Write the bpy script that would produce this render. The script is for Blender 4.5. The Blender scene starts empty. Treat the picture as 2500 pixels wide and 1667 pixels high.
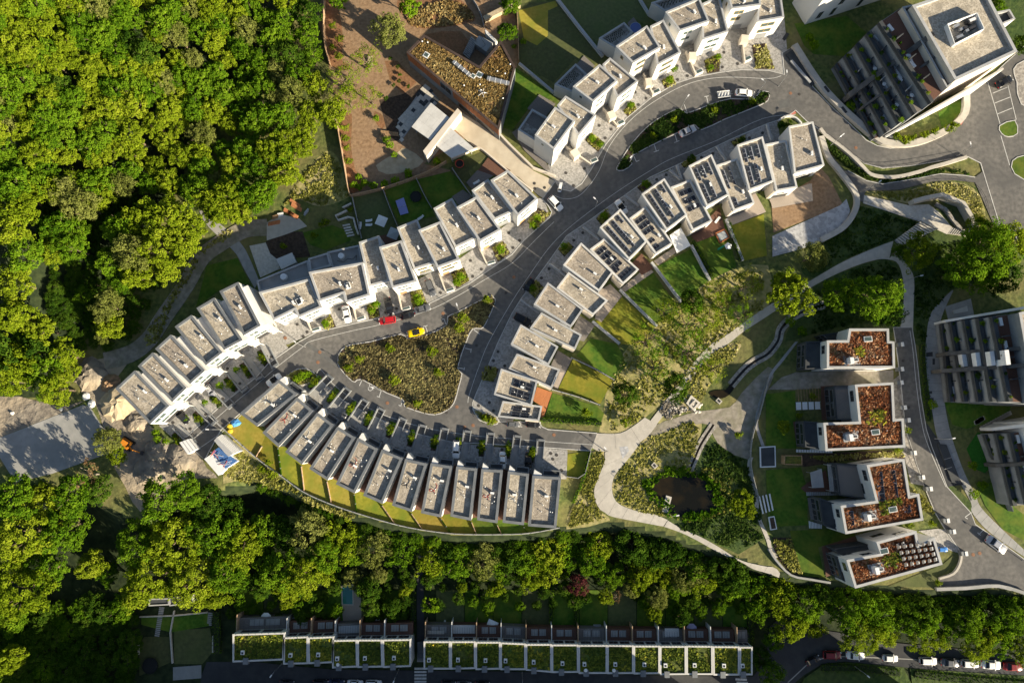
import bpy, math, random
import numpy as np
from mathutils import Vector
R = random.Random(7)
NR = np.random.RandomState(11)
sc = bpy.context.scene
COL = sc.collection
# ------------------------------------------------------------------ camera
H, F, TILT = 178.0, 1667.0, math.radians(7.06)      # metres above the street, focal length in photo pixels
cam_d = bpy.data.cameras.new('camera'); cam = bpy.data.objects.new('camera', cam_d); COL.objects.link(cam)
cam_d.sensor_width = 36; cam_d.sensor_fit = 'HORIZONTAL'; cam_d.lens = 24.0
cam_d.clip_start = 1; cam_d.clip_end = 6000
cam.location = (0, 0, H); cam.rotation_euler = (TILT, 0, 0); sc.camera = cam
# ------------------------------------------------------------------ sky, sun, exposure
SUN_EL = math.radians(18.5); SX, SY = 0.82, -0.572   # the sun stands to the lower right of the picture
w = bpy.data.worlds.new('World'); sc.world = w; w.use_nodes = True
nt = w.node_tree; bg = nt.nodes['Background']
sky = nt.nodes.new('ShaderNodeTexSky'); sky.sky_type = 'NISHITA'; sky.sun_disc = False
sky.sun_elevation = SUN_EL; sky.sun_rotation = math.atan2(SX, SY); sky.air_density = 1.0; sky.dust_density = 1.0; sky.ozone_density = 1.0
nt.links.new(sky.outputs[0], bg.inputs[0]); bg.inputs[1].default_value = 0.054
sun_d = bpy.data.lights.new('sun', 'SUN'); sun = bpy.data.objects.new('sun', sun_d); COL.objects.link(sun)
sun_d.energy = 5.0; sun_d.angle = math.radians(0.55); sun_d.color = (1.0, 0.875, 0.655)
sv = Vector((SX * math.cos(SUN_EL), SY * math.cos(SUN_EL), math.sin(SUN_EL)))
sun.rotation_euler = (-sv).to_track_quat('-Z', 'Y').to_euler(); sun.location = (150, -100, 120)
vs = sc.view_settings; vs.view_transform = 'Standard'; vs.look = 'None'; vs.gamma = 1.0; vs.exposure = 1.32
vs.use_curve_mapping = False
cy = sc.cycles; cy.max_bounces = 5; cy.diffuse_bounces = 3; cy.glossy_bounces = 2; cy.transmission_bounces = 3
cy.transparent_max_bounces = 4; cy.caustics_reflective = False; cy.caustics_refractive = False; cy.use_denoising = True
# ------------------------------------------------------------------ from photo pixels to places on the ground
CT, ST = math.cos(TILT), math.sin(TILT)
def P(px, py, z=0.0):
    x = (px - 1250.0) / F; y = -(py - 833.5) / F
    dy = y * CT + ST; dz = y * ST - CT
    t = (z - H) / dz
    return (x * t, dy * t, z)
ZB = -9.0                                            # the bottom street lies lower than the estate
_YB = [(-9000, 1190), (-200, 1195), (150, 1190), (230, 1205), (300, 1262), (360, 1266), (430, 1222), (540, 1190), (625, 1168), (690, 1180), (745, 1210), (811, 1238), (870, 1261), (968, 1285), (1100, 1309), (1200, 1312), (1300, 1306), (1370, 1292), (1480, 1278), (1620, 1305), (1750, 1352), (1850, 1382), (1905, 1402), (2020, 1422), (2250, 1444), (2320, 1440), (2500, 1452), (9000, 1700)]
def edge_y(px):
    for a, b in zip(_YB, _YB[1:]):
        if a[0] <= px < b[0]: return a[1] + (b[1] - a[1]) * (px - a[0]) / (b[0] - a[0])
    return 1500
def relief(px, py):
    """height of the ground seen at a photo pixel: wooded hill at upper left, hollow along the bottom"""
    for a, b in zip(_YB, _YB[1:]):
        if a[0] <= px < b[0]: yb = a[1] + (b[1] - a[1]) * (px - a[0]) / (b[0] - a[0]); break
    else: yb = 1500
    d = (py - yb - 3) / 52.0
    if d > 0: t = min(1, d); return ZB * t * t * (3 - 2 * t)
    # distance up-left of the wood's edge
    dx, dy = 180 - 790, 920 - 0; L = math.hypot(dx, dy); s = ((py - 0) * dx - (px - 790) * dy) / L - 30
    if s > 0: s = min(s, 900) / 9.4; return 0.34 * s * s / (s + 8.0) * min(1.0, max(0.0, (965 - py) / 90.0))
    return 0.0
def mapper(x0, y0, s):
    def f(*pts): return [(x0 + p[0] / s, y0 + p[1] / s) for p in pts]
    return f
_R0 = [0, 417, 834, 1250]
TL = [[mapper(625 * c, _R0[r], 3.76) for r in range(4)] for c in range(4)]
def T(c, r, *pts): return TL[c][r](*pts)
R1 = mapper(1640, 270, 5.6); R2 = mapper(1930, 780, 5.6); R3 = mapper(1930, 1080, 4.238); R4 = mapper(2250, 700, 2.852)
R5 = mapper(1980, 0, 2.585); R6 = mapper(480, 980, 4.479); R7 = mapper(1700, 0, 4.48); R8 = mapper(960, 60, 2.241)
def W(pts, z=0.0): return [P(p[0], p[1], z)[:2] for p in pts]
def pixel(x, y, z=0.0):
    d = y * ST - (z - H) * CT; return 1250 + F * x / d, 833.5 - F * (y * CT + (z - H) * ST) / d
def smooth(pts, n=4, closed=False):
    out = []; k = len(pts)
    rng = range(k) if closed else range(k - 1)
    g = (lambda i: pts[i % k]) if closed else (lambda i: pts[min(max(i, 0), k - 1)])
    for i in rng:
        p0, p1, p2, p3 = g(i - 1), g(i), g(i + 1), g(i + 2)
        for j in range(n):
            t = j / n; t2 = t * t; t3 = t2 * t
            out.append(tuple(0.5 * (2 * b + (c - a) * t + (2 * a - 5 * b + 4 * c - d) * t2 + (3 * b - a - 3 * c + d) * t3) for a, b, c, d in zip(p0, p1, p2, p3)))
    if not closed: out.append(tuple(pts[-1]))
    return out
def area(p): return 0.5 * sum(p[i][0] * p[(i + 1) % len(p)][1] - p[(i + 1) % len(p)][0] * p[i][1] for i in range(len(p)))
def ccw(p): return list(p) if area(p) > 0 else list(reversed(p))
def inset(p, d):
    p = ccw(p); n = len(p); out = []
    for i in range(n):
        a, b, c = Vector(p[i - 1]), Vector(p[i]), Vector(p[(i + 1) % n])
        e1 = (b - a).normalized(); e2 = (c - b).normalized()
        n1 = Vector((-e1.y, e1.x)); n2 = Vector((-e2.y, e2.x))
        m = n1 + n2; L = m.length
        m = n1 if L < 1e-4 else m / L
        k = max(0.35, m.dot(n1))
        out.append(tuple(b + m * (d / k)))
    return out
def inside(x, y, p):
    r = False; n = len(p); j = n - 1
    for i in range(n):
        if (p[i][1] > y) != (p[j][1] > y) and x < (p[j][0] - p[i][0]) * (y - p[i][1]) / (p[j][1] - p[i][1]) + p[i][0]: r = not r
        j = i
    return r
def inside_np(x, y, p):
    r = np.zeros(len(x), bool); n = len(p); j = n - 1
    for i in range(n):
        c = ((p[i][1] > y) != (p[j][1] > y)) & (x < (p[j][0] - p[i][0]) * (y - p[i][1]) / ((p[j][1] - p[i][1]) or 1e-9) + p[i][0])
        r ^= c; j = i
    return r
# ------------------------------------------------------------------ materials
M = {}
def mat(name, c1, c2=None, scale=1.0, rough=0.85, bump=0.0, c3=None, scale3=0.08, f3=0.5, kind='noise', metal=0.0, spec=0.25, detail=4.0, stretch=None, bdist=0.05, lo=0.35, hi=0.65, vary=0.0, huev=0.0):
    m = bpy.data.materials.new(name); m.use_nodes = True; t = m.node_tree; N = t.nodes; L = t.links
    b = N['Principled BSDF']; b.inputs['Roughness'].default_value = rough; b.inputs['Metallic'].default_value = metal
    b.inputs['Specular IOR Level'].default_value = spec
    M[name] = m
    if c2 is None:
        b.inputs['Base Color'].default_value = (*c1, 1); return m
    tc = N.new('ShaderNodeTexCoord'); vec = tc.outputs['Object']
    if stretch:
        mp = N.new('ShaderNodeMapping'); mp.inputs['Scale'].default_value = stretch[:3]; mp.inputs['Rotation'].default_value = (0, 0, stretch[3] if len(stretch) > 3 else 0)
        if len(stretch) > 3:
            mp.vector_type = 'TEXTURE'; mp.inputs['Scale'].default_value = tuple(1 / s for s in stretch[:3])
        L.new(vec, mp.inputs[0]); vec = mp.outputs[0]
    if kind == 'noise':
        n = N.new('ShaderNodeTexNoise'); n.inputs['Scale'].default_value = scale; n.inputs['Detail'].default_value = detail; fac = n.outputs[0]
    elif kind == 'voronoi':
        n = N.new('ShaderNodeTexVoronoi'); n.inputs['Scale'].default_value = scale
        s = N.new('ShaderNodeSeparateColor'); L.new(n.outputs['Color'], s.inputs[0]); fac = s.outputs[0]
    else:
        n = N.new('ShaderNodeTexWave'); n.inputs['Scale'].default_value = scale; n.inputs['Distortion'].default_value = 0.4; n.inputs['Detail'].default_value = 2; fac = n.outputs['Fac']
        n.bands_direction = 'X'
    L.new(vec, n.inputs['Vector'])
    r = N.new('ShaderNodeValToRGB'); r.color_ramp.elements[0].color = (*c1, 1); r.color_ramp.elements[1].color = (*c2, 1)
    r.color_ramp.elements[0].position = lo; r.color_ramp.elements[1].position = hi
    L.new(fac, r.inputs[0]); col = r.outputs[0]
    if c3:
        n3 = N.new('ShaderNodeTexNoise'); n3.inputs['Scale'].default_value = scale3; n3.inputs['Detail'].default_value = 5; L.new(tc.outputs['Object'], n3.inputs['Vector'])
        r3 = N.new('ShaderNodeValToRGB'); r3.color_ramp.elements[0].position = 0.42; r3.color_ramp.elements[1].position = 0.66
        r3.color_ramp.elements[0].color = (0, 0, 0, 1); r3.color_ramp.elements[1].color = (f3, f3, f3, 1); L.new(n3.outputs[0], r3.inputs[0])
        mx = N.new('ShaderNodeMix'); mx.data_type = 'RGBA'; L.new(r3.outputs[0], mx.inputs[0]); L.new(col, mx.inputs[6]); mx.inputs[7].default_value = (*c3, 1); col = mx.outputs[2]
    if vary:
        oi = N.new('ShaderNodeObjectInfo'); hs = N.new('ShaderNodeHueSaturation'); a_ = N.new('ShaderNodeMath'); a_.operation = 'MULTIPLY_ADD'; a_.inputs[1].default_value = vary; a_.inputs[2].default_value = 1 - vary / 2
        L.new(oi.outputs['Random'], a_.inputs[0]); L.new(a_.outputs[0], hs.inputs['Value']); L.new(col, hs.inputs['Color'])
        if huev:
            h_ = N.new('ShaderNodeMath'); h_.operation = 'MULTIPLY_ADD'; h_.inputs[1].default_value = huev; h_.inputs[2].default_value = 0.5 - huev / 2; L.new(oi.outputs['Random'], h_.inputs[0]); L.new(h_.outputs[0], hs.inputs['Hue'])
        col = hs.outputs[0]
    L.new(col, b.inputs['Base Color'])
    if bump:
        bp = N.new('ShaderNodeBump'); bp.inputs['Strength'].default_value = bump; bp.inputs['Distance'].default_value = bdist
        L.new(fac, bp.inputs['Height']); L.new(bp.outputs[0], b.inputs['Normal'])
    return m
def leafmat(name, dark, mid, light, trans=0.36, var=0.35):
    m = bpy.data.materials.new(name); m.use_nodes = True; t = m.node_tree; N = t.nodes; L = t.links
    N.remove(N['Principled BSDF']); out = N['Material Output']
    a = N.new('ShaderNodeAttribute'); a.attribute_name = 'tint'
    oi = N.new('ShaderNodeObjectInfo')
    ma = N.new('ShaderNodeMath'); ma.operation = 'MULTIPLY_ADD'; ma.inputs[1].default_value = var; L.new(oi.outputs['Random'], ma.inputs[0]); ma.inputs[2].default_value = -var / 2
    ad = N.new('ShaderNodeMath'); ad.operation = 'ADD'; L.new(a.outputs['Fac'], ad.inputs[0]); L.new(ma.outputs[0], ad.inputs[1])
    r = N.new('ShaderNodeValToRGB'); e = r.color_ramp.elements; e[0].color = (*dark, 1); e[1].color = (*light, 1)
    k = e.new(0.5); k.color = (*mid, 1); L.new(ad.outputs[0], r.inputs[0])
    d = N.new('ShaderNodeBsdfDiffuse'); L.new(r.outputs[0], d.inputs[0]); tr = N.new('ShaderNodeBsdfTranslucent'); L.new(r.outputs[0], tr.inputs[0])
    mx = N.new('ShaderNodeMixShader'); mx.inputs[0].default_value = trans; L.new(d.outputs[0], mx.inputs[1]); L.new(tr.outputs[0], mx.inputs[2]); L.new(mx.outputs[0], out.inputs[0])
    M[name] = m; return m
def glassmat(name, c, rough=0.08, spec=0.6):
    return mat(name, c, rough=rough, spec=spec)
mat('gravel_roof', (0.31, 0.265, 0.21), (0.51, 0.45, 0.37), 3.2, 0.95, 0.9, c3=(0.25, 0.22, 0.18), scale3=0.38, f3=0.75, kind='voronoi', bdist=0.12, lo=0.1, hi=0.9, vary=0.24, huev=0.012)
mat('white_wall', (0.62, 0.61, 0.59), (0.68, 0.67, 0.65), 0.35, 0.9, 0.02)
mat('beige_wall', (0.60, 0.53, 0.44), (0.66, 0.59, 0.50), 0.3, 0.9, 0.02)
mat('grey_wall', (0.20, 0.21, 0.22), (0.25, 0.26, 0.27), 0.4, 0.85)
mat('dark_wall', (0.045, 0.05, 0.055), (0.065, 0.07, 0.075), 0.4, 0.8)
mat('coping_grey', (0.17, 0.18, 0.19), (0.22, 0.23, 0.24), 0.5, 0.55, metal=0.3)
mat('coping_light', (0.36, 0.36, 0.36), (0.43, 0.43, 0.43), 0.5, 0.6)
mat('coping_white', (0.50, 0.49, 0.47), (0.58, 0.57, 0.55), 0.6, 0.7)
mat('coping_brown', (0.05, 0.035, 0.03), (0.08, 0.055, 0.045), 0.6, 0.7)
mat('sedum_brown', (0.16, 0.095, 0.035), (0.30, 0.22, 0.09), 2.2, 0.95, 1.0, c3=(0.25, 0.105, 0.045), scale3=0.35, f3=0.7, bdist=0.15)
mat('sedum_red', (0.16, 0.06, 0.03), (0.36, 0.15, 0.07), 2.4, 0.95, 1.0, c3=(0.14, 0.15, 0.035), scale3=0.3, f3=0.5, kind='voronoi', bdist=0.2, lo=0.15, hi=0.85)
mat('sedum_green', (0.05, 0.07, 0.02), (0.13, 0.16, 0.03), 1.3, 0.95, 1.0, c3=(0.24, 0.17, 0.02), scale3=0.22, f3=0.8, bdist=0.15, vary=0.5, huev=0.06)
mat('sedum_moss', (0.055, 0.10, 0.02), (0.12, 0.17, 0.035), 1.1, 0.95, 1.0, c3=(0.15, 0.07, 0.03), scale3=0.25, f3=0.6, bdist=0.15, vary=0.5, huev=0.06)
mat('asphalt', (0.115, 0.11, 0.105), (0.175, 0.166, 0.155), 0.9, 0.9, 0.08, c3=(0.10, 0.098, 0.096), scale3=0.11, f3=0.85, detail=8)
mat('asphalt_patch_and_shadow', (0.105, 0.105, 0.105), (0.13, 0.13, 0.125), 0.7, 0.9, 0.05)
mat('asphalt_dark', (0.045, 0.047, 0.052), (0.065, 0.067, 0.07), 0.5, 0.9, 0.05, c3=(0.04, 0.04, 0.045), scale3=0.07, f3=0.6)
mat('paving_gravel', (0.26, 0.25, 0.235), (0.44, 0.42, 0.40), 2.6, 0.95, 0.6, kind='voronoi', bdist=0.06, c3=(0.28, 0.27, 0.25), scale3=0.2, f3=0.5, lo=0.1, hi=0.9)
mat('concrete', (0.44, 0.41, 0.36), (0.54, 0.50, 0.44), 0.7, 0.9, 0.1, c3=(0.38, 0.35, 0.31), scale3=0.12, f3=0.6)
mat('concrete_grey', (0.30, 0.30, 0.29), (0.38, 0.37, 0.36), 0.6, 0.9, 0.1, c3=(0.25, 0.25, 0.24), scale3=0.1, f3=0.6)
mat('concrete_beige', (0.50, 0.43, 0.33), (0.60, 0.53, 0.42), 0.4, 0.9, 0.05, c3=(0.44, 0.37, 0.28), scale3=0.15, f3=0.5)
mat('kerb', (0.46, 0.45, 0.43), (0.56, 0.55, 0.53), 0.9, 0.85)
mat('paint_white', (0.46, 0.46, 0.45), (0.62, 0.62, 0.60), 3.0, 0.7)
mat('paint_red', (0.50, 0.16, 0.12), (0.56, 0.20, 0.15), 3.0, 0.8)
mat('meadow', (0.054, 0.084, 0.022), (0.144, 0.168, 0.048), 0.9, 0.95, 0.8, c3=(0.240, 0.186, 0.084), scale3=0.09, f3=0.6, bdist=0.2)
mat('meadow_dry', (0.180, 0.195, 0.053), (0.375, 0.330, 0.128), 0.8, 0.95, 0.8, c3=(0.450, 0.360, 0.210), scale3=0.12, f3=0.7, bdist=0.2)
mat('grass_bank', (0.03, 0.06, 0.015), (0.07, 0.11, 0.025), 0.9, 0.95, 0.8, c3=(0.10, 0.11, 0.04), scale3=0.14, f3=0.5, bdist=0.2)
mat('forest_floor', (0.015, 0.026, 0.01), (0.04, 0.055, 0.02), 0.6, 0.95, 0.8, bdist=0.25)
mat('lawn', (0.042, 0.098, 0.008), (0.078, 0.15, 0.014), 1.2, 0.95, 0.5, c3=(0.135, 0.165, 0.02), scale3=0.28, f3=0.75, bdist=0.06, vary=0.35, huev=0.03)
mat('lawn_yellow', (0.19, 0.19, 0.018), (0.28, 0.25, 0.03), 1.2, 0.95, 0.5, c3=(0.12, 0.17, 0.015), scale3=0.3, f3=0.8, bdist=0.06, vary=0.35, huev=0.03)
mat('lawn_dry', (0.25, 0.20, 0.03), (0.34, 0.26, 0.05), 1.2, 0.95, 0.5, c3=(0.19, 0.20, 0.025), scale3=0.3, f3=0.75, bdist=0.06, vary=0.35, huev=0.03)
mat('lawn_olive', (0.078, 0.090, 0.036), (0.114, 0.126, 0.048), 1.2, 0.95, 0.5, c3=(0.090, 0.114, 0.036), scale3=0.25, f3=0.6, bdist=0.06, vary=0.35, huev=0.03)
mat('turf_bright', (0.02, 0.12, 0.01), (0.035, 0.16, 0.015), 2.0, 0.9, 0.3)
mat('soil_brown', (0.221, 0.137, 0.078), (0.338, 0.221, 0.130), 1.2, 0.98, 0.8, c3=(0.286, 0.195, 0.124), scale3=0.15, f3=0.6, bdist=0.1)
mat('soil_dark', (0.045, 0.032, 0.024), (0.09, 0.062, 0.045), 1.4, 0.98, 0.8, bdist=0.1)
mat('mulch_orange', (0.20, 0.095, 0.045), (0.30, 0.155, 0.08), 1.8, 0.98, 0.8, c3=(0.16, 0.10, 0.05), scale3=0.3, f3=0.7, bdist=0.1)
mat('dirt_grey', (0.172, 0.149, 0.127), (0.310, 0.270, 0.218), 0.5, 0.98, 1.0, c3=(0.414, 0.333, 0.230), scale3=0.1, f3=0.75, bdist=0.5)
mat('dirt_track', (0.24, 0.21, 0.175), (0.36, 0.32, 0.27), 0.9, 0.98, 0.6, c3=(0.16, 0.16, 0.09), scale3=0.3, f3=0.6, bdist=0.1)
mat('sand', (0.40, 0.32, 0.21), (0.50, 0.41, 0.28), 0.8, 0.98, 0.6, bdist=0.15)
mat('gravel_blue', (0.34, 0.34, 0.35), (0.50, 0.50, 0.51), 1.4, 0.95, 0.8, kind='voronoi', bdist=0.1, lo=0.1, hi=0.9)
mat('stone', (0.24, 0.22, 0.20), (0.42, 0.39, 0.35), 2.0, 0.9, 0.8, kind='voronoi', bdist=0.2, lo=0.1, hi=0.9)
mat('stone_pale', (0.50, 0.46, 0.40), (0.62, 0.58, 0.52), 1.5, 0.9, 0.3)
mat('deck_grey', (0.14, 0.125, 0.115), (0.26, 0.235, 0.215), 2.4, 0.8, 0.4, kind='wave', stretch=(1, 1, 1, 0.9), bdist=0.03)
mat('deck_brown', (0.10, 0.05, 0.035), (0.19, 0.10, 0.07), 2.4, 0.8, 0.4, kind='wave', stretch=(1, 1, 1, 0.9), bdist=0.03)
mat('slate', (0.07, 0.068, 0.066), (0.12, 0.115, 0.11), 0.8, 0.8)
mat('deck_orange', (0.36, 0.13, 0.05), (0.46, 0.19, 0.08), 2.4, 0.7, 0.4, kind='wave', stretch=(1, 1, 1, 0.5), bdist=0.03)
mat('deck_pale', (0.34, 0.28, 0.23), (0.46, 0.39, 0.33), 2.4, 0.8, 0.4, kind='wave', stretch=(1, 1, 1, 0.9), bdist=0.03)
mat('wood_clad', (0.28, 0.09, 0.035), (0.42, 0.16, 0.07), 3.0, 0.7, 0.3, kind='wave')
mat('wood_plain', (0.30, 0.18, 0.09), (0.42, 0.27, 0.15), 2.0, 0.8)
mat('timber_fence', (0.36, 0.24, 0.15), (0.48, 0.33, 0.21), 2.0, 0.85, 0.3)
mat('corrugated_white', (0.50, 0.49, 0.47), (0.72, 0.71, 0.69), 1.1, 0.5, 0.8, kind='wave', stretch=(1, 1, 1, 0.65), bdist=0.1)
mat('corrugated_blue', (0.04, 0.10, 0.28), (0.12, 0.26, 0.55), 1.1, 0.45, 0.8, kind='wave', stretch=(1, 1, 1, 0.65), bdist=0.1)
mat('sheet_white', (0.66, 0.66, 0.66), (0.74, 0.74, 0.74), 0.5, 0.5)
mat('metal_grey', (0.42, 0.43, 0.44), (0.50, 0.51, 0.52), 2.0, 0.35, metal=0.6)
mat('metal_dark', (0.05, 0.05, 0.055), (0.075, 0.075, 0.08), 2.0, 0.5, metal=0.4)
mat('metal_white', (0.70, 0.70, 0.70), (0.78, 0.78, 0.78), 1.5, 0.45)
mat('solar_cell', (0.010, 0.011, 0.016), (0.018, 0.019, 0.026), 3.0, 0.25, spec=0.5)
mat('solar_grey', (0.055, 0.052, 0.052), (0.075, 0.07, 0.07), 3.0, 0.4)
glassmat('glass_dark', (0.025, 0.03, 0.034)); glassmat('glass_green', (0.07, 0.10, 0.095)); glassmat('glass_car', (0.010, 0.011, 0.013), 0.08, 0.5)
glassmat('water_dark', (0.012, 0.010, 0.006), 0.12, 0.4); mat('water_brown', (0.007, 0.007, 0.005), (0.05, 0.032, 0.011), 0.10, 0.2, spec=0.25, lo=0.50, hi=0.85)
glassmat('water_pool', (0.05, 0.22, 0.22), 0.1); glassmat('water_blue', (0.10, 0.14, 0.34), 0.1)
mat('frame_white', (0.75, 0.75, 0.74)); mat('frame_wood', (0.42, 0.26, 0.06)); mat('frame_grey', (0.18, 0.18, 0.19))
mat('rubber', (0.018, 0.018, 0.018), rough=0.9); mat('cable_red', (0.45, 0.07, 0.05)); mat('cable_black', (0.02, 0.02, 0.02)); mat('cable_white', (0.7, 0.7, 0.68))
mat('iron_cover', (0.05, 0.045, 0.042), (0.075, 0.07, 0.065), 4.0, 0.7); mat('iron_rust', (0.20, 0.10, 0.06), (0.28, 0.15, 0.09), 4.0, 0.8)
mat('bark', (0.10, 0.075, 0.05), (0.17, 0.13, 0.09), 3.0, 0.95, 0.5); mat('bark_pale', (0.36, 0.31, 0.25), (0.46, 0.40, 0.33), 3.0, 0.95, 0.5)
mat('orange_machine', (0.62, 0.22, 0.02)); mat('green_plastic', (0.02, 0.22, 0.12)); mat('brick_orange', (0.42, 0.16, 0.07), (0.52, 0.22, 0.10), 2.0, 0.9)
mat('fabric_white', (0.76, 0.76, 0.75)); mat('fabric_grey', (0.38, 0.40, 0.41)); mat('fabric_lilac', (0.38, 0.34, 0.50)); mat('table_blue', (0.26, 0.28, 0.55)); mat('yellow_plastic', (0.68, 0.50, 0.04)); mat('red_plastic', (0.55, 0.09, 0.05)); mat('blue_tarp', (0.08, 0.28, 0.60))
def carpaint(n, c, metal=0.0): return mat('paint_car_' + n, c, rough=0.28, spec=0.5, metal=metal)
carpaint('white', (0.80, 0.80, 0.79)); carpaint('black', (0.012, 0.012, 0.014)); carpaint('red', (0.42, 0.012, 0.018)); carpaint('darkred', (0.20, 0.012, 0.015)); carpaint('yellow', (0.80, 0.55, 0.0)); carpaint('silver', (0.50, 0.50, 0.52), 0.5); carpaint('grey', (0.14, 0.145, 0.155), 0.3); carpaint('navy', (0.012, 0.02, 0.06)); carpaint('blue', (0.06, 0.22, 0.60))
mat('lamp_red', (0.45, 0.02, 0.02)); mat('lamp_clear', (0.65, 0.65, 0.65), rough=0.15)
leafmat('leaf_yellow', (0.068, 0.115, 0.006), (0.188, 0.258, 0.012), (0.31, 0.365, 0.03))
leafmat('leaf_green', (0.03, 0.085, 0.005), (0.108, 0.205, 0.01), (0.2, 0.305, 0.02))
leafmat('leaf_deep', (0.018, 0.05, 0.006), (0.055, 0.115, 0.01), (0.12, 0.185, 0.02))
leafmat('leaf_olive', (0.08, 0.1, 0.02), (0.175, 0.2, 0.045), (0.26, 0.28, 0.08))
leafmat('leaf_purple', (0.035, 0.01, 0.012), (0.09, 0.025, 0.03), (0.14, 0.05, 0.045))
leafmat('leaf_bright', (0.07, 0.15, 0.006), (0.15, 0.27, 0.01), (0.25, 0.36, 0.02))
leafmat('leaf_dry', (0.10, 0.055, 0.025), (0.20, 0.12, 0.06), (0.30, 0.22, 0.12))
leafmat('cover_meadow', (0.127, 0.138, 0.023), (0.310, 0.299, 0.069), (0.552, 0.506, 0.218), 0.2)
leafmat('cover_island', (0.086, 0.071, 0.034), (0.230, 0.196, 0.086), (0.483, 0.437, 0.172), 0.2)
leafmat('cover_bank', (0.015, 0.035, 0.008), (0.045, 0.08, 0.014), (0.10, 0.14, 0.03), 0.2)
leafmat('cover_red', (0.13, 0.045, 0.022), (0.34, 0.135, 0.06), (0.58, 0.4, 0.24), 0.15)
leafmat('cover_sedum', (0.14, 0.085, 0.03), (0.28, 0.19, 0.07), (0.42, 0.33, 0.15), 0.15)
leafmat('cover_green', (0.065, 0.098, 0.019), (0.208, 0.247, 0.036), (0.546, 0.429, 0.048), 0.15)
leafmat('pebbles', (0.16, 0.14, 0.11), (0.42, 0.38, 0.32), (0.62, 0.58, 0.52), 0.0)
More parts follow.
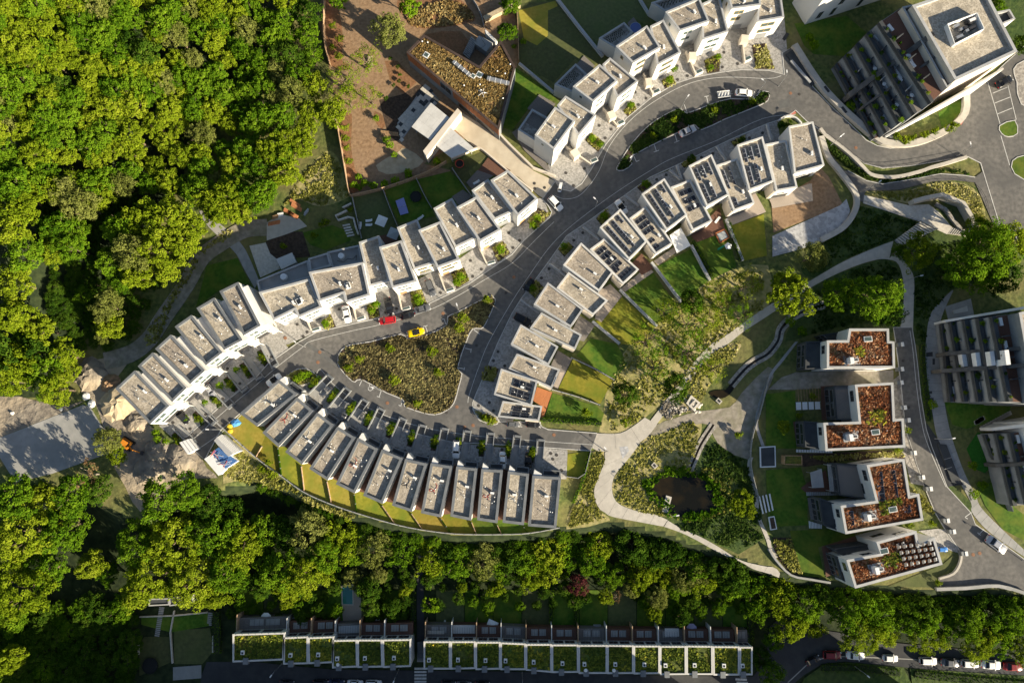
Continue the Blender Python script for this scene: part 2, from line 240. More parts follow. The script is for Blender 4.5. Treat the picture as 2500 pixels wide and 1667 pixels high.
# ------------------------------------------------------------------ things, parts and meshes
ORG = {}
def setp(o, label=None, cat=None, group=None, kind=None):
    if label: o['label'] = label
    if cat: o['category'] = cat
    if group: o['group'] = group
    if kind: o['kind'] = kind
    return o
def thing(name, label, cat, loc, group=None):
    o = bpy.data.objects.new(name, None); o.empty_display_size = 0.3; COL.objects.link(o); o.location = loc
    ORG[o] = Vector(loc); return setp(o, label, cat, group)
class MB:
    def __init__(s): s.v = []; s.f = []
    def add(s, vs, fs):
        k = len(s.v); s.v += [tuple(v) for v in vs]; s.f += [tuple(i + k for i in f) for f in fs]; return s
    def prism(s, poly, z0, z1, bottom=False, top=True):
        p = ccw(poly); n = len(p)
        fs = [(i, (i + 1) % n, n + (i + 1) % n, n + i) for i in range(n)]
        if top: fs.append(tuple(range(n, 2 * n)))
        if bottom: fs.append(tuple(reversed(range(n))))
        return s.add([(x, y, z0) for x, y in p] + [(x, y, z1) for x, y in p], fs)
    def sheet(s, poly, z):
        p = ccw(poly); return s.add([(x, y, z) for x, y in p], [tuple(range(len(p)))])
    def ring(s, outer, inner, z0, z1):
        n = len(outer)
        vs = [(x, y, z1) for x, y in outer] + [(x, y, z1) for x, y in inner] + [(x, y, z0) for x, y in inner]
        fs = []
        for i in range(n):
            j = (i + 1) % n; fs += [(i, j, n + j, n + i), (n + i, n + j, 2 * n + j, 2 * n + i)]
        return s.add(vs, fs)
    def obox(s, c, ax, L, Wd, z0, z1):
        ax = Vector(ax[:2]).normalized(); ay = Vector((-ax.y, ax.x)); c = Vector(c[:2])
        return s.prism([tuple(c + ax * a * L / 2 + ay * b * Wd / 2) for a, b in ((-1, -1), (1, -1), (1, 1), (-1, 1))], z0, z1, bottom=True)
    def bar(s, a, b, r, n=6):
        a = Vector(a); b = Vector(b); d = (b - a); L = d.length
        if L < 1e-6: return s
        d /= L; u = d.orthogonal().normalized(); v = d.cross(u)
        r0, r1 = (r if isinstance(r, tuple) else (r, r)); vs = []
        for p, q in ((a, r0), (b, r1)):
            vs += [p + (u * math.cos(2 * math.pi * k / n) + v * math.sin(2 * math.pi * k / n)) * q for k in range(n)]
        return s.add(vs, [(k, (k + 1) % n, n + (k + 1) % n, n + k) for k in range(n)] + [tuple(reversed(range(n))), tuple(range(n, 2 * n))])
    def path(s, pts, r, n=5):
        for a, b in zip(pts, pts[1:]): s.bar(a, b, r, n)
        return s
    def disc(s, c, r, z0, z1, n=16, r1=None):
        r1 = r if r1 is None else r1
        a = [(c[0] + r * math.cos(2 * math.pi * k / n), c[1] + r * math.sin(2 * math.pi * k / n), z0) for k in range(n)]
        b = [(c[0] + r1 * math.cos(2 * math.pi * k / n), c[1] + r1 * math.sin(2 * math.pi * k / n), z1) for k in range(n)]
        return s.add(a + b, [(k, (k + 1) % n, n + (k + 1) % n, n + k) for k in range(n)] + [tuple(range(n, 2 * n))])
    def ribbon(s, pts, wd, z0, z1, closed=False):
        n = len(pts); L = []; Rr = []
        for i in range(n):
            a = Vector(pts[i - 1] if (i or closed) else pts[i]); b = Vector(pts[(i + 1) % n] if (i < n - 1 or closed) else pts[i])
            d = (b - a).normalized() if (b - a).length else Vector((1, 0)); nn = Vector((-d.y, d.x)) * wd / 2; c = Vector(pts[i])
            L.append(c + nn); Rr.append(c - nn)
        vs = []
        for i in range(n): vs += [(L[i].x, L[i].y, z0), (L[i].x, L[i].y, z1), (Rr[i].x, Rr[i].y, z1), (Rr[i].x, Rr[i].y, z0)]
        fs = []
        for i in range(n if closed else n - 1):
            a = 4 * i; b = 4 * ((i + 1) % n); fs += [(a, a + 1, b + 1, b), (a + 1, a + 2, b + 2, b + 1), (a + 2, a + 3, b + 3, b + 2)]
        if not closed: fs += [(0, 3, 2, 1), (4 * n - 4, 4 * n - 3, 4 * n - 2, 4 * n - 1)]
        return s.add(vs, fs)
    def mesh(s, name, m, org=None):
        me = bpy.data.meshes.new(name)
        v = s.v if org is None else [(x - org.x, y - org.y, z - org.z) for x, y, z in s.v]
        me.from_pydata(v, [], s.f); me.materials.append(M[m] if isinstance(m, str) else m); return me
    def build(s, name, m, parent=None, smooth_=False):
        me = s.mesh(name, m, ORG.get(parent)) if parent is not None else s.mesh(name, m)
        if smooth_: me.polygons.foreach_set('use_smooth', [True] * len(me.polygons))
        o = bpy.data.objects.new(name, me); COL.objects.link(o)
        if parent is not None: o.parent = parent; ORG[o] = ORG[parent]
        else: ORG[o] = Vector((0, 0, 0))
        return o
def struct(name, mb, m, label=None):
    o = mb.build(name, m); o['kind'] = 'structure'
    if label: o['label'] = label
    return o
def one(name, label, cat, mb, m, group=None):
    """a thing that is a single mesh: its origin goes to its base"""
    xs = [v[0] for v in mb.v]; ys = [v[1] for v in mb.v]; zs = [v[2] for v in mb.v]
    org = Vector(((min(xs) + max(xs)) / 2, (min(ys) + max(ys)) / 2, min(zs)))
    me = mb.mesh(name, m, org); o = bpy.data.objects.new(name, me); COL.objects.link(o); o.location = org; ORG[o] = org
    return setp(o, label, cat, group)
def clone(o, loc=None, rz=None, scale=None, parent=None):
    c = o.copy(); COL.objects.link(c); c.parent = parent
    if loc is not None: c.location = loc
    if rz is not None: c.rotation_euler = (0, 0, rz)
    if scale is not None: c.scale = scale if isinstance(scale, tuple) else (scale,) * 3
    for ch in list(o.children): clone(ch, parent=c)
    return c
def quads(name, V, tint, m):
    """V: (n,4,3) array of quads, tint: (n,) value per quad -> mesh"""
    n = len(V); me = bpy.data.meshes.new(name); me.vertices.add(4 * n); me.vertices.foreach_set('co', V.astype(np.float32).ravel())
    me.loops.add(4 * n); me.loops.foreach_set('vertex_index', np.arange(4 * n, dtype=np.int32))
    me.polygons.add(n); me.polygons.foreach_set('loop_start', np.arange(0, 4 * n, 4, dtype=np.int32)); me.polygons.foreach_set('loop_total', np.full(n, 4, np.int32))
    a = me.attributes.new('tint', 'FLOAT', 'FACE'); a.data.foreach_set('value', tint.astype(np.float32))
    me.update(calc_edges=True); me.materials.append(M[m]); return me
def leafquads(C, Nn, size, jit=0.6):
    n = len(C); Nn = Nn + NR.normal(0, jit, (n, 3)); Nn /= np.linalg.norm(Nn, axis=1)[:, None] + 1e-9
    a = NR.normal(0, 1, (n, 3)); U = np.cross(Nn, a); U /= np.linalg.norm(U, axis=1)[:, None] + 1e-9; Vv = np.cross(Nn, U)
    s = (size * NR.uniform(0.6, 1.3, n))[:, None]
    return np.stack([C - U * s * 0.62, C - Vv * s * 0.36 + Nn * s * 0.1, C + U * s * 0.62, C + Vv * s * 0.36 + Nn * s * 0.1], 1)
def scatter(name, label, polys, n, size, m, h=0.25, per=4, z=0.06, holes=(), patchy=0.12):
    """ground cover that nobody could count: one mesh of small leaf tufts"""
    pts = []
    tot = sum(abs(area(p)) for p in polys)
    for p in polys:
        k = int(n * abs(area(p)) / tot); a = np.array(p); lo = a.min(0); hi = a.max(0); frac = max(0.05, abs(area(p)) / ((hi - lo).prod() + 1e-9))
        x = NR.uniform(lo[0], hi[0], int(k / frac)); y = NR.uniform(lo[1], hi[1], int(k / frac)); ok = inside_np(x, y, p)
        for hpoly in holes: ok &= ~inside_np(x, y, hpoly)
        pts.append(np.stack([x[ok], y[ok]], 1))
    pts = np.concatenate(pts)
    den = 0.5 + 0.28 * np.sin(pts[:, 0] * 0.61 + 2.1 * np.sin(pts[:, 1] * 0.33)) + 0.28 * np.sin(pts[:, 1] * 0.83 + 1.7 * np.sin(pts[:, 0] * 0.41))
    pts = pts[NR.uniform(0, 1, len(pts)) < np.clip(den + patchy, 0.04, 1)]; k = len(pts)
    base = np.repeat(pts, per, 0); sz = np.repeat(NR.uniform(0.45, 1.6, k) ** 1.3, per) * size
    C = np.stack([base[:, 0] + NR.normal(0, size * 0.45, k * per), base[:, 1] + NR.normal(0, size * 0.45, k * per), z + NR.uniform(0.1, 1.0, k * per) * h], 1)
    if 0 <= z < 0.2: C[:, 2] += np.repeat(np.array([relief(*pixel(a, b)) for a, b in pts]), per)
    patch = 0.5 + 0.25 * np.sin(base[:, 0] * 0.23 + 1.3 * np.sin(base[:, 1] * 0.17)) + 0.2 * np.sin(base[:, 1] * 0.31 + base[:, 0] * 0.11)
    V_up = 1.1
    tint = np.clip(0.55 * patch + np.repeat(NR.uniform(-0.25, 0.45, k), per) + NR.normal(0, 0.1, k * per), 0, 1)
    V = leafquads(C, np.tile([[0, 0, V_up]], (k * per, 1)), sz, 0.5)
    o = bpy.data.objects.new(name, quads(name, V, tint, m)); COL.objects.link(o); return setp(o, label, None, None, 'stuff')
_n1 = 'no one two three four five six seven eight nine ten eleven twelve thirteen fourteen fifteen sixteen seventeen eighteen nineteen'.split()
_n10 = '_ _ twenty thirty forty fifty sixty seventy eighty ninety'.split()
def numword(n):
    n = int(max(1, min(99, n))); return _n1[n] if n < 20 else _n10[n // 10] + ('-' + _n1[n % 10] if n % 10 else '')
PCT = lambda x, y: f'{numword(round(x / 25))} percent across, {numword(round(y / 16.67))} percent down'
ORD = ['first', 'second', 'third', 'fourth', 'fifth', 'sixth', 'seventh', 'eighth', 'ninth', 'tenth', 'eleventh', 'twelfth', 'thirteenth', 'fourteenth', 'fifteenth', 'sixteenth', 'seventeenth', 'eighteenth']
# ================================================================== the ground
def lay(name, pts, z, m, sm=0, closed=True, label=None, zb=0.0):
    p = smooth(pts, sm, True) if sm else pts
    return struct(name, MB().sheet(W(p, zb), z + zb), m, label)
_z = [0.02]
def nz(step=0.0012): _z[0] += step; return _z[0]
def make_ground():
    xs = [-9000, -5000, -2500, -1000, -400] + list(range(-150, 2680, 25)) + [3000, 3600, 5000, 9000, 12000]
    ys = [-7000, -4000, -2000, -900, -400] + list(range(-150, 1120, 40)) + list(range(1120, 1560, 11)) + list(range(1560, 1800, 40)) + [2000, 2500, 4000, 8000]
    V = []; Fs = []; mi = []; n = len(xs)
    for y in ys:
        for x in xs: z = relief(x, y); V.append(P(x, y, z))
    for j in range(len(ys) - 1):
        for i in range(n - 1):
            Fs.append((j * n + i, (j + 1) * n + i, (j + 1) * n + i + 1, j * n + i + 1))
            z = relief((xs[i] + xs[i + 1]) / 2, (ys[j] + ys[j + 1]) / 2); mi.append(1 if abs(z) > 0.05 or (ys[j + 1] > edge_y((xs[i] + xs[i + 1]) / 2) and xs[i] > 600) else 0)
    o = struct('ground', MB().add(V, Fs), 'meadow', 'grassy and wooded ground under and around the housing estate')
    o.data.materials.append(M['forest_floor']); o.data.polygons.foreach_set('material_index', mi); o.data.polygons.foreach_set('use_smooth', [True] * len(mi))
make_ground()
lay('meadow', T(1, 1, (250, 330), (420, 60), (640, -180), (760, -100), (830, 130), (870, 230), (600, 330), (380, 260)), nz(), 'meadow_dry', 3)
lay('meadow', T(2, 2, (900, 300), (1100, 0), (1300, -300), (1700, -500), (2000, -650), (2350, -700), (2350, -300), (1900, 0), (1650, 330), (1420, 530), (1230, 690), (1090, 790), (980, 840), (800, 830), (840, 660), (850, 560)), nz(), 'meadow_dry', 2)
lay('meadow', T(2, 2, (1230, 880), (1420, 790), (1640, 700), (1740, 740), (1720, 900), (1640, 1160), (1400, 1190), (1220, 1310), (1290, 1420), (1390, 1500), (1180, 1568), (1000, 1490), (930, 1400), (930, 1260), (1080, 1060)), nz(), 'meadow_dry', 2)
lay('meadow', T(2, 2, (1580, 380), (1720, 180), (1900, 60), (2100, 0), (2050, 130), (1800, 420), (1740, 560), (1650, 640), (1480, 660), (1400, 720), (1340, 740)), nz(), 'meadow_dry', 2)
lay('meadow', T(2, 2, (730, 1010), (840, 990), (850, 1100), (800, 1230), (755, 1350), (770, 1470), (820, 1568), (900, 1640), (500, 1720), (560, 1500), (640, 1250), (700, 1100)), nz(), 'meadow_dry', 2)
lay('grass_bank', T(2, 2, (1640, 1170), (1720, 960), (1760, 800), (1900, 960), (2170, 1080), (2210, 1300), (2290, 1560), (2330, 1800), (2080, 1950), (1800, 1820), (1500, 1700), (1260, 1590), (1480, 1620), (1700, 1640), (1900, 1560), (1920, 1400), (1800, 1230)), nz(), 'grass_bank', 1)  # rough green grass, also darkened to stand in for the villas' shade
lay('bare_earth', T(2, 2, (1330, 760), (1500, 700), (1700, 640), (2000, 600), (2100, 480), (2350, 230), (2400, 320), (2330, 480), (2260, 700), (2200, 850), (2170, 1080), (1900, 950), (1830, 800), (1750, 750), (1500, 800), (1260, 870)), nz(), 'dirt_track', 2)
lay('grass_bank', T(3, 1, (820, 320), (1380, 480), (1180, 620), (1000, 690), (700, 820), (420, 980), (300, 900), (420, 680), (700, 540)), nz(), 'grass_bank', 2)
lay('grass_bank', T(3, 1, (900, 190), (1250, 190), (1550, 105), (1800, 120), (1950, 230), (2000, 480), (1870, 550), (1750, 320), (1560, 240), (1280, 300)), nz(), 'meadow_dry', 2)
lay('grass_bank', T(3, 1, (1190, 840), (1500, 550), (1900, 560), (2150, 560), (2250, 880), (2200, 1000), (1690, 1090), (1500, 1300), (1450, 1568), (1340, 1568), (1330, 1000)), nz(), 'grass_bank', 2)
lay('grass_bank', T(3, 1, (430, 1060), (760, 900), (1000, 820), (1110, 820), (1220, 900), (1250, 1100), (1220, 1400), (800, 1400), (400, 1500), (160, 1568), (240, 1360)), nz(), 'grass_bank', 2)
lay('grass_verge', T(3, 0, (2100, -100), (2600, -100), (2600, 1100), (2330, 980), (2280, 700), (2200, 560)), nz(), 'grass_bank')
# the villa's garden
lay('garden_soil', [(800, -60), (1185, -60), (1262, 60), (1262, 165), (1150, 330), (1035, 400), (1150, 425), (1000, 462), (862, 480), (848, 400), (830, 280), (800, 150)], nz(), 'soil_brown', 2)
lay('flower_bed', T(1, 0, (1290, 30), (1400, -60), (1750, -60), (1900, 20), (2010, 150), (1950, 215), (1600, 265), (1430, 240), (1350, 150)), nz(), 'mulch_orange', 3)
lay('flower_bed', T(1, 0, (1550, 320), (1880, 290), (1960, 460), (1880, 540), (1600, 400)), nz(), 'mulch_orange', 2)
lay('flower_bed', T(1, 0, (1180, 560), (1300, 560), (1475, 760), (1350, 865), (1230, 740)), nz(), 'mulch_orange', 1)
lay('flower_bed', T(1, 0, (1090, 1020), (1190, 1090), (1160, 1190), (1090, 1110)), nz(), 'mulch_orange', 2)
lay('flower_bed', T(1, 0, (1130, 920), (1350, 865), (1480, 780), (1560, 790), (1310, 1100), (1340, 1290), (1230, 1300), (1190, 1160)), nz(), 'soil_dark', 1)
lay('flower_bed', T(1, 0, (640, -20), (760, 100), (800, 380), (790, 560), (900, 620), (800, 650), (690, 600), (640, 300)), nz(), 'mulch_orange', 2)
lay('flower_bed', T(1, 0, (750, 1080), (880, 1050), (870, 1300), (910, 1560), (1010, 1690), (870, 1780), (840, 1640), (790, 1350)), nz(), 'mulch_orange', 2)
lay('gravel_heap_yard', T(1, 0, (1100, 1520), (1300, 1400), (1370, 1360), (1540, 1480), (1400, 1568), (1200, 1600)), nz(), 'sand', 2)
# site at the lower left
lay('building_site', T(0, 2, (700, 380), (790, 200), (960, 150), (1250, 60), (1120, 270), (1060, 430), (1380, 770), (1560, 960), (1800, 1010), (1900, 1160), (2000, 1250), (1720, 1260), (1500, 1400), (1290, 1560), (1150, 1330), (1000, 1050), (950, 800), (870, 560)), nz(), 'dirt_grey', 2)
lay('gravel_strip', T(0, 2, (-100, 480), (170, 500), (560, 600), (780, 540), (600, 640), (190, 800), (-100, 920)), nz(), 'dirt_grey')
lay('yard_ground', [(545, 1150), (580, 1039), (625, 1112), (690, 1164), (640, 1166), (590, 1172), (545, 1180)], nz(), 'meadow_dry', 1)
lay('concrete_slab', T(0, 2, (-200, 960), (0, 880), (760, 580), (830, 600), (950, 800), (950, 1040), (480, 1210), (140, 1290), (-40, 1000)), nz(), 'concrete_grey', 0, label='pale concrete slab beside the building site')
# gardens behind the upper row
def lawn(m, pts, label=None, zb=0.0): return lay('lawn', pts, nz(), m, 0, True, label, zb)
lawn('lawn_olive', T(2, 0, (40, 40), (420, 10), (600, 230), (800, 480), (840, 540), (690, 640), (580, 540), (380, 760), (60, 580)))
lawn('lawn_olive', T(2, 0, (430, -20), (1160, -60), (1270, 200), (1100, 180), (800, 420), (700, 330), (500, 100)))
lawn('lawn', T(2, 0, (30, 620), (380, 860), (430, 950), (250, 870), (0, 1200), (-120, 1160)))
lawn('lawn_dry', T(2, 0, (60, 100), (400, 10), (420, 60), (330, 100), (330, 330), (230, 420), (110, 360)))
lawn('lawn_olive', T(1, 1, (890, 250), (1170, 180), (1290, 500), (1310, 640), (980, 640)))
lawn('lawn', T(1, 1, (1180, 180), (1470, 80), (1610, 340), (1640, 420), (1310, 480)))
lawn('lawn', T(1, 1, (1480, 80), (1800, 0), (1980, 240), (1640, 360)))
lawn('lawn', T(1, 1, (420, 570), (700, 500), (860, 560), (870, 640), (640, 730), (500, 680)))
lawn('lawn_olive', T(1, 0, (1770, 1540), (2060, 1400), (2110, 1440), (1950, 1568), (2000, 1700), (1800, 1600)))
lay('soil_bed', T(1, 1, (90, 650), (300, 560), (430, 560), (500, 790), (180, 810), (110, 740)), nz(), 'soil_dark', 1)
lay('stone_terrace', T(1, 1, (-60, 690), (90, 660), (130, 760), (190, 810), (220, 900), (40, 980)), nz(), 'stone_pale')
lay('stone_terrace', T(1, 1, (90, 480), (230, 400), (400, 440), (470, 510), (260, 590), (100, 640)), nz(), 'concrete', 1)
lay('lawn', T(0, 1, (1900, 870), (2180, 800), (2300, 1050), (2160, 1020), (2010, 1100), (1800, 1250)), nz(), 'lawn')
# gardens behind the lower curved terrace
bl = T(1, 2, (-390, 570), (-150, 680), (60, 960), (205, 975), (420, 1140), (655, 1280), (905, 1400), (1160, 1500), (1430, 1575), (1700, 1625), (1980, 1655), (2215, 1680), (2460, 1700), (2760, 1720))
bo = T(1, 2, (-420, 690), (-210, 880), (0, 1065), (240, 1240), (450, 1390), (700, 1500), (930, 1580), (1290, 1685), (1540, 1735), (1800, 1768), (2030, 1776), (2260, 1775), (2500, 1765), (2780, 1715))
LM = ['lawn_dry', 'lawn_dry', 'lawn_yellow', 'lawn_yellow', 'lawn_dry', 'lawn_dry', 'lawn_yellow', 'lawn_yellow', 'lawn_dry', 'lawn_yellow', 'lawn', 'lawn', 'lawn']
for i in range(13):
    # strips reach under the houses so that no gap shows between house and lawn
    a, b, c, d = bl[i], bl[i + 1], bo[i + 1], bo[i]
    up = lambda p, q: (p[0] + (p[0] - q[0]) * 0.6, p[1] + (p[1] - q[1]) * 0.6 - 14)
    lawn(LM[i], [up(a, d), up(b, c), c, d])
lawn('lawn_yellow', T(2, 2, (510, 1030), (720, 1000), (655, 1255), (495, 1230)))
# gardens of the right-hand row
lawn('lawn', T(2, 1, (1000, 1130), (1270, 900), (1490, 1200), (1540, 1230), (1330, 1420)))
lawn('lawn', T(2, 1, (1330, 880), (1640, 720), (1800, 1010), (1560, 1200)))
lawn('lawn', T(2, 1, (1640, 660), (1860, 580), (1960, 480), (2060, 880), (1830, 1000)))
lawn('lawn_yellow', T(2, 1, (2000, 510), (2310, 400), (2340, 780), (2120, 830)))
lawn('lawn_yellow', T(2, 1, (760, 1390), (1010, 1160), (1310, 1420), (1200, 1600), (1000, 1590)))
lawn('lawn', T(2, 2, (590, 130), (720, -30), (960, 20), (1060, 200), (940, 350)))
lawn('lawn_yellow', T(2, 2, (420, 440), (560, 160), (930, 350), (810, 570)))
lawn('lawn', T(2, 2, (300, 700), (370, 470), (780, 590), (845, 660), (810, 760), (280, 710)))
lay('soil_plot', T(3, 1, (30, 300), (390, 90), (470, -40), (560, 60), (680, 300), (660, 330), (130, 540), (50, 570)), nz(), 'soil_brown', 0)
lay('gravel_lot', T(3, 1, (40, 600), (660, 320), (720, 260), (755, 370), (690, 520), (480, 650), (300, 720), (40, 790)), nz(), 'gravel_blue', 0)
# gardens of the villas and apartments on the right
lawn('lawn', T(3, 0, (240, 220), (720, 150), (900, 300), (700, 520), (420, 500), (330, 420)))
lawn('lawn', T(3, 0, (1560, 1040), (1770, 900), (1790, 1010), (1600, 1200)))
lawn('lawn', T(3, 2, (-20, 480), (250, 450), (260, 980), (-20, 980)))
lawn('lawn', T(3, 2, (-20, 1180), (300, 1150), (370, 1380), (360, 1600), (380, 1680), (0, 1700)))
lawn('lawn', T(3, 3, (200, 170), (780, 140), (800, 220), (460, 320), (520, 600), (320, 580), (240, 370)))
lawn('lawn_olive', T(3, 3, (1100, 680), (1600, 480), (1750, 350), (1740, 460), (1560, 600), (1560, 690)))
lay('flower_bed', T(3, 3, (40, 230), (210, 230), (320, 580), (210, 570), (70, 400)), nz(), 'soil_dark', 1)
lay('yard_ground', T(3, 2, (260, 280), (1150, 260), (1150, 400), (240, 440), (0, 440), (120, 330)), nz(), 'dirt_track', 0)
lay('flower_bed', T(3, 2, (270, 1030), (1250, 990), (1260, 1080), (700, 1090), (540, 1120), (320, 1150)), nz(), 'soil_dark', 0)
lawn('turf_bright', T(3, 2, (1820, 985), (1920, 830), (1985, 840), (2075, 1120), (1990, 1205), (1900, 1170)))
lawn('lawn', T(3, 2, (1620, 560), (1800, 540), (2240, 560), (2200, 680), (1820, 800), (1690, 760)))
lawn('lawn', T(3, 2, (1900, 1290), (2140, 1290), (2260, 1520), (2500, 1700), (2500, 1900), (2150, 1720), (1990, 1500)))
lay('planted_strip', T(3, 2, (1380, 0), (1440, 0), (1450, 230), (1500, 600), (1500, 740), (1440, 720), (1400, 500)), nz(), 'grass_bank')
lay('planted_strip', T(3, 2, (1650, 1310), (1700, 1310), (1860, 1470), (1960, 1600), (1860, 1568), (1700, 1440)), nz(), 'grass_bank')
lay('grass_verge', T(3, 3, (330, 1520), (500, 1400), (720, 1375), (1240, 1420), (1310, 1560), (1300, 1700), (250, 1700)), nz() + 0.1, 'grass_bank', 1, zb=ZB)
lay('grass_verge', T(3, 3, (1300, 1430), (2400, 1500), (2400, 1700), (1330, 1640)), nz() + 0.1, 'grass_bank', 0, zb=ZB)
# gardens of the green-roofed terraces
for i in range(18):
    x0 = 575 + i * 70; x1 = x0 + 68
    if 980 < x0 < 1045: continue
    lawn(['lawn', 'lawn_olive', 'lawn'][i % 3], [(x0, 1440), (x1, 1440), (x1, 1530), (x0, 1530)], zb=ZB)
lawn('lawn_olive', T(0, 3, (1330, 1140), (1560, 1140), (1580, 1370), (1280, 1500), (1280, 1200)), zb=ZB)
lawn('lawn_olive', T(0, 3, (1600, 1080), (1930, 1060), (1960, 1270), (1860, 1390), (1600, 1390)), zb=ZB)
lawn('lawn', T(0, 3, (1300, 960), (1600, 940), (1910, 920), (1920, 1040), (1570, 1100), (1300, 1030)), zb=ZB)
lay('terrace', T(0, 3, (1590, 1420), (1850, 1400), (1850, 1520), (1590, 1540)), nz(), 'concrete_grey', zb=ZB)
# ------------------------------------------------------------------ water and stream
lay('pond', T(2, 2, (1230, 1300), (1320, 1230), (1420, 1190), (1620, 1190), (1760, 1240), (1860, 1340), (1885, 1450), (1840, 1560), (1650, 1610), (1480, 1590), (1380, 1480), (1270, 1400)), nz(), 'water_brown', 3, label='dark round pond in the meadow')
lay('small_pond', T(2, 2, (1810, 470), (1870, 445), (1960, 440), (2010, 380), (2050, 400), (2000, 480), (1930, 520), (1850, 510)), nz(), 'water_brown', 3, label='small brown pool at the end of the stream')
def stream(pts, wd):
    p = W(smooth(pts, 4)); struct('stream_bed', MB().ribbon(p, wd, 0.0, nz()), 'stone', 'stone-lined stream bed'); struct('stream', MB().ribbon(p, wd * 0.3, 0.0, nz()), 'water_dark', 'narrow dark stream')
stream(T(2, 2, (1630, 1180), (1680, 1060), (1740, 930), (1850, 760)), 1.9)
stream(T(2, 2, (2010, 400), (2130, 260), (2230, 180), (2350, 110)) + T(3, 1, (90, 1560), (120, 1450), (230, 1340), (380, 1270), (520, 1230)), 2.2)
# ------------------------------------------------------------------ roads
ROAD = T(0, 2, (1600, 905), (1720, 870), (2060, 560), (2350, 330)) + T(1, 2, (110, 205), (400, 0)) + T(1, 1, (560, 1480), (740, 1440), (1000, 1380), (1140, 1350), (1580, 1225), (1840, 1100), (1970, 1030), (2230, 850), (2350, 770)) \
    + T(2, 1, (110, 640), (345, 430), (365, 380), (330, 320), (280, 260), (395, 100), (440, 170), (540, 190), (640, 120), (720, 0)) + T(2, 0, (790, 1450), (860, 1330), (1050, 1090), (1280, 900), (1500, 770), (1670, 715), (1900, 670), (2100, 645), (2350, 650)) \
    + T(3, 0, (150, 690), (130, 490), (215, 440), (410, 800), (560, 960), (760, 1150), (900, 1290), (1000, 1340), (1120, 1365), (1300, 1345), (1500, 1290), (1700, 1190), (1800, 1080), (1840, 1000), (1835, 880), (2010, 745), (2180, 580), (2350, 430), (2800, 100), (2800, 1568)) \
    + T(3, 1, (2800, 1200), (2400, 900), (2270, 600), (2200, 520), (2130, 520), (1970, 0)) + T(3, 0, (1950, 1500), (1830, 1440), (1300, 1525), (1050, 1545), (880, 1500), (720, 1380), (560, 1250), (360, 1120)) \
    + R1((1690, 0), (1600, 70), (1440, 140), (1300, 185), (800, 400), (300, 640), (0, 780)) + T(2, 1, (1270, 60), (1030, 230), (720, 450), (500, 600), (340, 830), (80, 1180), (0, 1310)) \
    + T(1, 2, (2220, 10), (2150, 180), (2020, 480), (1990, 560), (1990, 620), (2050, 720), (2150, 760)) + T(2, 2, (-125, 735), (250, 735), (275, 780), (330, 805), (780, 840), (720, 1000), (0, 950)) \
    + T(1, 2, (1800, 920), (1500, 850), (1200, 740), (950, 620), (800, 540), (640, 400), (530, 280), (460, 245), (380, 250), (290, 310), (200, 380), (0, 530)) + T(0, 2, (2250, 620), (2030, 810), (1880, 1080), (1790, 1000))
ZR = 0.16
def at_road(o): return o
struct('road', MB().sheet(W(ROAD), ZR), 'asphalt', 'grey asphalt street winding through the estate')
struct('kerb', MB().ribbon(W(ROAD), 0.22, 0.0, ZR + 0.03, True), 'kerb', 'pale kerb along the street')
KROAD = T(3, 2, (1150, -130), (1320, -130), (1350, 50), (1370, 200), (1400, 500), (1450, 800), (1500, 960), (1640, 1330), (1860, 1568)) + T(3, 3, (1900, 110), (2060, 220), (2350, 430), (2600, 600), (2600, 900), (2350, 740), (2000, 665), (1590, 700), (1560, 605), (1690, 560), (1750, 470), (1770, 370), (1620, 150), (1530, 0)) + T(3, 2, (1430, 1320), (1340, 1050), (1260, 800), (1220, 400), (1170, 0))
struct('road', MB().sheet(W(KROAD), ZR), 'asphalt', 'asphalt lane beside the red-roofed villas')
struct('kerb', MB().ribbon(W(KROAD), 0.18, 0.0, ZR + 0.03, True), 'kerb', 'kerb of the villa lane')
struct('road', MB().sheet(W(T(3, 2, (1450, 740), (1560, 900), (1680, 1130), (1790, 1310), (1650, 1330), (1470, 950))), ZR + 0.004), 'asphalt_dark', 'dark garage ramp beside the lane')
BROAD = T(0, 3, (1850, 1500), (1900, 1370)) + T(1, 3, (0, 1370), (250, 1400), (700, 1440), (1500, 1450), (2350, 1460)) + T(2, 3, (1000, 1490), (2210, 1505), (2330, 1350), (2360, 1050)) + T(3, 3, (80, 990), (300, 1050), (700, 1110), (1200, 1200), (2600, 1330), (2600, 1520), (1300, 1425), (700, 1365), (500, 1385), (330, 1490), (200, 1600), (150, 1800)) + [(1900, 1760), (480, 1760)]
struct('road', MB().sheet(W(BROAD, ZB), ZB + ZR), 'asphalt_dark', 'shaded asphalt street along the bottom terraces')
struct('kerb', MB().ribbon(W(T(3, 3, (2600, 1440), (1900, 1400), (1300, 1345), (700, 1320), (520, 1330), (350, 1400), (180, 1560)), ZB), 0.25, ZB, ZB + ZR + 0.05), 'concrete_grey', 'pavement edge beside the parked cars')
for q, lb in ((T(1, 1, (1380, 1180), (1560, 1290), (1400, 1340), (1290, 1250)), 0), (T(2, 1, (200, 760), (420, 560), (520, 590), (300, 800)), 0), (T(3, 0, (250, 1000), (330, 960), (430, 1060), (340, 1110)), 0)):
    pass
def line(pts, wd=0.13, z=None, m='paint_white', name='road_marking', zb=0.0):
    return struct(name, MB().ribbon(W(pts, zb), wd, zb + ZR - 0.01, zb + ZR + (z or 0.012)), m)
line(smooth(T(0, 2, (1780, 890), (2060, 640), (2350, 400)) + T(1, 2, (190, 235), (430, 50)) + T(1, 1, (520, 1560), (900, 1465), (1150, 1410), (1560, 1290), (1850, 1150), (2100, 1000), (2350, 850)) + T(2, 1, (200, 650), (385, 470))), 0.11)
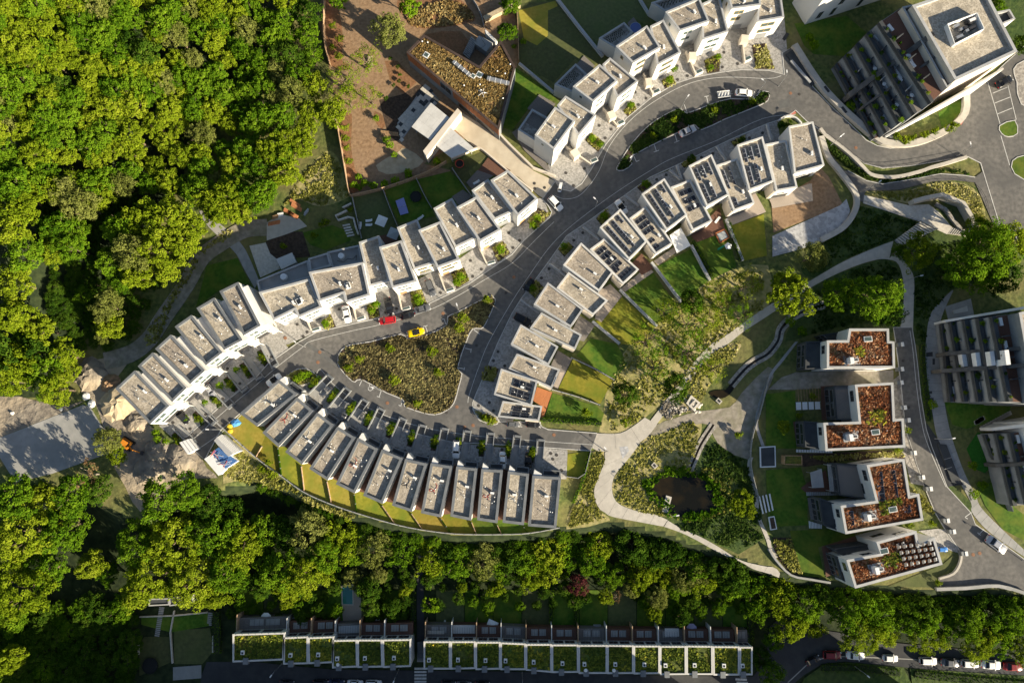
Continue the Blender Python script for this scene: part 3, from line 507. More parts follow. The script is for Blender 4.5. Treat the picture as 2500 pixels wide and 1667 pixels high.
line(smooth(T(2, 1, (380, 225), (480, 260), (600, 240), (700, 150), (800, 0)) + T(2, 0, (880, 1370), (1000, 1200), (1150, 1050), (1330, 920), (1550, 800), (1760, 735), (2000, 712), (2350, 725)) + T(3, 0, (120, 700))), 0.11)
line(smooth(R1((1690, 60), (1240, 115), (620, 410), (0, 660)) + T(2, 1, (1270, 0), (1000, 170), (760, 340), (500, 545), (330, 720), (160, 960), (0, 1200)) + T(1, 2, (2140, 0), (2050, 220), (1960, 480), (1945, 560))), 0.11)
line(smooth(T(1, 2, (560, 290), (595, 255), (700, 380), (850, 500), (1000, 590), (1250, 700), (1600, 800), (2000, 860), (2350, 890)) + T(2, 2, (300, 915), (740, 945))), 0.11)
line(smooth(T(0, 2, (1820, 985), (2040, 830), (2250, 640))), 0.14)
line(smooth(T(3, 2, (1300, -100), (1330, 100), (1360, 400), (1410, 750), (1470, 960), (1630, 1330))), 0.14)
SEG = [(2, 0, [((1785, 890), (1800, 960)), ((1765, 892), (1805, 885)), ((1580, 965), (1605, 1030)), ((1495, 1240), (1515, 1305)), ((1490, 1312), (1535, 1295)), ((1305, 1330), (1325, 1395)), ((1300, 1400), (1350, 1382)), ((1120, 1440), (1140, 1485)), ((1140, 1487), (1168, 1475)), ((1870, 850), (2015, 840)), ((2005, 840), (2005, 915)), ((2225, 840), (2210, 915))]),
       (1, 1, [((1385, 1480), (1395, 1540)), ((1535, 1430), (1575, 1420)), ((1555, 1425), (1575, 1480)), ((1725, 1360), (1745, 1410)), ((1705, 1365), (1730, 1358)), ((2000, 1460), (2055, 1500))]),
       (1, 2, [((975, 350), (950, 405)), ((1150, 450), (1130, 510)), ((1110, 500), (1140, 512)), ((1345, 535), (1330, 590)), ((1310, 582), (1335, 592)), ((1920, 60), (1980, 75)), ((1975, 65), (1972, 100)), ((1855, 240), (1915, 250)), ((1915, 235), (1910, 262))]),
       (2, 2, [((80, 725), (80, 780)), ((60, 780), (95, 780)), ((262, 735), (258, 795))]), (3, 3, [((1865, 0), (1805, 45)), ((1805, 45), (1830, 60)), ((1980, 155), (1930, 205)), ((1920, 185), (1950, 210)), ((2110, 360), (2150, 385))]),
       (3, 0, [((2010, 745), (2130, 1150)), ((2060, 860), (2195, 805)), ((2080, 950), (2220, 895)), ((2105, 1050), (2240, 995)), ((2200, 790), (2275, 1100)), ((2120, 1145), (2275, 1105)), ((2135, 1250), (2215, 1520))]),
       (1, 3, [((1455, 1432), (1565, 1432)), ((1455, 1462), (1565, 1462)), ((1455, 1492), (1565, 1492)), ((1455, 1522), (1565, 1522)), ((1455, 1552), (1565, 1552))]), (2, 3, [((2050, 1530), (2155, 1534)), ((2060, 1560), (2165, 1563))])]
for c, r, ss in SEG:
    for a, b in ss: line(T(c, r, a, b), 0.5 if r == 3 and c in (1, 2) else 0.17, 0.016, zb=ZB if r == 3 and c in (1, 2) else 0.0)
# wheelchair mark on the bay beside the shrub island
wc = W(T(1, 2, (1050, 430)))[0]
struct('road_marking', MB().ribbon([(wc[0] + 0.55 * math.cos(a * 0.35 + 2.4), wc[1] + 0.55 * math.sin(a * 0.35 + 2.4)) for a in range(14)], 0.14, ZR - 0.01, ZR + 0.016), 'paint_white', 'painted wheelchair mark, its wheel')
struct('road_marking', MB().ribbon([(wc[0] - 0.25, wc[1] + 1.1), (wc[0] - 0.1, wc[1] + 0.35), (wc[0] + 0.5, wc[1] + 0.3), (wc[0] + 0.75, wc[1] - 0.35)], 0.15, ZR - 0.01, ZR + 0.02), 'paint_white', 'painted wheelchair mark, its seated figure')
lay('road_marking', R1((1580, 70), (1680, 5), (1700, 40), (1620, 85)), ZR + 0.006, 'paint_red')
lay('road_marking', T(3, 0, (1710, 1110), (1800, 1030), (1830, 1000), (1830, 1060), (1770, 1150)), ZR + 0.006, 'paint_red', 1)
for q, z in ((T(1, 2, (1860, 0), (1930, 0), (1790, 420), (1700, 560), (1650, 560)), 0),):
    pass
# first strip paints a lamp post's shadow; the rest are newer asphalt cut in
for q in (T(1, 2, (420, 10), (450, -10), (780, 215), (750, 240)), T(3, 0, (90, 930), (190, 910), (210, 980), (110, 1000)), T(2, 1, (760, 60), (800, 50), (830, 150), (790, 160)), T(1, 1, (1380, 1445), (1420, 1440), (1430, 1480), (1390, 1490))):
    lay('asphalt_repair_and_shadow', q, ZR + 0.005, 'asphalt_patch_and_shadow')
# right-hand footway with red end
FP = T(3, 0, (430, 1170), (470, 1180), (560, 1400), (700, 1568)) + T(3, 1, (720, 0), (900, 90), (1050, 120), (1300, 80), (1580, 25), (1800, 40), (1900, 60), (1980, 0), (2140, 520), (2090, 540), (1900, 110), (1700, 90), (1500, 100), (1200, 175), (1000, 180), (890, 190), (870, 290), (810, 270), (820, 200), (760, 120), (640, 0)) + T(3, 0, (540, 1480))
struct('footpath', MB().sheet(W(FP), ZR - 0.02), 'asphalt', 'grey footway running below the retaining wall')
struct('kerb', MB().ribbon(W(T(3, 1, (730, 0), (900, 92), (1050, 124), (1300, 84), (1580, 30), (1800, 45), (1900, 62))), 0.18, 0, ZR + 0.05), 'kerb', 'kerb of the footway')
def kerbed(name, label, px, m, zt, wd=0.22, sm=2):
    p = W(smooth(px, sm, True)); o = struct(name, MB().prism(p, 0.0, zt - 0.03), m, label); k = MB().ribbon(p, wd, 0.0, zt, True).build('kerb', 'kerb', o); return p
ISL1 = T(1, 1, (1060, 1568), (1330, 1500), (1390, 1540), (1560, 1510), (1750, 1420), (1760, 1340), (1850, 1300), (2130, 1155), (2180, 1165), (2195, 1210), (2110, 1400), (2065, 1450), (1990, 1450)) + T(1, 2, (1930, 0), (1850, 240), (1890, 290), (1860, 420), (1830, 530), (1790, 600), (1690, 660), (1580, 665), (1390, 605), (1360, 580), (1350, 530), (1200, 470), (970, 345), (910, 370), (860, 340), (770, 240), (755, 180), (765, 110), (820, 50), (900, 25))
isl1 = kerbed('traffic_island', 'large triangular planted island in the middle of the street', ISL1, 'soil_dark', ZR + 0.14)
ISL2 = T(2, 0, (960, 1560), (985, 1500), (1100, 1320), (1250, 1160), (1400, 1060), (1540, 1000), (1605, 1045), (1800, 970), (2000, 912), (2210, 917), (2270, 850), (2350, 850), (2345, 930), (2200, 1000), (1950, 1100), (1740, 1195), (1680, 1150), (1640, 1165), (1400, 1280), (1110, 1430), (1100, 1510), (1020, 1568))
isl2 = kerbed('traffic_island', 'narrow planted island splitting the upper street', ISL2, 'soil_dark', ZR + 0.14)
isl3 = kerbed('traffic_island', 'small planted corner island beside the parked black cars', T(1, 2, (1995, 600), (2060, 640), (2210, 690), (2215, 755), (2150, 755), (2060, 715), (2005, 650)), 'stone', ZR + 0.12)
isl4 = kerbed('traffic_island', 'planted corner island at the entry of the dead-end street', T(1, 2, (290, 312), (380, 255), (460, 250), (525, 285), (560, 330), (430, 400), (330, 360)), 'soil_dark', ZR + 0.12)
kerbed('grass_island', 'grass island between the parking bays', T(3, 0, (2120, 1160), (2260, 1110), (2285, 1230), (2200, 1260), (2140, 1230)), 'lawn', ZR + 0.12)
kerbed('grass_island', 'grass island at the right edge of the street', T(3, 0, (2240, 1480), (2350, 1430), (2500, 1430), (2500, 1700), (2260, 1600)), 'lawn', ZR + 0.12)
kerbed('grass_island', 'cobbled verge right of the parking bays', T(3, 0, (2250, 640), (2350, 560), (2600, 500), (2600, 1000), (2320, 960), (2280, 760)), 'stone', ZR + 0.12)
# ------------------------------------------------------------------ slab paths
def resample(pts, n):
    d = [0.0]
    for a, b in zip(pts, pts[1:]): d.append(d[-1] + math.dist(a, b))
    out = []
    for k in range(n + 1):
        s = d[-1] * k / n; i = 0
        while i < len(d) - 2 and d[i + 1] < s: i += 1
        t = (s - d[i]) / ((d[i + 1] - d[i]) or 1); out.append(tuple(pts[i][j] + (pts[i + 1][j] - pts[i][j]) * t for j in (0, 1)))
    return out
def slab_path(name, label, left, right, n, m, z=0.12, gap=0.05, sub=3, piece='slab', wide=1):
    l = resample(W(smooth(left, 4)), n * sub); r = resample(W(smooth(right, 4)), n * sub)
    base = struct(name, MB().sheet(l + r[::-1], z - 0.05), 'concrete_grey' if m != 'concrete_grey' else 'asphalt', label)
    for i in range(n):
        for c in range(wide):
            A, B = [], []
            for k in range(sub + 1):
                a, b = Vector(l[i * sub + k]), Vector(r[i * sub + k]); w_ = (b - a); g = gap / max(w_.length, 0.1) / 2
                A.append(a + w_ * (c / wide + (g if c else 0))); B.append(a + w_ * ((c + 1) / wide - (g if c < wide - 1 else 0)))
            for Q in (A, B):
                d0 = (Q[1] - Q[0]); d1 = (Q[-1] - Q[-2])
                if d0.length > 1e-6: Q[0] = Q[0] + d0.normalized() * gap / 2
                if d1.length > 1e-6: Q[-1] = Q[-1] - d1.normalized() * gap / 2
            MB().prism([tuple(v) for v in A] + [tuple(v) for v in reversed(B)], z - 0.08, z + R.uniform(-0.006, 0.006)).build(piece, m, base)
    return base
slab_path('footpath', 'pale concrete path fork with the bright plaza', T(2, 2, (780, 840), (980, 842), (1090, 790), (1220, 695)), T(2, 2, (735, 975), (850, 1010), (1180, 920), (1330, 760)), 3, 'concrete')
slab_path('footpath', 'wide pale concrete path curving down beside the pond', T(2, 2, (852, 1012), (852, 1060), (850, 1100), (800, 1230), (755, 1350), (760, 1440), (800, 1530)) + T(2, 3, (850, 0), (920, 40), (1200, 95), (1390, 130)), T(2, 2, (1178, 925), (1080, 1060), (960, 1200), (920, 1300), (930, 1420), (1000, 1500), (1180, 1562)) + T(2, 3, (1300, 15), (1430, 70)), 9, 'concrete', 0.115)
slab_path('footpath', 'pale path running on past the pond to the villas', T(2, 3, (1430, 75), (1560, 150), (1740, 230), (1900, 320), (2100, 440), (2350, 500)) + T(3, 3, (60, 500), (110, 560)), T(2, 3, (1395, 132), (1560, 190), (1720, 270), (1900, 370), (2110, 460), (2210, 520), (2350, 560)) + T(3, 3, (100, 600)), 8, 'concrete')
slab_path('footpath', 'narrow pale path climbing through the meadow trees', T(2, 2, (1270, 725), (1420, 530), (1550, 350), (1700, 150), (1860, 0)) + T(2, 1, (1900, 1555), (2230, 1320), (2350, 1240)) + T(3, 1, (420, 990), (700, 830), (1000, 700), (1150, 645)), T(2, 2, (1325, 762), (1480, 560), (1620, 380), (1790, 170), (2010, 0)) + T(2, 1, (2120, 1480), (2350, 1330)) + T(3, 1, (430, 1050), (760, 890), (1000, 815), (1110, 815)), 22, 'concrete')
slab_path('footpath', 'pale lane curving round to the first villa', T(3, 1, (1100, 815), (1190, 845), (1240, 1000), (1245, 1200), (1220, 1400), (1190, 1568)), T(3, 1, (1180, 740), (1300, 900), (1340, 1000), (1335, 1250), (1325, 1568)), 7, 'concrete')
slab_path('footpath', 'pale concrete walkway in front of the right apartments', T(3, 1, (1690, 1095), (1500, 1300), (1450, 1568)) + T(3, 2, (1450, 230), (1500, 600), (1560, 900), (1680, 1150), (1860, 1470)) + T(3, 3, (1870, 0), (2040, 190), (2400, 440)), T(3, 1, (1700, 1100), (1590, 1350), (1570, 1568)) + T(3, 2, (1590, 350), (1660, 780), (1780, 1150), (1900, 1400)) + T(3, 3, (1990, 0), (2400, 390)), 38, 'concrete_grey')
slab_path('footpath', 'pale concrete walk along the wood edge', T(0, 1, (1830, 370), (1900, 500), (2100, 690), (2180, 780), (2240, 900), (2340, 1080)), T(0, 1, (1850, 365), (1960, 440), (2130, 580), (2230, 690), (2290, 800), (2380, 1010)), 5, 'concrete_grey')
slab_path('footpath', 'pale walk of slabs beside the villa wall', T(3, 2, (-60, 960), (-120, 700), (0, 330), (110, 170), (250, 0)), T(3, 2, (-30, 960), (-95, 700), (20, 340), (130, 190), (275, 0)), 9, 'concrete_grey')
slab_path('footpath', 'pale walk of slabs below the villa gardens', T(2, 2, (2180, 1060), (2160, 1120), (2180, 1300), (2230, 1440)) + T(2, 3, (2230, 0), (2330, 250)) + T(3, 3, (0, 320), (60, 430)), T(2, 2, (2215, 1060), (2200, 1120), (2220, 1300), (2265, 1440)) + T(2, 3, (2270, 20), (2370, 250)) + T(3, 3, (30, 300), (90, 410)), 10, 'concrete')
TRACK = W(smooth(T(0, 2, (960, 180), (1200, 110), (1370, -20)) + T(0, 1, (1500, 1350), (1700, 1060), (1850, 800), (2050, 650), (2250, 540), (2450, 520)), 4))
struct('dirt_track', MB().ribbon(TRACK, 4.6, 0.0, nz()), 'dirt_track', 'rutted grey dirt track along the wood edge')
# plaza and stairs above the meadow
struct('plaza', MB().sheet(W(T(3, 1, (880, 225), (1290, 320), (1470, 310), (1560, 375), (1700, 535), (1640, 585), (1390, 470), (870, 300))), ZR + 0.02), 'stone_pale', 'pale stone plaza between angled walls')
sroot = struct('stairs', MB().prism(W(T(3, 1, (1390, 470), (1530, 545), (1210, 690), (1160, 640))), 0.0, ZR), 'concrete_grey', 'flight of pale steps down to the meadow path')
a0, a1, b0, b1 = [Vector(v) for v in W(T(3, 1, (1390, 470), (1535, 545), (1160, 640), (1215, 690)))]
for k in range(13):
    t0, t1 = k / 13, (k + 0.62) / 13
    MB().prism([tuple(a0.lerp(b0, t0)), tuple(a1.lerp(b1, t0)), tuple(a1.lerp(b1, t1)), tuple(a0.lerp(b0, t1))], 0.0, ZR + 0.06 + 0.1 * (13 - k)).build('step', 'stone_pale', sroot)
sroot = struct('stairs', MB().prism(W(T(3, 1, (1690, 525), (1850, 560), (1810, 600), (1650, 580))), 0.0, ZR), 'concrete_grey', 'short side steps right of the plaza')
a0, a1, b0, b1 = [Vector(v) for v in W(T(3, 1, (1690, 525), (1650, 580), (1860, 560), (1815, 605)))]
for k in range(9):
    t0, t1 = k / 9, (k + 0.6) / 9
    MB().prism([tuple(a0.lerp(b0, t0)), tuple(a1.lerp(b1, t0)), tuple(a1.lerp(b1, t1)), tuple(a0.lerp(b0, t1))], 0.0, ZR + 0.06 + 0.09 * k).build('step', 'stone_pale', sroot)
# paved forecourts of the rows
struct('forecourt', MB().sheet(W(T(1, 1, (-300, 1500), (160, 1360), (600, 1240), (1000, 1130), (1480, 1000), (1880, 800), (2250, 530), (2400, 420)) + T(2, 1, (100, 250), (290, 255), (350, 420), (110, 640)) + T(1, 1, (2350, 768), (2230, 848), (1970, 1028), (1840, 1098), (1580, 1223), (1140, 1348), (740, 1438), (560, 1478), (300, 1590), (-100, 1700))), 0.11), 'paving_gravel', 'grey gravel forecourts before the upper middle row')
struct('forecourt', MB().sheet(W(T(2, 0, (300, 1560), (600, 1150), (900, 850), (1200, 600), (1500, 420), (1900, 300), (2350, 150)) + R7((960, 190), (1000, 640), (960, 820), (640, 770), (300, 785), (0, 850)) + T(2, 0, (1500, 768), (1280, 898), (1050, 1088), (860, 1328), (790, 1448)) + T(2, 1, (640, 118), (540, 188), (440, 168), (395, 98), (300, 20))), 0.112), 'paving_gravel', 'grey gravel forecourts before the top row')
struct('forecourt', MB().sheet(W(T(0, 2, (1460, 770), (1600, 895), (1720, 868), (2060, 558), (2350, 328)) + T(1, 2, (110, 203), (300, 60), (200, -60), (0, -80)) + T(0, 2, (2000, 100), (1600, 500))), 0.114), 'paving_gravel', 'grey gravel forecourts before the left row')
struct('forecourt', MB().sheet(W(T(1, 2, (532, 290), (640, 402), (800, 542), (950, 622), (1200, 742), (1500, 852), (1800, 922), (2350, 982)) + T(2, 2, (0, 952), (510, 995), (500, 1260), (0, 1260)) + T(1, 2, (1800, 1200), (1300, 1100), (900, 950), (600, 730), (300, 480))), 0.116), 'paving_gravel', 'grey gravel forecourts before the lower curved terrace')
struct('forecourt', MB().sheet(W(R1((1300, 190), (1440, 145), (1500, 500), (900, 700), (300, 900), (0, 1060), (0, 790), (300, 650), (800, 410)) ), 0.118), 'paving_gravel', 'grey gravel forecourts at the top of the right row')
struct('forecourt', MB().sheet(W(T(2, 1, (1440, 0), (1700, 0), (1400, 200), (1100, 450), (800, 700), (560, 960), (300, 1300), (100, 1568)) + T(1, 2, (2480, 300), (2350, 760), (2150, 752), (2050, 712), (1997, 612), (1997, 562), (2025, 482), (2155, 182), (2225, 12)) + T(2, 1, (6, 1312), (86, 1182), (346, 832), (506, 602), (726, 452), (1036, 232), (1276, 62))), 0.12), 'paving_gravel', 'grey gravel forecourts along the right row')
struct('forecourt', MB().sheet(W(T(3, 2, (1150, 350), (1215, 300), (1225, 420), (1260, 800), (1340, 1050), (1430, 1320), (1310, 1300), (1250, 1060), (1150, 980))), 0.118), 'stone', 'narrow paved strip before the villas')
struct('forecourt', MB().sheet(W(T(3, 3, (1380, 170), (1560, 150), (1620, 160), (1770, 380), (1640, 340), (1540, 330), (1520, 240))), 0.118), 'paving_gravel', 'gravel drive of the lowest villa')
# decks of the right row
for q, m_ in ((T(2, 1, (990, 1090), (1240, 880), (1300, 930), (1040, 1110)), 'deck_pale'), (T(2, 1, (1100, 850), (1190, 760), (1300, 900), (1190, 960)), 'deck_brown'), (T(2, 1, (1300, 830), (1490, 700), (1510, 750), (1340, 870)), 'deck_pale'), (T(2, 1, (1640, 600), (1900, 340), (1960, 560), (1690, 660)), 'deck_brown'), (T(2, 1, (1970, 440), (2230, 200), (2330, 380), (2020, 500)), 'deck_pale'), (T(2, 1, (800, 1100), (900, 1040), (1010, 1150), (820, 1390), (760, 1360)), 'deck_pale'), (T(2, 1, (560, 1450), (620, 1330), (760, 1420), (660, 1568), (560, 1540)), 'deck_grey'), (T(2, 2, (360, 210), (420, 80), (550, 160), (420, 430), (360, 400)), 'deck_grey'), (T(2, 2, (440, 280), (480, 280), (420, 435), (375, 420)), 'deck_pale'), (T(2, 2, (190, 540), (230, 415), (368, 465), (290, 690), (250, 690), (270, 590)), 'deck_orange'), (T(3, 1, (10, 270), (260, 160), (400, 120), (410, 280), (50, 345)), 'deck_pale'), (R1((1340, 1190), (1890, 1000), (1900, 1230), (1370, 1340)), 'deck_pale')):
    lay('deck', q, nz() + 0.07, m_)
for q, m_ in ((T(2, 0, (250, 870), (400, 960), (290, 1100), (140, 1000)), 'deck_grey'), (T(2, 0, (660, 515), (760, 610), (680, 700), (590, 600)), 'deck_grey'), (T(2, 0, (1115, 165), (1180, 250), (1090, 300), (1060, 215)), 'deck_grey'), (T(2, 0, (0, 1220), (60, 1180), (210, 1320), (350, 1560), (300, 1560), (120, 1390)), 'deck_grey'), (T(1, 1, (1930, 110), (2030, 0), (2250, 0), (2130, 80), (1980, 170)), 'deck_grey'), (T(1, 1, (1800, 240), (1900, 175), (1985, 240), (1870, 330)), 'deck_grey'), (T(1, 0, (2040, 1568), (2130, 1450), (2340, 1568), (2250, 1640)), 'deck_brown'), (T(1, 1, (1130, 600), (1290, 570), (1310, 640), (1180, 680)), 'deck_brown')):
    lay('deck', q, nz() + 0.07, m_)
for q, m_ in ((R3((320, 1075), (660, 965), (700, 1100), (450, 1200), (480, 1340), (365, 1390)), 'deck_brown'), (R3((100, 470), (360, 280), (410, 500), (160, 520)), 'deck_brown'), (R3((170, 570), (310, 570), (330, 790), (205, 800)), 'deck_grey'), (T(3, 2, (480, 410), (620, 400), (630, 715), (490, 720)), 'deck_brown'), (T(3, 2, (225, 735), (330, 735), (340, 940), (260, 950)), 'deck_brown')):
    lay('deck', q, nz() + 0.07, m_)
# ================================================================== buildings
def bil(q, u, v):
    """u along corner 0 -> 1, v along corner 0 -> 3"""
    a, b, c, d = [Vector(p) for p in q[:4]]
    return (a * (1 - u) + b * u) * (1 - v) + (d * (1 - u) + c * u) * v
def block(root, px, z, wall='white_wall', coping='coping_light', roof='gravel_roof', pw=0.42, ph=0.55, z0=0.0, world=None, closed_coping=False, skirt=0.0):
    """flat-roofed volume: walls, one mitred coping piece for each side, roof deck set down behind the parapet"""
    p = ccw(world if world is not None else W(px, z)); n = len(p); inn = inset(p, pw); out = inset(p, -0.05)
    MB().prism(p, z0, z - 0.06, top=False).build('wall', wall, root)
    for i in range(n):
        j = (i + 1) % n
        o0, o1, i1, i0 = out[i], out[j], inn[j], inn[i]
        e = Vector(o1) - Vector(o0); e.normalize(); e *= 0.012
        o0 = tuple(Vector(o0) + e); i0 = tuple(Vector(i0) + e); o1 = tuple(Vector(o1) - e); i1 = tuple(Vector(i1) - e)
        MB().add([(*o0, z), (*o1, z), (*i1, z), (*i0, z), (*i0, z - ph), (*i1, z - ph), (*o0, z - 0.1), (*o1, z - 0.1)], [(0, 1, 2, 3), (3, 2, 5, 4), (0, 6, 7, 1), (0, 3, 4, 6), (1, 7, 5, 2)]).build('coping', coping, root)
    MB().sheet(inset(p, pw - 0.02), z - ph + 0.004).build('roof', roof, root)
    return p
def window(root, a, b, u0, u1, z0, z1, frame='frame_white', glass='glass_green', proud=0.06):
    """a window set on the wall line a -> b (outside to the right of a -> b)"""
    a = Vector(a); b = Vector(b); e = b - a; L = e.length
    if L < 0.5: return
    e /= L; n = Vector((e.y, -e.x)); p0 = a + e * L * u0; p1 = a + e * L * u1; t = 0.09
    def q(s, d): return p0 + e * s + n * d
    w_ = (p1 - p0).length; V = []; Fc = []
    mb = MB()
    for s0, s1, y0, y1 in ((0, w_, z0, z0 + t), (0, w_, z1 - t, z1), (0, t, z0 + t, z1 - t), (w_ - t, w_, z0 + t, z1 - t)) + (((w_ / 2 - t / 2, w_ / 2 + t / 2, z0 + t, z1 - t),) if w_ > 1.4 else ()):
        c = [q(s0, 0), q(s1, 0), q(s1, proud), q(s0, proud)]; mb.prism([tuple(v) for v in c], y0, y1, True)
    f = mb.build('window', frame, root)
    g0, g1 = q(t * 0.5, proud * 0.4), q(w_ - t * 0.5, proud * 0.4)
    MB().add([(g0.x, g0.y, z0 + t * 0.5), (g1.x, g1.y, z0 + t * 0.5), (g1.x, g1.y, z1 - t * 0.5), (g0.x, g0.y, z1 - t * 0.5)], [(0, 1, 2, 3)]).build('pane', glass, f)
    return f
def door(root, a, b, u0, u1, z1, m='metal_dark', z0=0.05):
    a = Vector(a); b = Vector(b); e = b - a; L = e.length; e /= L; n = Vector((e.y, -e.x)); p0 = a + e * L * u0; p1 = a + e * L * u1
    MB().prism([tuple(p0), tuple(p0 + n * 0.05), tuple(p1 + n * 0.05), tuple(p1)], z0, z1, True).build('door', m, root)
def side(p, q, towards):
    """order the edge p,q so that the outside (right-hand side) points to the point `towards`"""
    p = Vector(p); q = Vector(q); e = q - p; n = Vector((e.y, -e.x))
    return (p, q) if n.dot(Vector(towards) - p) > 0 else (q, p)
def roofkit(root, q, z, n=4, ac=1, ant=1, sky=0, hose=None, seed=0):
    """pipes, cowls, box units and masts that stand on a flat roof"""
    r = random.Random(seed * 31 + 5); ax = (Vector(q[3]) - Vector(q[0])).normalized()
    for k in range(n):
        c = bil(q, r.uniform(0.25, 0.75), r.uniform(0.2, 0.85)); h = r.uniform(0.35, 0.6)
        v = MB().bar((c.x, c.y, z), (c.x, c.y, z + h), 0.07, 8).build('vent_pipe', 'metal_grey', root)
        MB().disc(c, 0.14, z + h, z + h + 0.09, 10, 0.05).build('cowl', 'metal_white', v)
    for k in range(ac):
        c = bil(q, r.uniform(0.45, 0.72), r.uniform(0.4, 0.7)); o = MB().obox(c, ax, 0.95, 0.5, z + 0.08, z + 0.75).build('condenser_unit', 'metal_white', root)
        f = c + Vector((-ax.y, ax.x)) * 0.26
        MB().bar((f.x, f.y, z + 0.42), (f.x - ax.y * 0.03, f.y + ax.x * 0.03, z + 0.42), 0.22, 12).build('fan_grille', 'metal_dark', o)
        d = c + ax * 0.8; MB().path([(d.x, d.y, z + 0.06), (d.x + 0.5, d.y + 0.3, z + 0.06), (d.x + 1.0, d.y + 0.2, z + 0.06)], 0.05).build('pipe_run', 'metal_grey', root)
    for k in range(ant):
        c = bil(q, r.uniform(0.35, 0.6), r.uniform(0.3, 0.7)); m_ = MB().bar((c.x, c.y, z), (c.x, c.y, z + 1.7), 0.035, 6)
        for t in range(3): m_.bar((c.x - 0.45, c.y + 0.1 * t, z + 1.2 + 0.2 * t), (c.x + 0.45, c.y - 0.1 * t, z + 1.2 + 0.2 * t), 0.02, 4)
        m_.build('antenna', 'metal_grey', root)
    for k in range(sky):
        c = bil(q, 0.62, 0.62); s = MB().obox(c, ax, 1.5, 1.3, z, z + 0.35).build('skylight', 'frame_white', root); MB().obox(c, ax, 1.2, 1.0, z + 0.3, z + 0.38).build('pane', 'glass_dark', s)
    if hose:
        c = bil(q, 0.4, 0.35); MB().path([(c.x + 0.9 * math.cos(t * 0.5) * (0.6 + 0.05 * t), c.y + 0.25 * t * 0.6 + 0.7 * math.sin(t * 0.5), z + 0.05) for t in range(16)], 0.05, 4).build('hose', hose, root)
def solar(root, q, z, u0, u1, v0, v1, nu, nv, tilt=0.0, gap=0.06, m='solar_cell'):
    """rows of panels, each a frame with its dark face"""
    for i in range(nu):
        for j in range(nv):
            a = u0 + (u1 - u0) * i / nu; b = u0 + (u1 - u0) * (i + 1 - gap) / nu; c = v0 + (v1 - v0) * j / nv; d = v0 + (v1 - v0) * (j + 1 - gap) / nv
            P4 = [bil(q, a, c), bil(q, b, c), bil(q, b, d), bil(q, a, d)]
            zz = [z + 0.18 + tilt, z + 0.18, z + 0.18, z + 0.18 + tilt]
            V = [(p.x, p.y, h) for p, h in zip(P4, zz)] + [(p.x, p.y, h - 0.06) for p, h in zip(P4, zz)]
            f = MB().add(V, [(0, 1, 2, 3), (0, 4, 5, 1), (1, 5, 6, 2), (2, 6, 7, 3), (3, 7, 4, 0)]).build('solar_panel', 'metal_grey', root)
            cen = sum(P4, Vector((0, 0))) / 4
            MB().add([(p.x + (cen.x - p.x) * 0.06, p.y + (cen.y - p.y) * 0.06, h + 0.006) for p, h in zip(P4, zz)], [(0, 1, 2, 3)]).build('cell_face', m, f)
def cen(p): return tuple(sum(v[i] for v in p) / len(p) for i in (0, 1))
PR = lambda px, z: W(px, z)

# ---- lower curved terrace: twelve narrow houses
AQ = [T(1, 2, (-143, 662), (207, 350), (380, 481), (8, 775)), T(1, 2, (60, 835), (375, 510), (520, 635), (205, 965)), T(1, 2, (270, 1010), (560, 650), (710, 765), (420, 1125)), T(1, 2, (490, 1165), (745, 780), (910, 880), (655, 1270)), T(1, 2, (735, 1305), (935, 885), (1115, 985), (905, 1390)), T(1, 2, (985, 1410), (1155, 990), (1345, 1070), (1160, 1485)), T(1, 2, (1250, 1500), (1370, 1075), (1570, 1120), (1430, 1560)), T(1, 2, (1515, 1570), (1605, 1115), (1800, 1145), (1700, 1610)), T(1, 2, (1785, 1600), (1840, 1145), (2030, 1165), (1975, 1640)), T(1, 2, (2030, 1635), (2070, 1170), (2265, 1180), (2215, 1662)), T(2, 2, (-85, 1658), (-35, 1190), (155, 1215), (108, 1680)), T(2, 2, (150, 1690), (190, 1230), (450, 1245), (405, 1710))]
ADET = ['at the left end beside the site sheds', 'with a coiled red hose on its roof', 'with a tangle of white pipes', 'with a white vent cluster', 'with a long red cable on its roof', 'with a white pipe cluster on its roof', 'with a curved black cable on its roof', 'with a short red cable on its roof', 'behind the parked white estate car', 'with two grey box vents on its roof', 'next to the wider end house', 'widest, beside the pale deck']
ZA = 5.0
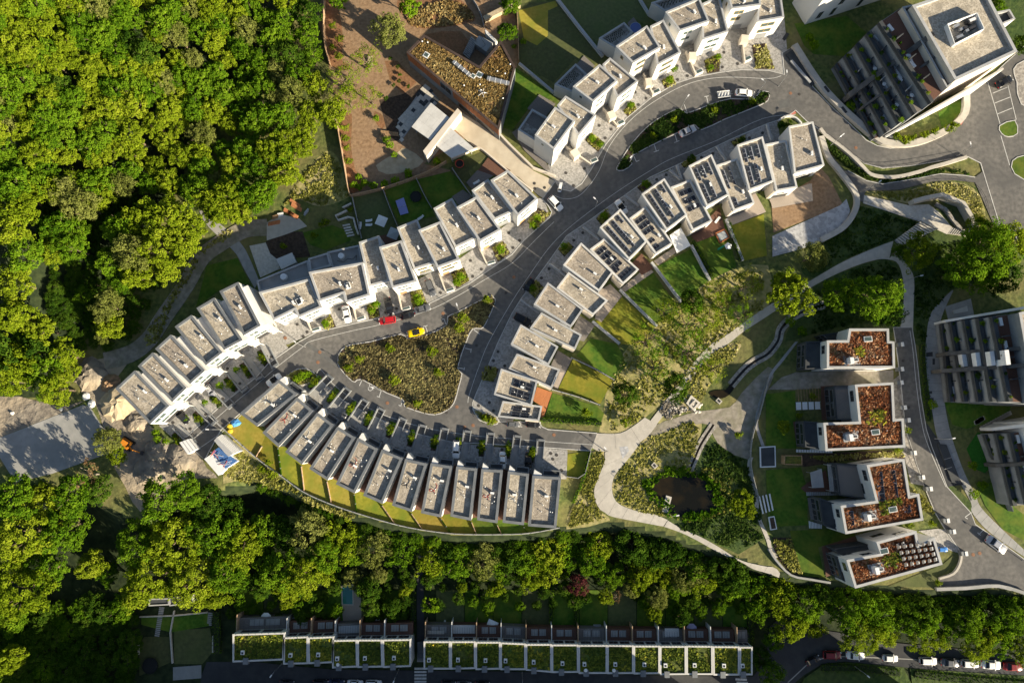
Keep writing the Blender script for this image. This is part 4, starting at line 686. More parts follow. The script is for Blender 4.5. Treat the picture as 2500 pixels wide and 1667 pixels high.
for i, px in enumerate(AQ):
    q = W(px, ZA); c = cen(q); ci = cen([q[1], q[2]])
    t = thing('row_house', f'grey-edged house, {ORD[i]} in the lower curved terrace, {ADET[i]}', 'house', (c[0], c[1], 0), 'houses of the lower curved terrace')
    block(t, None, ZA, 'white_wall', 'coping_grey', 'gravel_roof', 0.62, 0.62, 0, q)
    a, b = Vector(q[1]), Vector(q[2]); f = (a - Vector(q[0])).normalized()          # towards the street
    e = (b - a)
    fin = [a + e * 0.02 + f * 0.06, a + e * 0.32 + f * 0.06, a + e * 0.32 + f * 0.55, a + e * 0.05 + f * 1.5]
    MB().prism([tuple(v) for v in fin], 0, ZA - 0.25).build('fin_wall', 'white_wall', t)
    po = [a + e * 0.36 + f * 0.06, b + f * 0.06, b + f * 1.5 - e * 0.02, a + e * 0.36 + f * 1.5]
    block(t, None, 3.1, 'grey_wall', 'coping_grey', 'dark_wall', 0.25, 0.3, 0, [tuple(v) for v in po])
    A_, B_ = side(po[2], po[3], tuple(ci[k] + f[k] * 9 for k in (0, 1)))
    window(t, A_, B_, 0.08, 0.5, 0.9, 2.5, 'frame_grey', 'glass_dark'); door(t, A_, B_, 0.6, 0.92, 2.3)
    A_, B_ = side(q[1], q[2], tuple(ci[k] + f[k] * 9 for k in (0, 1))); window(t, A_, B_, 0.1, 0.6, 3.5, 4.6, 'frame_grey', 'glass_dark')
    A_, B_ = side(q[0], q[3], tuple(ci[k] - f[k] * 60 for k in (0, 1)))
    window(t, A_, B_, 0.1, 0.9, 0.3, 2.4, 'frame_grey', 'glass_dark')
    roofkit(t, q, ZA - 0.61, 6, 1, 0, 0, ['cable_white', 'cable_red', 'cable_white', None, 'cable_red', None, 'cable_black', 'cable_red', None, 'cable_red', 'cable_white', None][i], i)
    d = bil(q, 0.62, 0.6); MB().path([(d.x - 0.5, d.y, ZA - 0.55), (d.x + 0.3, d.y - 0.15, ZA - 0.55), (d.x + 1.6, d.y - 0.1, ZA - 0.45)], 0.04, 4).build('pipe_run', 'cable_white', t)
    if i < 11:   # narrow timber alley deck to the right of each house
        q2 = W(AQ[i + 1], ZA); lay_ = [q[2], q2[1], q2[0], q[3]]
        struct('alley_deck', MB().sheet(lay_, 0.125 + 0.001 * i), 'deck_brown')
# ---- left row: six houses
BQ = [T(0, 2, (1060, 430), (1235, 265), (1550, 590), (1375, 755)), T(0, 2, (1265, 225), (1400, 100), (1710, 425), (1580, 550)), T(0, 2, (1425, 65), (1565, -63), (1880, 265), (1745, 385)), T(0, 2, (1605, -138), (1755, -243), (2040, 100), (1890, 215)), T(0, 2, (1805, -308), (1965, -403), (2225, -15), (2055, 75)), T(0, 1, (2015, 1105), (2185, 1022), (2390, 1420), (2235, 1510))]
ZLR = 8.6
BDET = ['lowest, beside the building site', 'with two pairs of thin masts', 'with vent pipes near its right edge', 'fourth from the building site', 'second from the pale wood-edge walk', 'uppermost, beside the pale wood-edge walk']
for i, px in enumerate(BQ):
    z = ZLR + (0.0 if i < 5 else 1.0); q = W(px, z); c = cen(q)
    t = thing('row_house', f'white stepped house of the left row, {BDET[i]}', 'house', (c[0], c[1], 0), 'houses of the left row')
    block(t, None, z, 'white_wall', 'coping_grey', 'gravel_roof', 0.55, 0.7, 0, q)
    f = (Vector(q[2]) - Vector(q[1])).normalized(); e = (Vector(q[3]) - Vector(q[2]))      # f: towards the street, e: along the front
    A_, B_ = side(q[2], q[3], tuple(Vector(q[2]) + f * 40))
    window(t, A_, B_, 0.08, 0.62, 5.7, 7.8, 'frame_white', 'glass_green'); window(t, A_, B_, 0.1, 0.9, 2.9, 4.6, 'frame_white', 'glass_green'); door(t, A_, B_, 0.1, 0.8, 2.4)
    # white ledge and side wing, one storey lower, on the right-hand side
    a, b = Vector(q[1]), Vector(q[2]); sd = (a - Vector(q[0])).normalized()
    wing = [a + f * 1.2, b + f * 0.02, b + f * 0.02 + sd * 1.3, a + f * 1.2 + sd * 1.3]
    MB().prism([tuple(v + sd * 0.03) for v in wing], 0, z - 1.6).build('side_wing', 'white_wall', t)
    can = [b + f * 0.05 + sd * 0.1, b + f * 1.5 + sd * 0.1, b + f * 1.5 + sd * 1.9, b + f * 0.05 + sd * 1.9]
    MB().prism([tuple(v) for v in can], 2.7, 3.2, True).build('canopy', 'white_wall', t)
    pst = b + f * 1.4 + sd * 1.8; MB().bar((pst.x, pst.y, 0), (pst.x, pst.y, 2.75), 0.1, 6).build('post', 'white_wall', t)
    roofkit(t, q, z - 0.69, 5, 1, 2, 0, None, i + 40)
# ---- upper middle row
def cdet(i): return ['wide first house with two rear terraces', 'wide second house with a skylight', 'third pair', 'fourth pair, wooden frames', 'fifth pair', 'last pair beside the beige drive'][i]
CB = [([T(1, 1, (25, 1115), (490, 990), (605, 1250), (390, 1345), (355, 1275), (160, 1370))], [9.0], T(1, 1, (5, 1010), (475, 820), (505, 975), (30, 1110))),
      ([T(1, 1, (485, 930), (980, 840), (1045, 1140), (825, 1210), (800, 1125), (580, 1195))], [9.6], T(1, 1, (655, 745), (945, 680), (975, 838), (700, 890))),
      ([T(1, 1, (945, 655), (1130, 595), (1225, 1010), (1040, 1060)), T(1, 1, (1130, 700), (1335, 640), (1475, 1015), (1250, 1075))], [8.2, 9.6], None),
      ([T(1, 1, (1295, 520), (1480, 445), (1640, 845), (1450, 905)), T(1, 1, (1490, 545), (1690, 465), (1870, 815), (1665, 890))], [8.2, 9.6], None),
      ([T(1, 1, (1630, 345), (1800, 250), (2020, 615), (1830, 705)), T(1, 1, (1840, 335), (2025, 235), (2250, 540), (2055, 650))], [8.2, 9.6], None),
      ([T(1, 1, (1980, 180), (2130, 75), (2360, 370), (2190, 450)), [(1198, 440), (1240, 415), (1313, 485), (1264, 527)]], [8.2, 9.6], None)]
for i, (pols, zs, ter) in enumerate(CB):
    c = cen(W(pols[0], zs[0])); t = thing('town_house', f'white house of the upper middle row, {cdet(i)}', 'house', (c[0], c[1], 0), 'houses of the upper middle row')
    for k, (px, z) in enumerate(zip(pols, zs)):
        q = W(px, z); block(t, None, z, 'white_wall', 'coping_light', 'gravel_roof', 0.5, 0.6, 0, q)
        fr = 'frame_wood' if i == 3 else 'frame_white'
        if len(q) == 4:
            A_, B_ = side(q[2], q[3], P(1250, 1000)[:2]); window(t, A_, B_, 0.12, 0.6, z - 2.6, z - 1.1, fr); window(t, A_, B_, 0.68, 0.88, z - 2.4, z - 1.3, fr)
            window(t, A_, B_, 0.15, 0.7, z - 5.6, z - 4.0, fr); door(t, A_, B_, 0.1, 0.75 if k == 0 else 0.4, 2.4, 'wood_plain' if k else 'metal_grey')
            A_, B_ = side(q[1], q[2], P(2400, 1500)[:2]); window(t, A_, B_, 0.6, 0.75, z - 2.4, z - 1.2, fr)
            roofkit(t, q, z - 0.59, 3, 1, 2 if k else 0, 0, None, i * 3 + k + 60)
        else:
            qq = [q[0], q[1], q[2], q[5]]
            for s, e_, u in ((2, 3, 0.8), (4, 5, 0.8)):
                A_, B_ = side(q[s], q[e_], P(1250, 1000)[:2]); window(t, A_, B_, 0.15, u, z - 2.8, z - 1.3, fr); window(t, A_, B_, 0.15, 0.5, z - 5.6, z - 4.2, fr); door(t, A_, B_, 0.2, 0.8, 2.4, 'metal_grey')
            A_, B_ = side(q[3], q[4], P(600, 1500)[:2]); window(t, A_, B_, 0.2, 0.8, z - 2.7, z - 1.2, fr)
            roofkit(t, qq, z - 0.59, 5, 2, 1, 1, None, i + 80)
    if ter:
        block(t, ter, 6.0, 'white_wall', 'coping_light', 'concrete_grey', 0.4, 0.7)
        if i == 0: q = W(ter, 6.0); dd = bil(q, 0.5, 0.45); MB().disc(dd, 0.9, 5.35, 6.3, 18, 0.8).build('water_butt', 'metal_white', t)
        if i == 1:
            block(t, T(1, 1, (478, 805), (655, 752), (690, 868), (495, 922)), 6.4, 'white_wall', 'coping_light', 'concrete_grey', 0.4, 0.9)
            q = W(ter, 6.0); dd = bil(q, 0.38, 0.4); MB().disc(dd, 0.85, 5.35, 6.3, 18, 0.75).build('water_butt', 'metal_white', t)
            MB().path([tuple(bil(q, u, v)) + (5.4,) for u, v in ((0.2, 0.6), (0.4, 0.75), (0.55, 0.6), (0.7, 0.7), (0.85, 0.5), (0.8, 0.8))], 0.05, 4).build('cable', 'cable_black', t)
# ---- top row
DB = [dict(z=(11.5, 10.2, 6.6), tall=T(2, 0, (210, 1240), (395, 982), (580, 1108), (385, 1372)), low=T(2, 0, (415, 968), (492, 880), (772, 1055), (612, 1245)), rear=T(2, 0, (55, 1190), (185, 1000), (345, 1088), (212, 1290))),
      dict(z=(10.6, 9.4, 6.2), tall=T(2, 0, (560, 795), (805, 590), (970, 740), (745, 935)), low=T(2, 0, (832, 592), (900, 530), (1160, 745), (968, 897)), rear=T(2, 0, (392, 775), (585, 585), (690, 680), (555, 845))),
      dict(z=(10.2, 9.0, 6.0), tall=T(2, 0, (955, 425), (1240, 235), (1365, 435), (1110, 580)), low=T(2, 0, (1270, 240), (1392, 182), (1552, 482), (1335, 597)), rear=T(2, 0, (800, 350), (1030, 205), (1112, 295), (950, 440))),
      dict(z=(9.8, 8.6, 6.0), tall=T(2, 0, (1410, 110), (1722, -20), (1812, 195), (1540, 285)), low=T(2, 0, (1745, 35), (1905, -40), (1988, 290), (1750, 365)), rear=T(2, 0, (1280, 25), (1690, -110), (1720, -25), (1405, 105))),
      dict(z=(10.4, 8.8, 0), tall=R7((340, -80), (690, -140), (708, 55), (385, 97)), low=R7((692, -40), (925, -70), (962, 190), (665, 240)), rear=None)]
DDET = ['leftmost, beside the beige drive', 'second from the beige drive', 'the middle one with wooden frames', 'fourth from the beige drive', 'rightmost, with brown-framed windows']
for i, d in enumerate(DB):
    c = cen(W(d['tall'], d['z'][0])); t = thing('town_house', f'tall white hillside house of the top row, {DDET[i]}', 'house', (c[0], c[1], 0), 'houses of the top row')
    fr = 'frame_wood' if i in (2, 4) else 'frame_white'
    for k, key in enumerate(('tall', 'low', 'rear')):
        if not d[key]: continue
        z = d['z'][k]; q = W(d[key], z)
        block(t, None, z, 'white_wall', 'coping_light', ['gravel_roof', 'gravel_roof', 'stone'][k], 0.45, [0.55, 0.6, 0.9][k], 0, q)
        if k < 2:
            A_, B_ = side(q[2], q[3], P(1700, 900)[:2])
            for zz in (z - 2.9, z - 5.8): window(t, A_, B_, 0.18 if k == 0 else 0.25, 0.5 if k == 0 else 0.75, zz, zz + 1.5, fr, 'glass_green')
            door(t, A_, B_, 0.3, 0.7, 2.4, 'metal_grey')
            A_, B_ = side(q[3], q[0], P(900, 900)[:2]); window(t, A_, B_, 0.35, 0.5, z - 2.8, z - 1.4, fr, 'glass_green')
            roofkit(t, q, z - 0.54, 3, 1, 2, 0, None, i * 2 + k + 120)
        elif i == 0:
            lq = [bil(q, 0.45, 0.1), bil(q, 0.95, 0.1), bil(q, 0.95, 0.9), bil(q, 0.45, 0.9)]; MB().prism([tuple(v) for v in lq], z - 0.9, z - 0.8).build('terrace_deck', 'deck_grey', t)
        else:
            lq = [bil(q, 0.12, 0.12), bil(q, 0.88, 0.12), bil(q, 0.88, 0.6), bil(q, 0.12, 0.6)]; mb = MB()
            for a in range(9):
                for b in range(5): v = bil([tuple(x) for x in lq], (a + 0.3 + 0.4 * (b % 2)) / 9.5, (b + 0.5) / 5); mb.disc(v, 0.17, z - 0.9, z - 0.78, 8, 0.1)
            o = mb.build('roof_plants', 'leaf_deep', t); o['kind'] = 'stuff'
    # sheltered entrance between the two volumes
    ql = W(d['low'], d['z'][1]); a = Vector(ql[3]); dr = (Vector(ql[3]) - Vector(ql[0])).normalized()
    A_, B_ = side(ql[3], ql[0], P(900, 900)[:2]); MB().prism([tuple(a + dr * 0.1), tuple(a + dr * 2.2), tuple(a + dr * 2.2 + Vector((-dr.y, dr.x)) * -2.0), tuple(a + dr * 0.1 + Vector((-dr.y, dr.x)) * -2.0)], 0, 2.7).build('porch', 'beige_wall', t)
# ---- right-hand row: tall and low volumes in turn
EB = [(R1((1600, 215), (1935, 152), (2088, 750), (1680, 860)), R1((1280, 460), (1570, 405), (1720, 1050), (1430, 1100)), 0, 7.4, 'topmost, at the head of the row'),
      (R1((895, 470), (1245, 355), (1400, 965), (1060, 1090)), R1((615, 745), (895, 655), (1135, 1265), (850, 1370)), 1, 6.8, 'second from top, with long solar rows'),
      (R1((235, 755), (545, 600), (785, 1150), (480, 1310)), T(2, 1, (1460, 150), (1640, 80), (1840, 460), (1660, 550)), 1, 6.6, 'third from the top, over the white shade sail'),
      (T(2, 1, (1190, 215), (1400, 70), (1610, 405), (1420, 545)), T(2, 1, (1080, 435), (1230, 325), (1480, 665), (1320, 765)), 2, 6.4, 'fourth from top, with two very long solar rows'),
      (T(2, 1, (805, 520), (995, 350), (1240, 650), (1075, 815)), T(2, 1, (715, 720), (850, 620), (1165, 905), (1020, 1040)), 2, 6.2, 'fifth from top, lower roof full of panels'),
      (T(2, 1, (470, 865), (635, 660), (930, 930), (800, 1105)), T(2, 1, (410, 1075), (520, 930), (880, 1190), (745, 1325)), 0, 6.0, 'sixth from top, with plain gravel roofs'),
      (T(2, 1, (200, 1225), (330, 1025), (655, 1270), (540, 1435)), T(2, 1, (165, 1445), (270, 1300), (640, 1505), (580, 1640)), 0, 5.6, 'third from bottom, with plain gravel roofs'),
      (T(2, 1, (-10, 1590), (80, 1410), (425, 1613), (335, 1783)), T(2, 2, (-30, 250), (45, 110), (440, 255), (365, 430)), 0, 5.2, 'second from the bottom'),
      (T(2, 2, (-165, 485), (-100, 248), (235, 360), (180, 590)), T(2, 2, (-130, 690), (-85, 545), (278, 592), (248, 728)), 3, 4.8, 'lowest, beside the orange deck')]
for i, (tall, low, sol, z, det) in enumerate(EB):
    qt = W(tall, z); ql = W(low, z - 1.1); c = cen(qt)
    t = thing('town_house', f'white house of the right row, {det}', 'house', (c[0], c[1], 0), 'houses of the right row')
    block(t, None, z, 'white_wall', 'coping_white' if i < 6 else 'coping_light', 'gravel_roof', 0.42, 0.5, 0, qt); block(t, None, z - 1.1, 'white_wall', 'coping_white' if i < 6 else 'coping_light', 'gravel_roof', 0.42, 0.6, 0, ql)
    A_, B_ = side(qt[3], qt[0], P(1000, 1100)[:2]); window(t, A_, B_, 0.72, 0.9, z - 2.6, z - 1.1, 'frame_white', 'glass_dark')
    for q in (qt, ql):
        A_, B_ = side(q[2], q[3], P(1900, 1500)[:2]); window(t, A_, B_, 0.12, 0.85, 0.2, 2.5, 'frame_grey', 'glass_dark'); window(t, A_, B_, 0.2, 0.6, 3.1, 4.2 if z > 5 else 3.6, 'frame_white', 'glass_dark')
    A_, B_ = side(qt[0], qt[1], P(1200, 200)[:2]); window(t, A_, B_, 0.5, 0.85, 0.9, 2.3, 'frame_white', 'glass_dark'); door(t, A_, B_, 0.1, 0.35, 2.2, 'metal_grey')
    zt, zl = z - 0.49, z - 1.69
    if sol == 1:
        for u0 in (0.12, 0.36, 0.62): solar(t, qt, zt, u0, u0 + 0.17, 0.12, 0.42, 1, 3, 0.35, 0.03)
        for u0 in (0.12, 0.40): solar(t, qt, zt, u0, u0 + 0.17, 0.52, 0.92, 1, 4, 0.35, 0.03)
        if i == 1:
            solar(t, ql, zl, 0.12, 0.28, 0.14, 0.55, 1, 4, 0.35, 0.03); solar(t, ql, zl, 0.42, 0.58, 0.10, 0.50, 1, 4, 0.35, 0.03); solar(t, ql, zl, 0.12, 0.35, 0.76, 0.92, 1, 2, 0.3, 0.03)
        else:
            for v0 in (0.15, 0.33, 0.51): solar(t, ql, zl, 0.25, 0.85, v0, v0 + 0.11, 3, 1, 0.0, 0.03)
    elif sol == 2:
        solar(t, qt, zt, 0.14, 0.30, 0.1, 0.93, 1, 8, 0.35, 0.02); solar(t, qt, zt, 0.42, 0.58, 0.08, 0.86, 1, 8, 0.35, 0.02); solar(t, qt, zt, 0.68, 0.84, 0.06, 0.28, 1, 2, 0.35, 0.02)
        for v0 in (0.12, 0.27, 0.42) + ((0.57,) if i == 4 else ()): solar(t, ql, zl, 0.14, 0.72, v0, v0 + 0.10, 3, 1, 0.0, 0.02)
        solar(t, ql, zl, 0.12, 0.42, 0.66, 0.74, 2, 1); solar(t, ql, zl, 0.12, 0.42 if i == 3 else 0.8, 0.82, 0.9, 2 if i == 3 else 4, 1)
    elif sol == 3:
        solar(t, qt, zt, 0.16, 0.46, 0.4, 0.9, 2, 3); solar(t, qt, zt, 0.52, 0.82, 0.4, 0.9, 2, 3)
        solar(t, ql, zl, 0.12, 0.42, 0.3, 0.75, 2, 2); solar(t, ql, zl, 0.48, 0.78, 0.3, 0.75, 2, 2)
    roofkit(t, qt, zt, 3, 1, 1, 0, None, i + 200); roofkit(t, ql, zl, 2, 1, 0, 0, None, i + 230)
    # pale garden wall between the two volumes and beyond
    g = Vector(ql[3]); dr = (Vector(ql[3]) - Vector(ql[0])).normalized(); n_ = Vector((-dr.y, dr.x))
    MB().prism([tuple(g - dr * 3.4), tuple(g - dr * 0.1), tuple(g - dr * 0.1 - n_ * 0.35), tuple(g - dr * 3.4 - n_ * 0.35)], 0, z - 1.7).build('party_wall', 'beige_wall', t)
# ---- modern villa with the brown planted roof
vz = 7.0; vp = R8((168, 55), (470, 228), (590, 88), (668, 235), (578, 575), (72, 152)); q = W(vp, vz); c = cen(q)
villa = thing('villa', 'forked modern villa with brown planted roof and wooden cladding', 'villa', (c[0], c[1], 0))
block(villa, None, vz, 'grey_wall', 'coping_brown', 'sedum_brown', 0.55, 0.45, 0, q)
A_, B_ = side(q[4], q[5], P(900, 700)[:2])
for k in range(22):
    if k in (8, 9, 10): continue
    e = (B_ - A_); n_ = Vector((e.y, -e.x)).normalized(); a = A_ + e * (k / 22 + 0.002); b = A_ + e * ((k + 0.96) / 22)
    MB().prism([tuple(a), tuple(b), tuple(b + n_ * 0.07), tuple(a + n_ * 0.07)], 3.4, 6.7, True).build('cladding_board', 'wood_clad', villa)
window(villa, A_, B_, 0.36, 0.48, 3.4, 6.2, 'frame_grey', 'glass_dark'); window(villa, A_, B_, 0.55, 0.95, 0.3, 2.9, 'frame_grey', 'glass_dark')
A_, B_ = side(q[0], q[1], P(1300, -100)[:2]); window(villa, A_, B_, 0.1, 0.8, 0.4, 2.8, 'frame_grey', 'glass_dark')
zr = vz - 0.44
for a, b, L in ((R8((380, 245))[0], None, 0),): pass
for pa, pb in ((R8((330, 210), (420, 285))), (R8((515, 300), (635, 330)))):
    a, b = W([pa, pb], zr); d = MB(); e = Vector(b) - Vector(a)
    o = MB().obox((Vector(a) + Vector(b)) / 2, e, e.length, 0.9, zr + 0.25, zr + 0.95).build('air_duct', 'metal_grey', villa)
    for k in range(4): p_ = Vector(a) + e * (0.12 + 0.25 * k); MB().obox(p_, e, 0.12, 1.05, zr + 0.2, zr + 1.0).build('duct_flange', 'metal_white', o)
for p_, s in ((R8((182, 170))[0], 1.5), (R8((472, 278))[0], 1.6), (R8((438, 285))[0], 1.2)):
    cc = W([p_], zr)[0]; o = MB().obox(cc, (1, -0.6), s, s, zr, zr + 0.3).build('skylight', 'frame_white', villa); MB().obox(cc, (1, -0.6), s * 0.7, s * 0.7, zr + 0.25, zr + 0.34).build('pane', 'glass_green', o)
for p_ in R8((388, 340), (480, 365), (500, 380), (475, 335), (640, 225), (612, 275), (600, 410), (160, 100), (190, 105), (570, 262)):
    cc = W([p_], zr)[0]; o = MB().bar((*cc, zr), (*cc, zr + 0.7), 0.1, 8).build('vent_pipe', 'metal_grey', villa); MB().disc(cc, 0.22, zr + 0.7, zr + 0.85, 10, 0.1).build('cowl', 'metal_white', o)
cc = Vector(W(R8((488, 378)), zr)[0])
for k in range(5): a = k * 1.26; MB().bar((cc.x, cc.y, zr + 0.5), (cc.x + 1.3 * math.cos(a), cc.y + 1.3 * math.sin(a), zr + 0.3), 0.05, 5).build('cable_tray', 'metal_white', villa)
def slab_roof(name, label, px, z, m='coping_white', th=0.35, wall=None):
    p = W(px, z); c = cen(p); t = thing(name, label, 'canopy', (c[0], c[1], 0)); n = len(p); a, b, c_, d = p[:4]
    for i in range(3):
        for j in range(3):
            qd = [bil(p, (i + 0.004) / 3, (j + 0.004) / 3), bil(p, (i + 0.992) / 3, (j + 0.004) / 3), bil(p, (i + 0.992) / 3, (j + 0.992) / 3), bil(p, (i + 0.004) / 3, (j + 0.992) / 3)]
            MB().prism([tuple(v) for v in qd], z - th, z).build('roof_panel', m, t)
    MB().prism(inset(p, 0.4), z - th - 0.12, z - 0.03, True).build('soffit', 'concrete_grey', t)
    for u, v in ((0.08, 0.08), (0.92, 0.08), (0.92, 0.92), (0.08, 0.92)):
        s = bil(p, u, v); MB().bar((s.x, s.y, 0), (s.x, s.y, z - th), 0.12, 6).build('post', 'concrete_grey', t)
    return t
slab_roof('carport', 'pale slab-roofed pavilion beside the chequered patio', R8((100, 560), (207, 428), (308, 510), (205, 634)), 4.2)
slab_roof('carport', 'pale slab-roofed carport tapering along the beige drive', R8((215, 645), (298, 550), (446, 680), (318, 730)), 4.2)
one('garden_wall', 'tall cream wall between the pavilion and the carport', 'wall', MB().prism(W(R8((163, 692), (352, 458), (372, 478), (182, 722)), 4.6), 0, 4.6), 'beige_wall')
one('garden_wall', 'curved cream parapet at the inner bend of the beige drive', 'wall', MB().ribbon(W(smooth(R8((318, 742), (440, 690), (470, 684), (500, 700), (600, 785), (760, 915)), 4)), 0.35, 0, 1.3), 'beige_wall')
one('garden_wall', 'long cream parapet on the outer side of the beige drive', 'wall', MB().ribbon(W(R8((576, 600), (640, 668), (765, 790)) + T(2, 1, (395, 60))), 0.5, 0, 1.2), 'beige_wall')
struct('driveway', MB().sheet(W(R8((350, 500), (372, 480), (575, 608), (765, 800)) + T(2, 1, (390, 95), (285, 255), (235, 220), (60, 60)) + R8((620, 800), (500, 700), (455, 682), (330, 570))), 0.135), 'concrete_beige', 'long beige concrete drive up to the villa')
# stairs and terrace in the villa's fork
st = thing('garden_stairs', 'grey angular outdoor stairs in the fork of the villa', 'stairs', (*cen(W(R8((450, 130)))), 0))
a0, a1, b0, b1 = [Vector(v) for v in W(R8((430, 95), (460, 120), (380, 165), (415, 195)))]
for k in range(11):
    t0, t1 = k / 11, (k + 0.8) / 11; MB().prism([tuple(a0.lerp(b0, t0)), tuple(a1.lerp(b1, t0)), tuple(a1.lerp(b1, t1)), tuple(a0.lerp(b0, t1))], 0, 2.6 - 0.2 * k).build('step', 'concrete_grey', st)
MB().prism(W(R8((470, 60), (545, 100), (510, 150), (440, 100)), 2.6), 0, 2.6).build('landing', 'concrete_grey', st)
MB().path([(*v, 3.5) for v in W(R8((470, 62), (505, 120), (430, 165), (385, 165)), 3.0)], 0.04, 5).build('railing', 'metal_dark', st)
one('garden_wall', 'white fin wall rising beside the villa stairs', 'wall', MB().prism(W(R8((500, 22), (570, 90), (560, 100), (508, 50)), 3.0), 0, 3.0), 'white_wall')
# chequered patio: slabs in a rotated grid
pat = struct('patio', MB().sheet(W(R8((175, 325), (250, 412), (100, 562), (42, 640), (22, 540))), 0.10), 'concrete_grey', 'patio of pale and black square slabs beside the villa')
pp = W(R8((175, 325), (250, 412), (100, 562), (42, 640), (22, 540))); ax = (Vector(pp[3]) - Vector(pp[1])).normalized(); ay = Vector((-ax.y, ax.x)); o0 = Vector(pp[0]); s_ = 1.05
npat = 0
for i in range(-14, 34):
    for j in range(-20, 20):
        cc = o0 + ax * (i + 0.5) * s_ + ay * (j + 0.5) * s_
        if inside(cc.x, cc.y, pp) and npat < 290:
            npat += 1; blk = R.random() < 0.17
            MB().obox(cc, ax, s_ * 0.95, s_ * 0.95, 0.08, 0.125 + R.uniform(0, 0.01)).build('slab', 'dark_wall' if blk else 'stone_pale', pat)
# ---- red planted-roof villas
KV = [(R2((805, 125), (1345, 125), (1350, 295), (1420, 302), (1430, 662), (500, 668), (500, 287), (778, 285)), 9.0, [(R2((215, 300), (495, 295), (492, 665), (205, 680)), 5.6, 'dark_wall'), (R2((390, 215), (765, 155), (775, 283), (480, 285)), 3.0, 'glass_dark')], 'uppermost, with a white-edged terrace', []),
      (T(3, 2, (800, 395), (1150, 375), (1165, 712), (1245, 703), (1262, 967), (530, 1002), (510, 745), (835, 735)), 9.0, [(T(3, 2, (605, 405), (795, 398), (805, 718), (630, 718)), 5.6, 'deck_grey'), (T(3, 2, (330, 728), (515, 745), (528, 995), (345, 965)), 5.6, 'dark_wall')], 'second from the top, behind the bed of railway-sleeper rows', []),
      (R3((790, 235), (1178, 170), (1238, 552), (1330, 530), (1375, 802), (570, 945), (520, 655), (885, 605)), 10.0, [(R3((470, 215), (790, 235), (830, 590), (510, 545)), 5.2, 'deck_grey'), (R3((300, 572), (520, 655), (565, 940), (345, 850)), 5.6, 'dark_wall')], 'third from the top, with two framed solar blocks', [1]),
      (R3((890, 1030), (1302, 915), (1328, 1058), (1490, 980), (1572, 1260), (670, 1507), (580, 1215), (932, 1150)), 10.0, [(R3((450, 1100), (880, 1040), (925, 1145), (580, 1205)), 5.0, 'dark_wall'), (R3((465, 1170), (580, 1215), (655, 1480), (540, 1425)), 5.6, 'wood_plain')], 'lowest, with a field of grey solar panels', [2])]
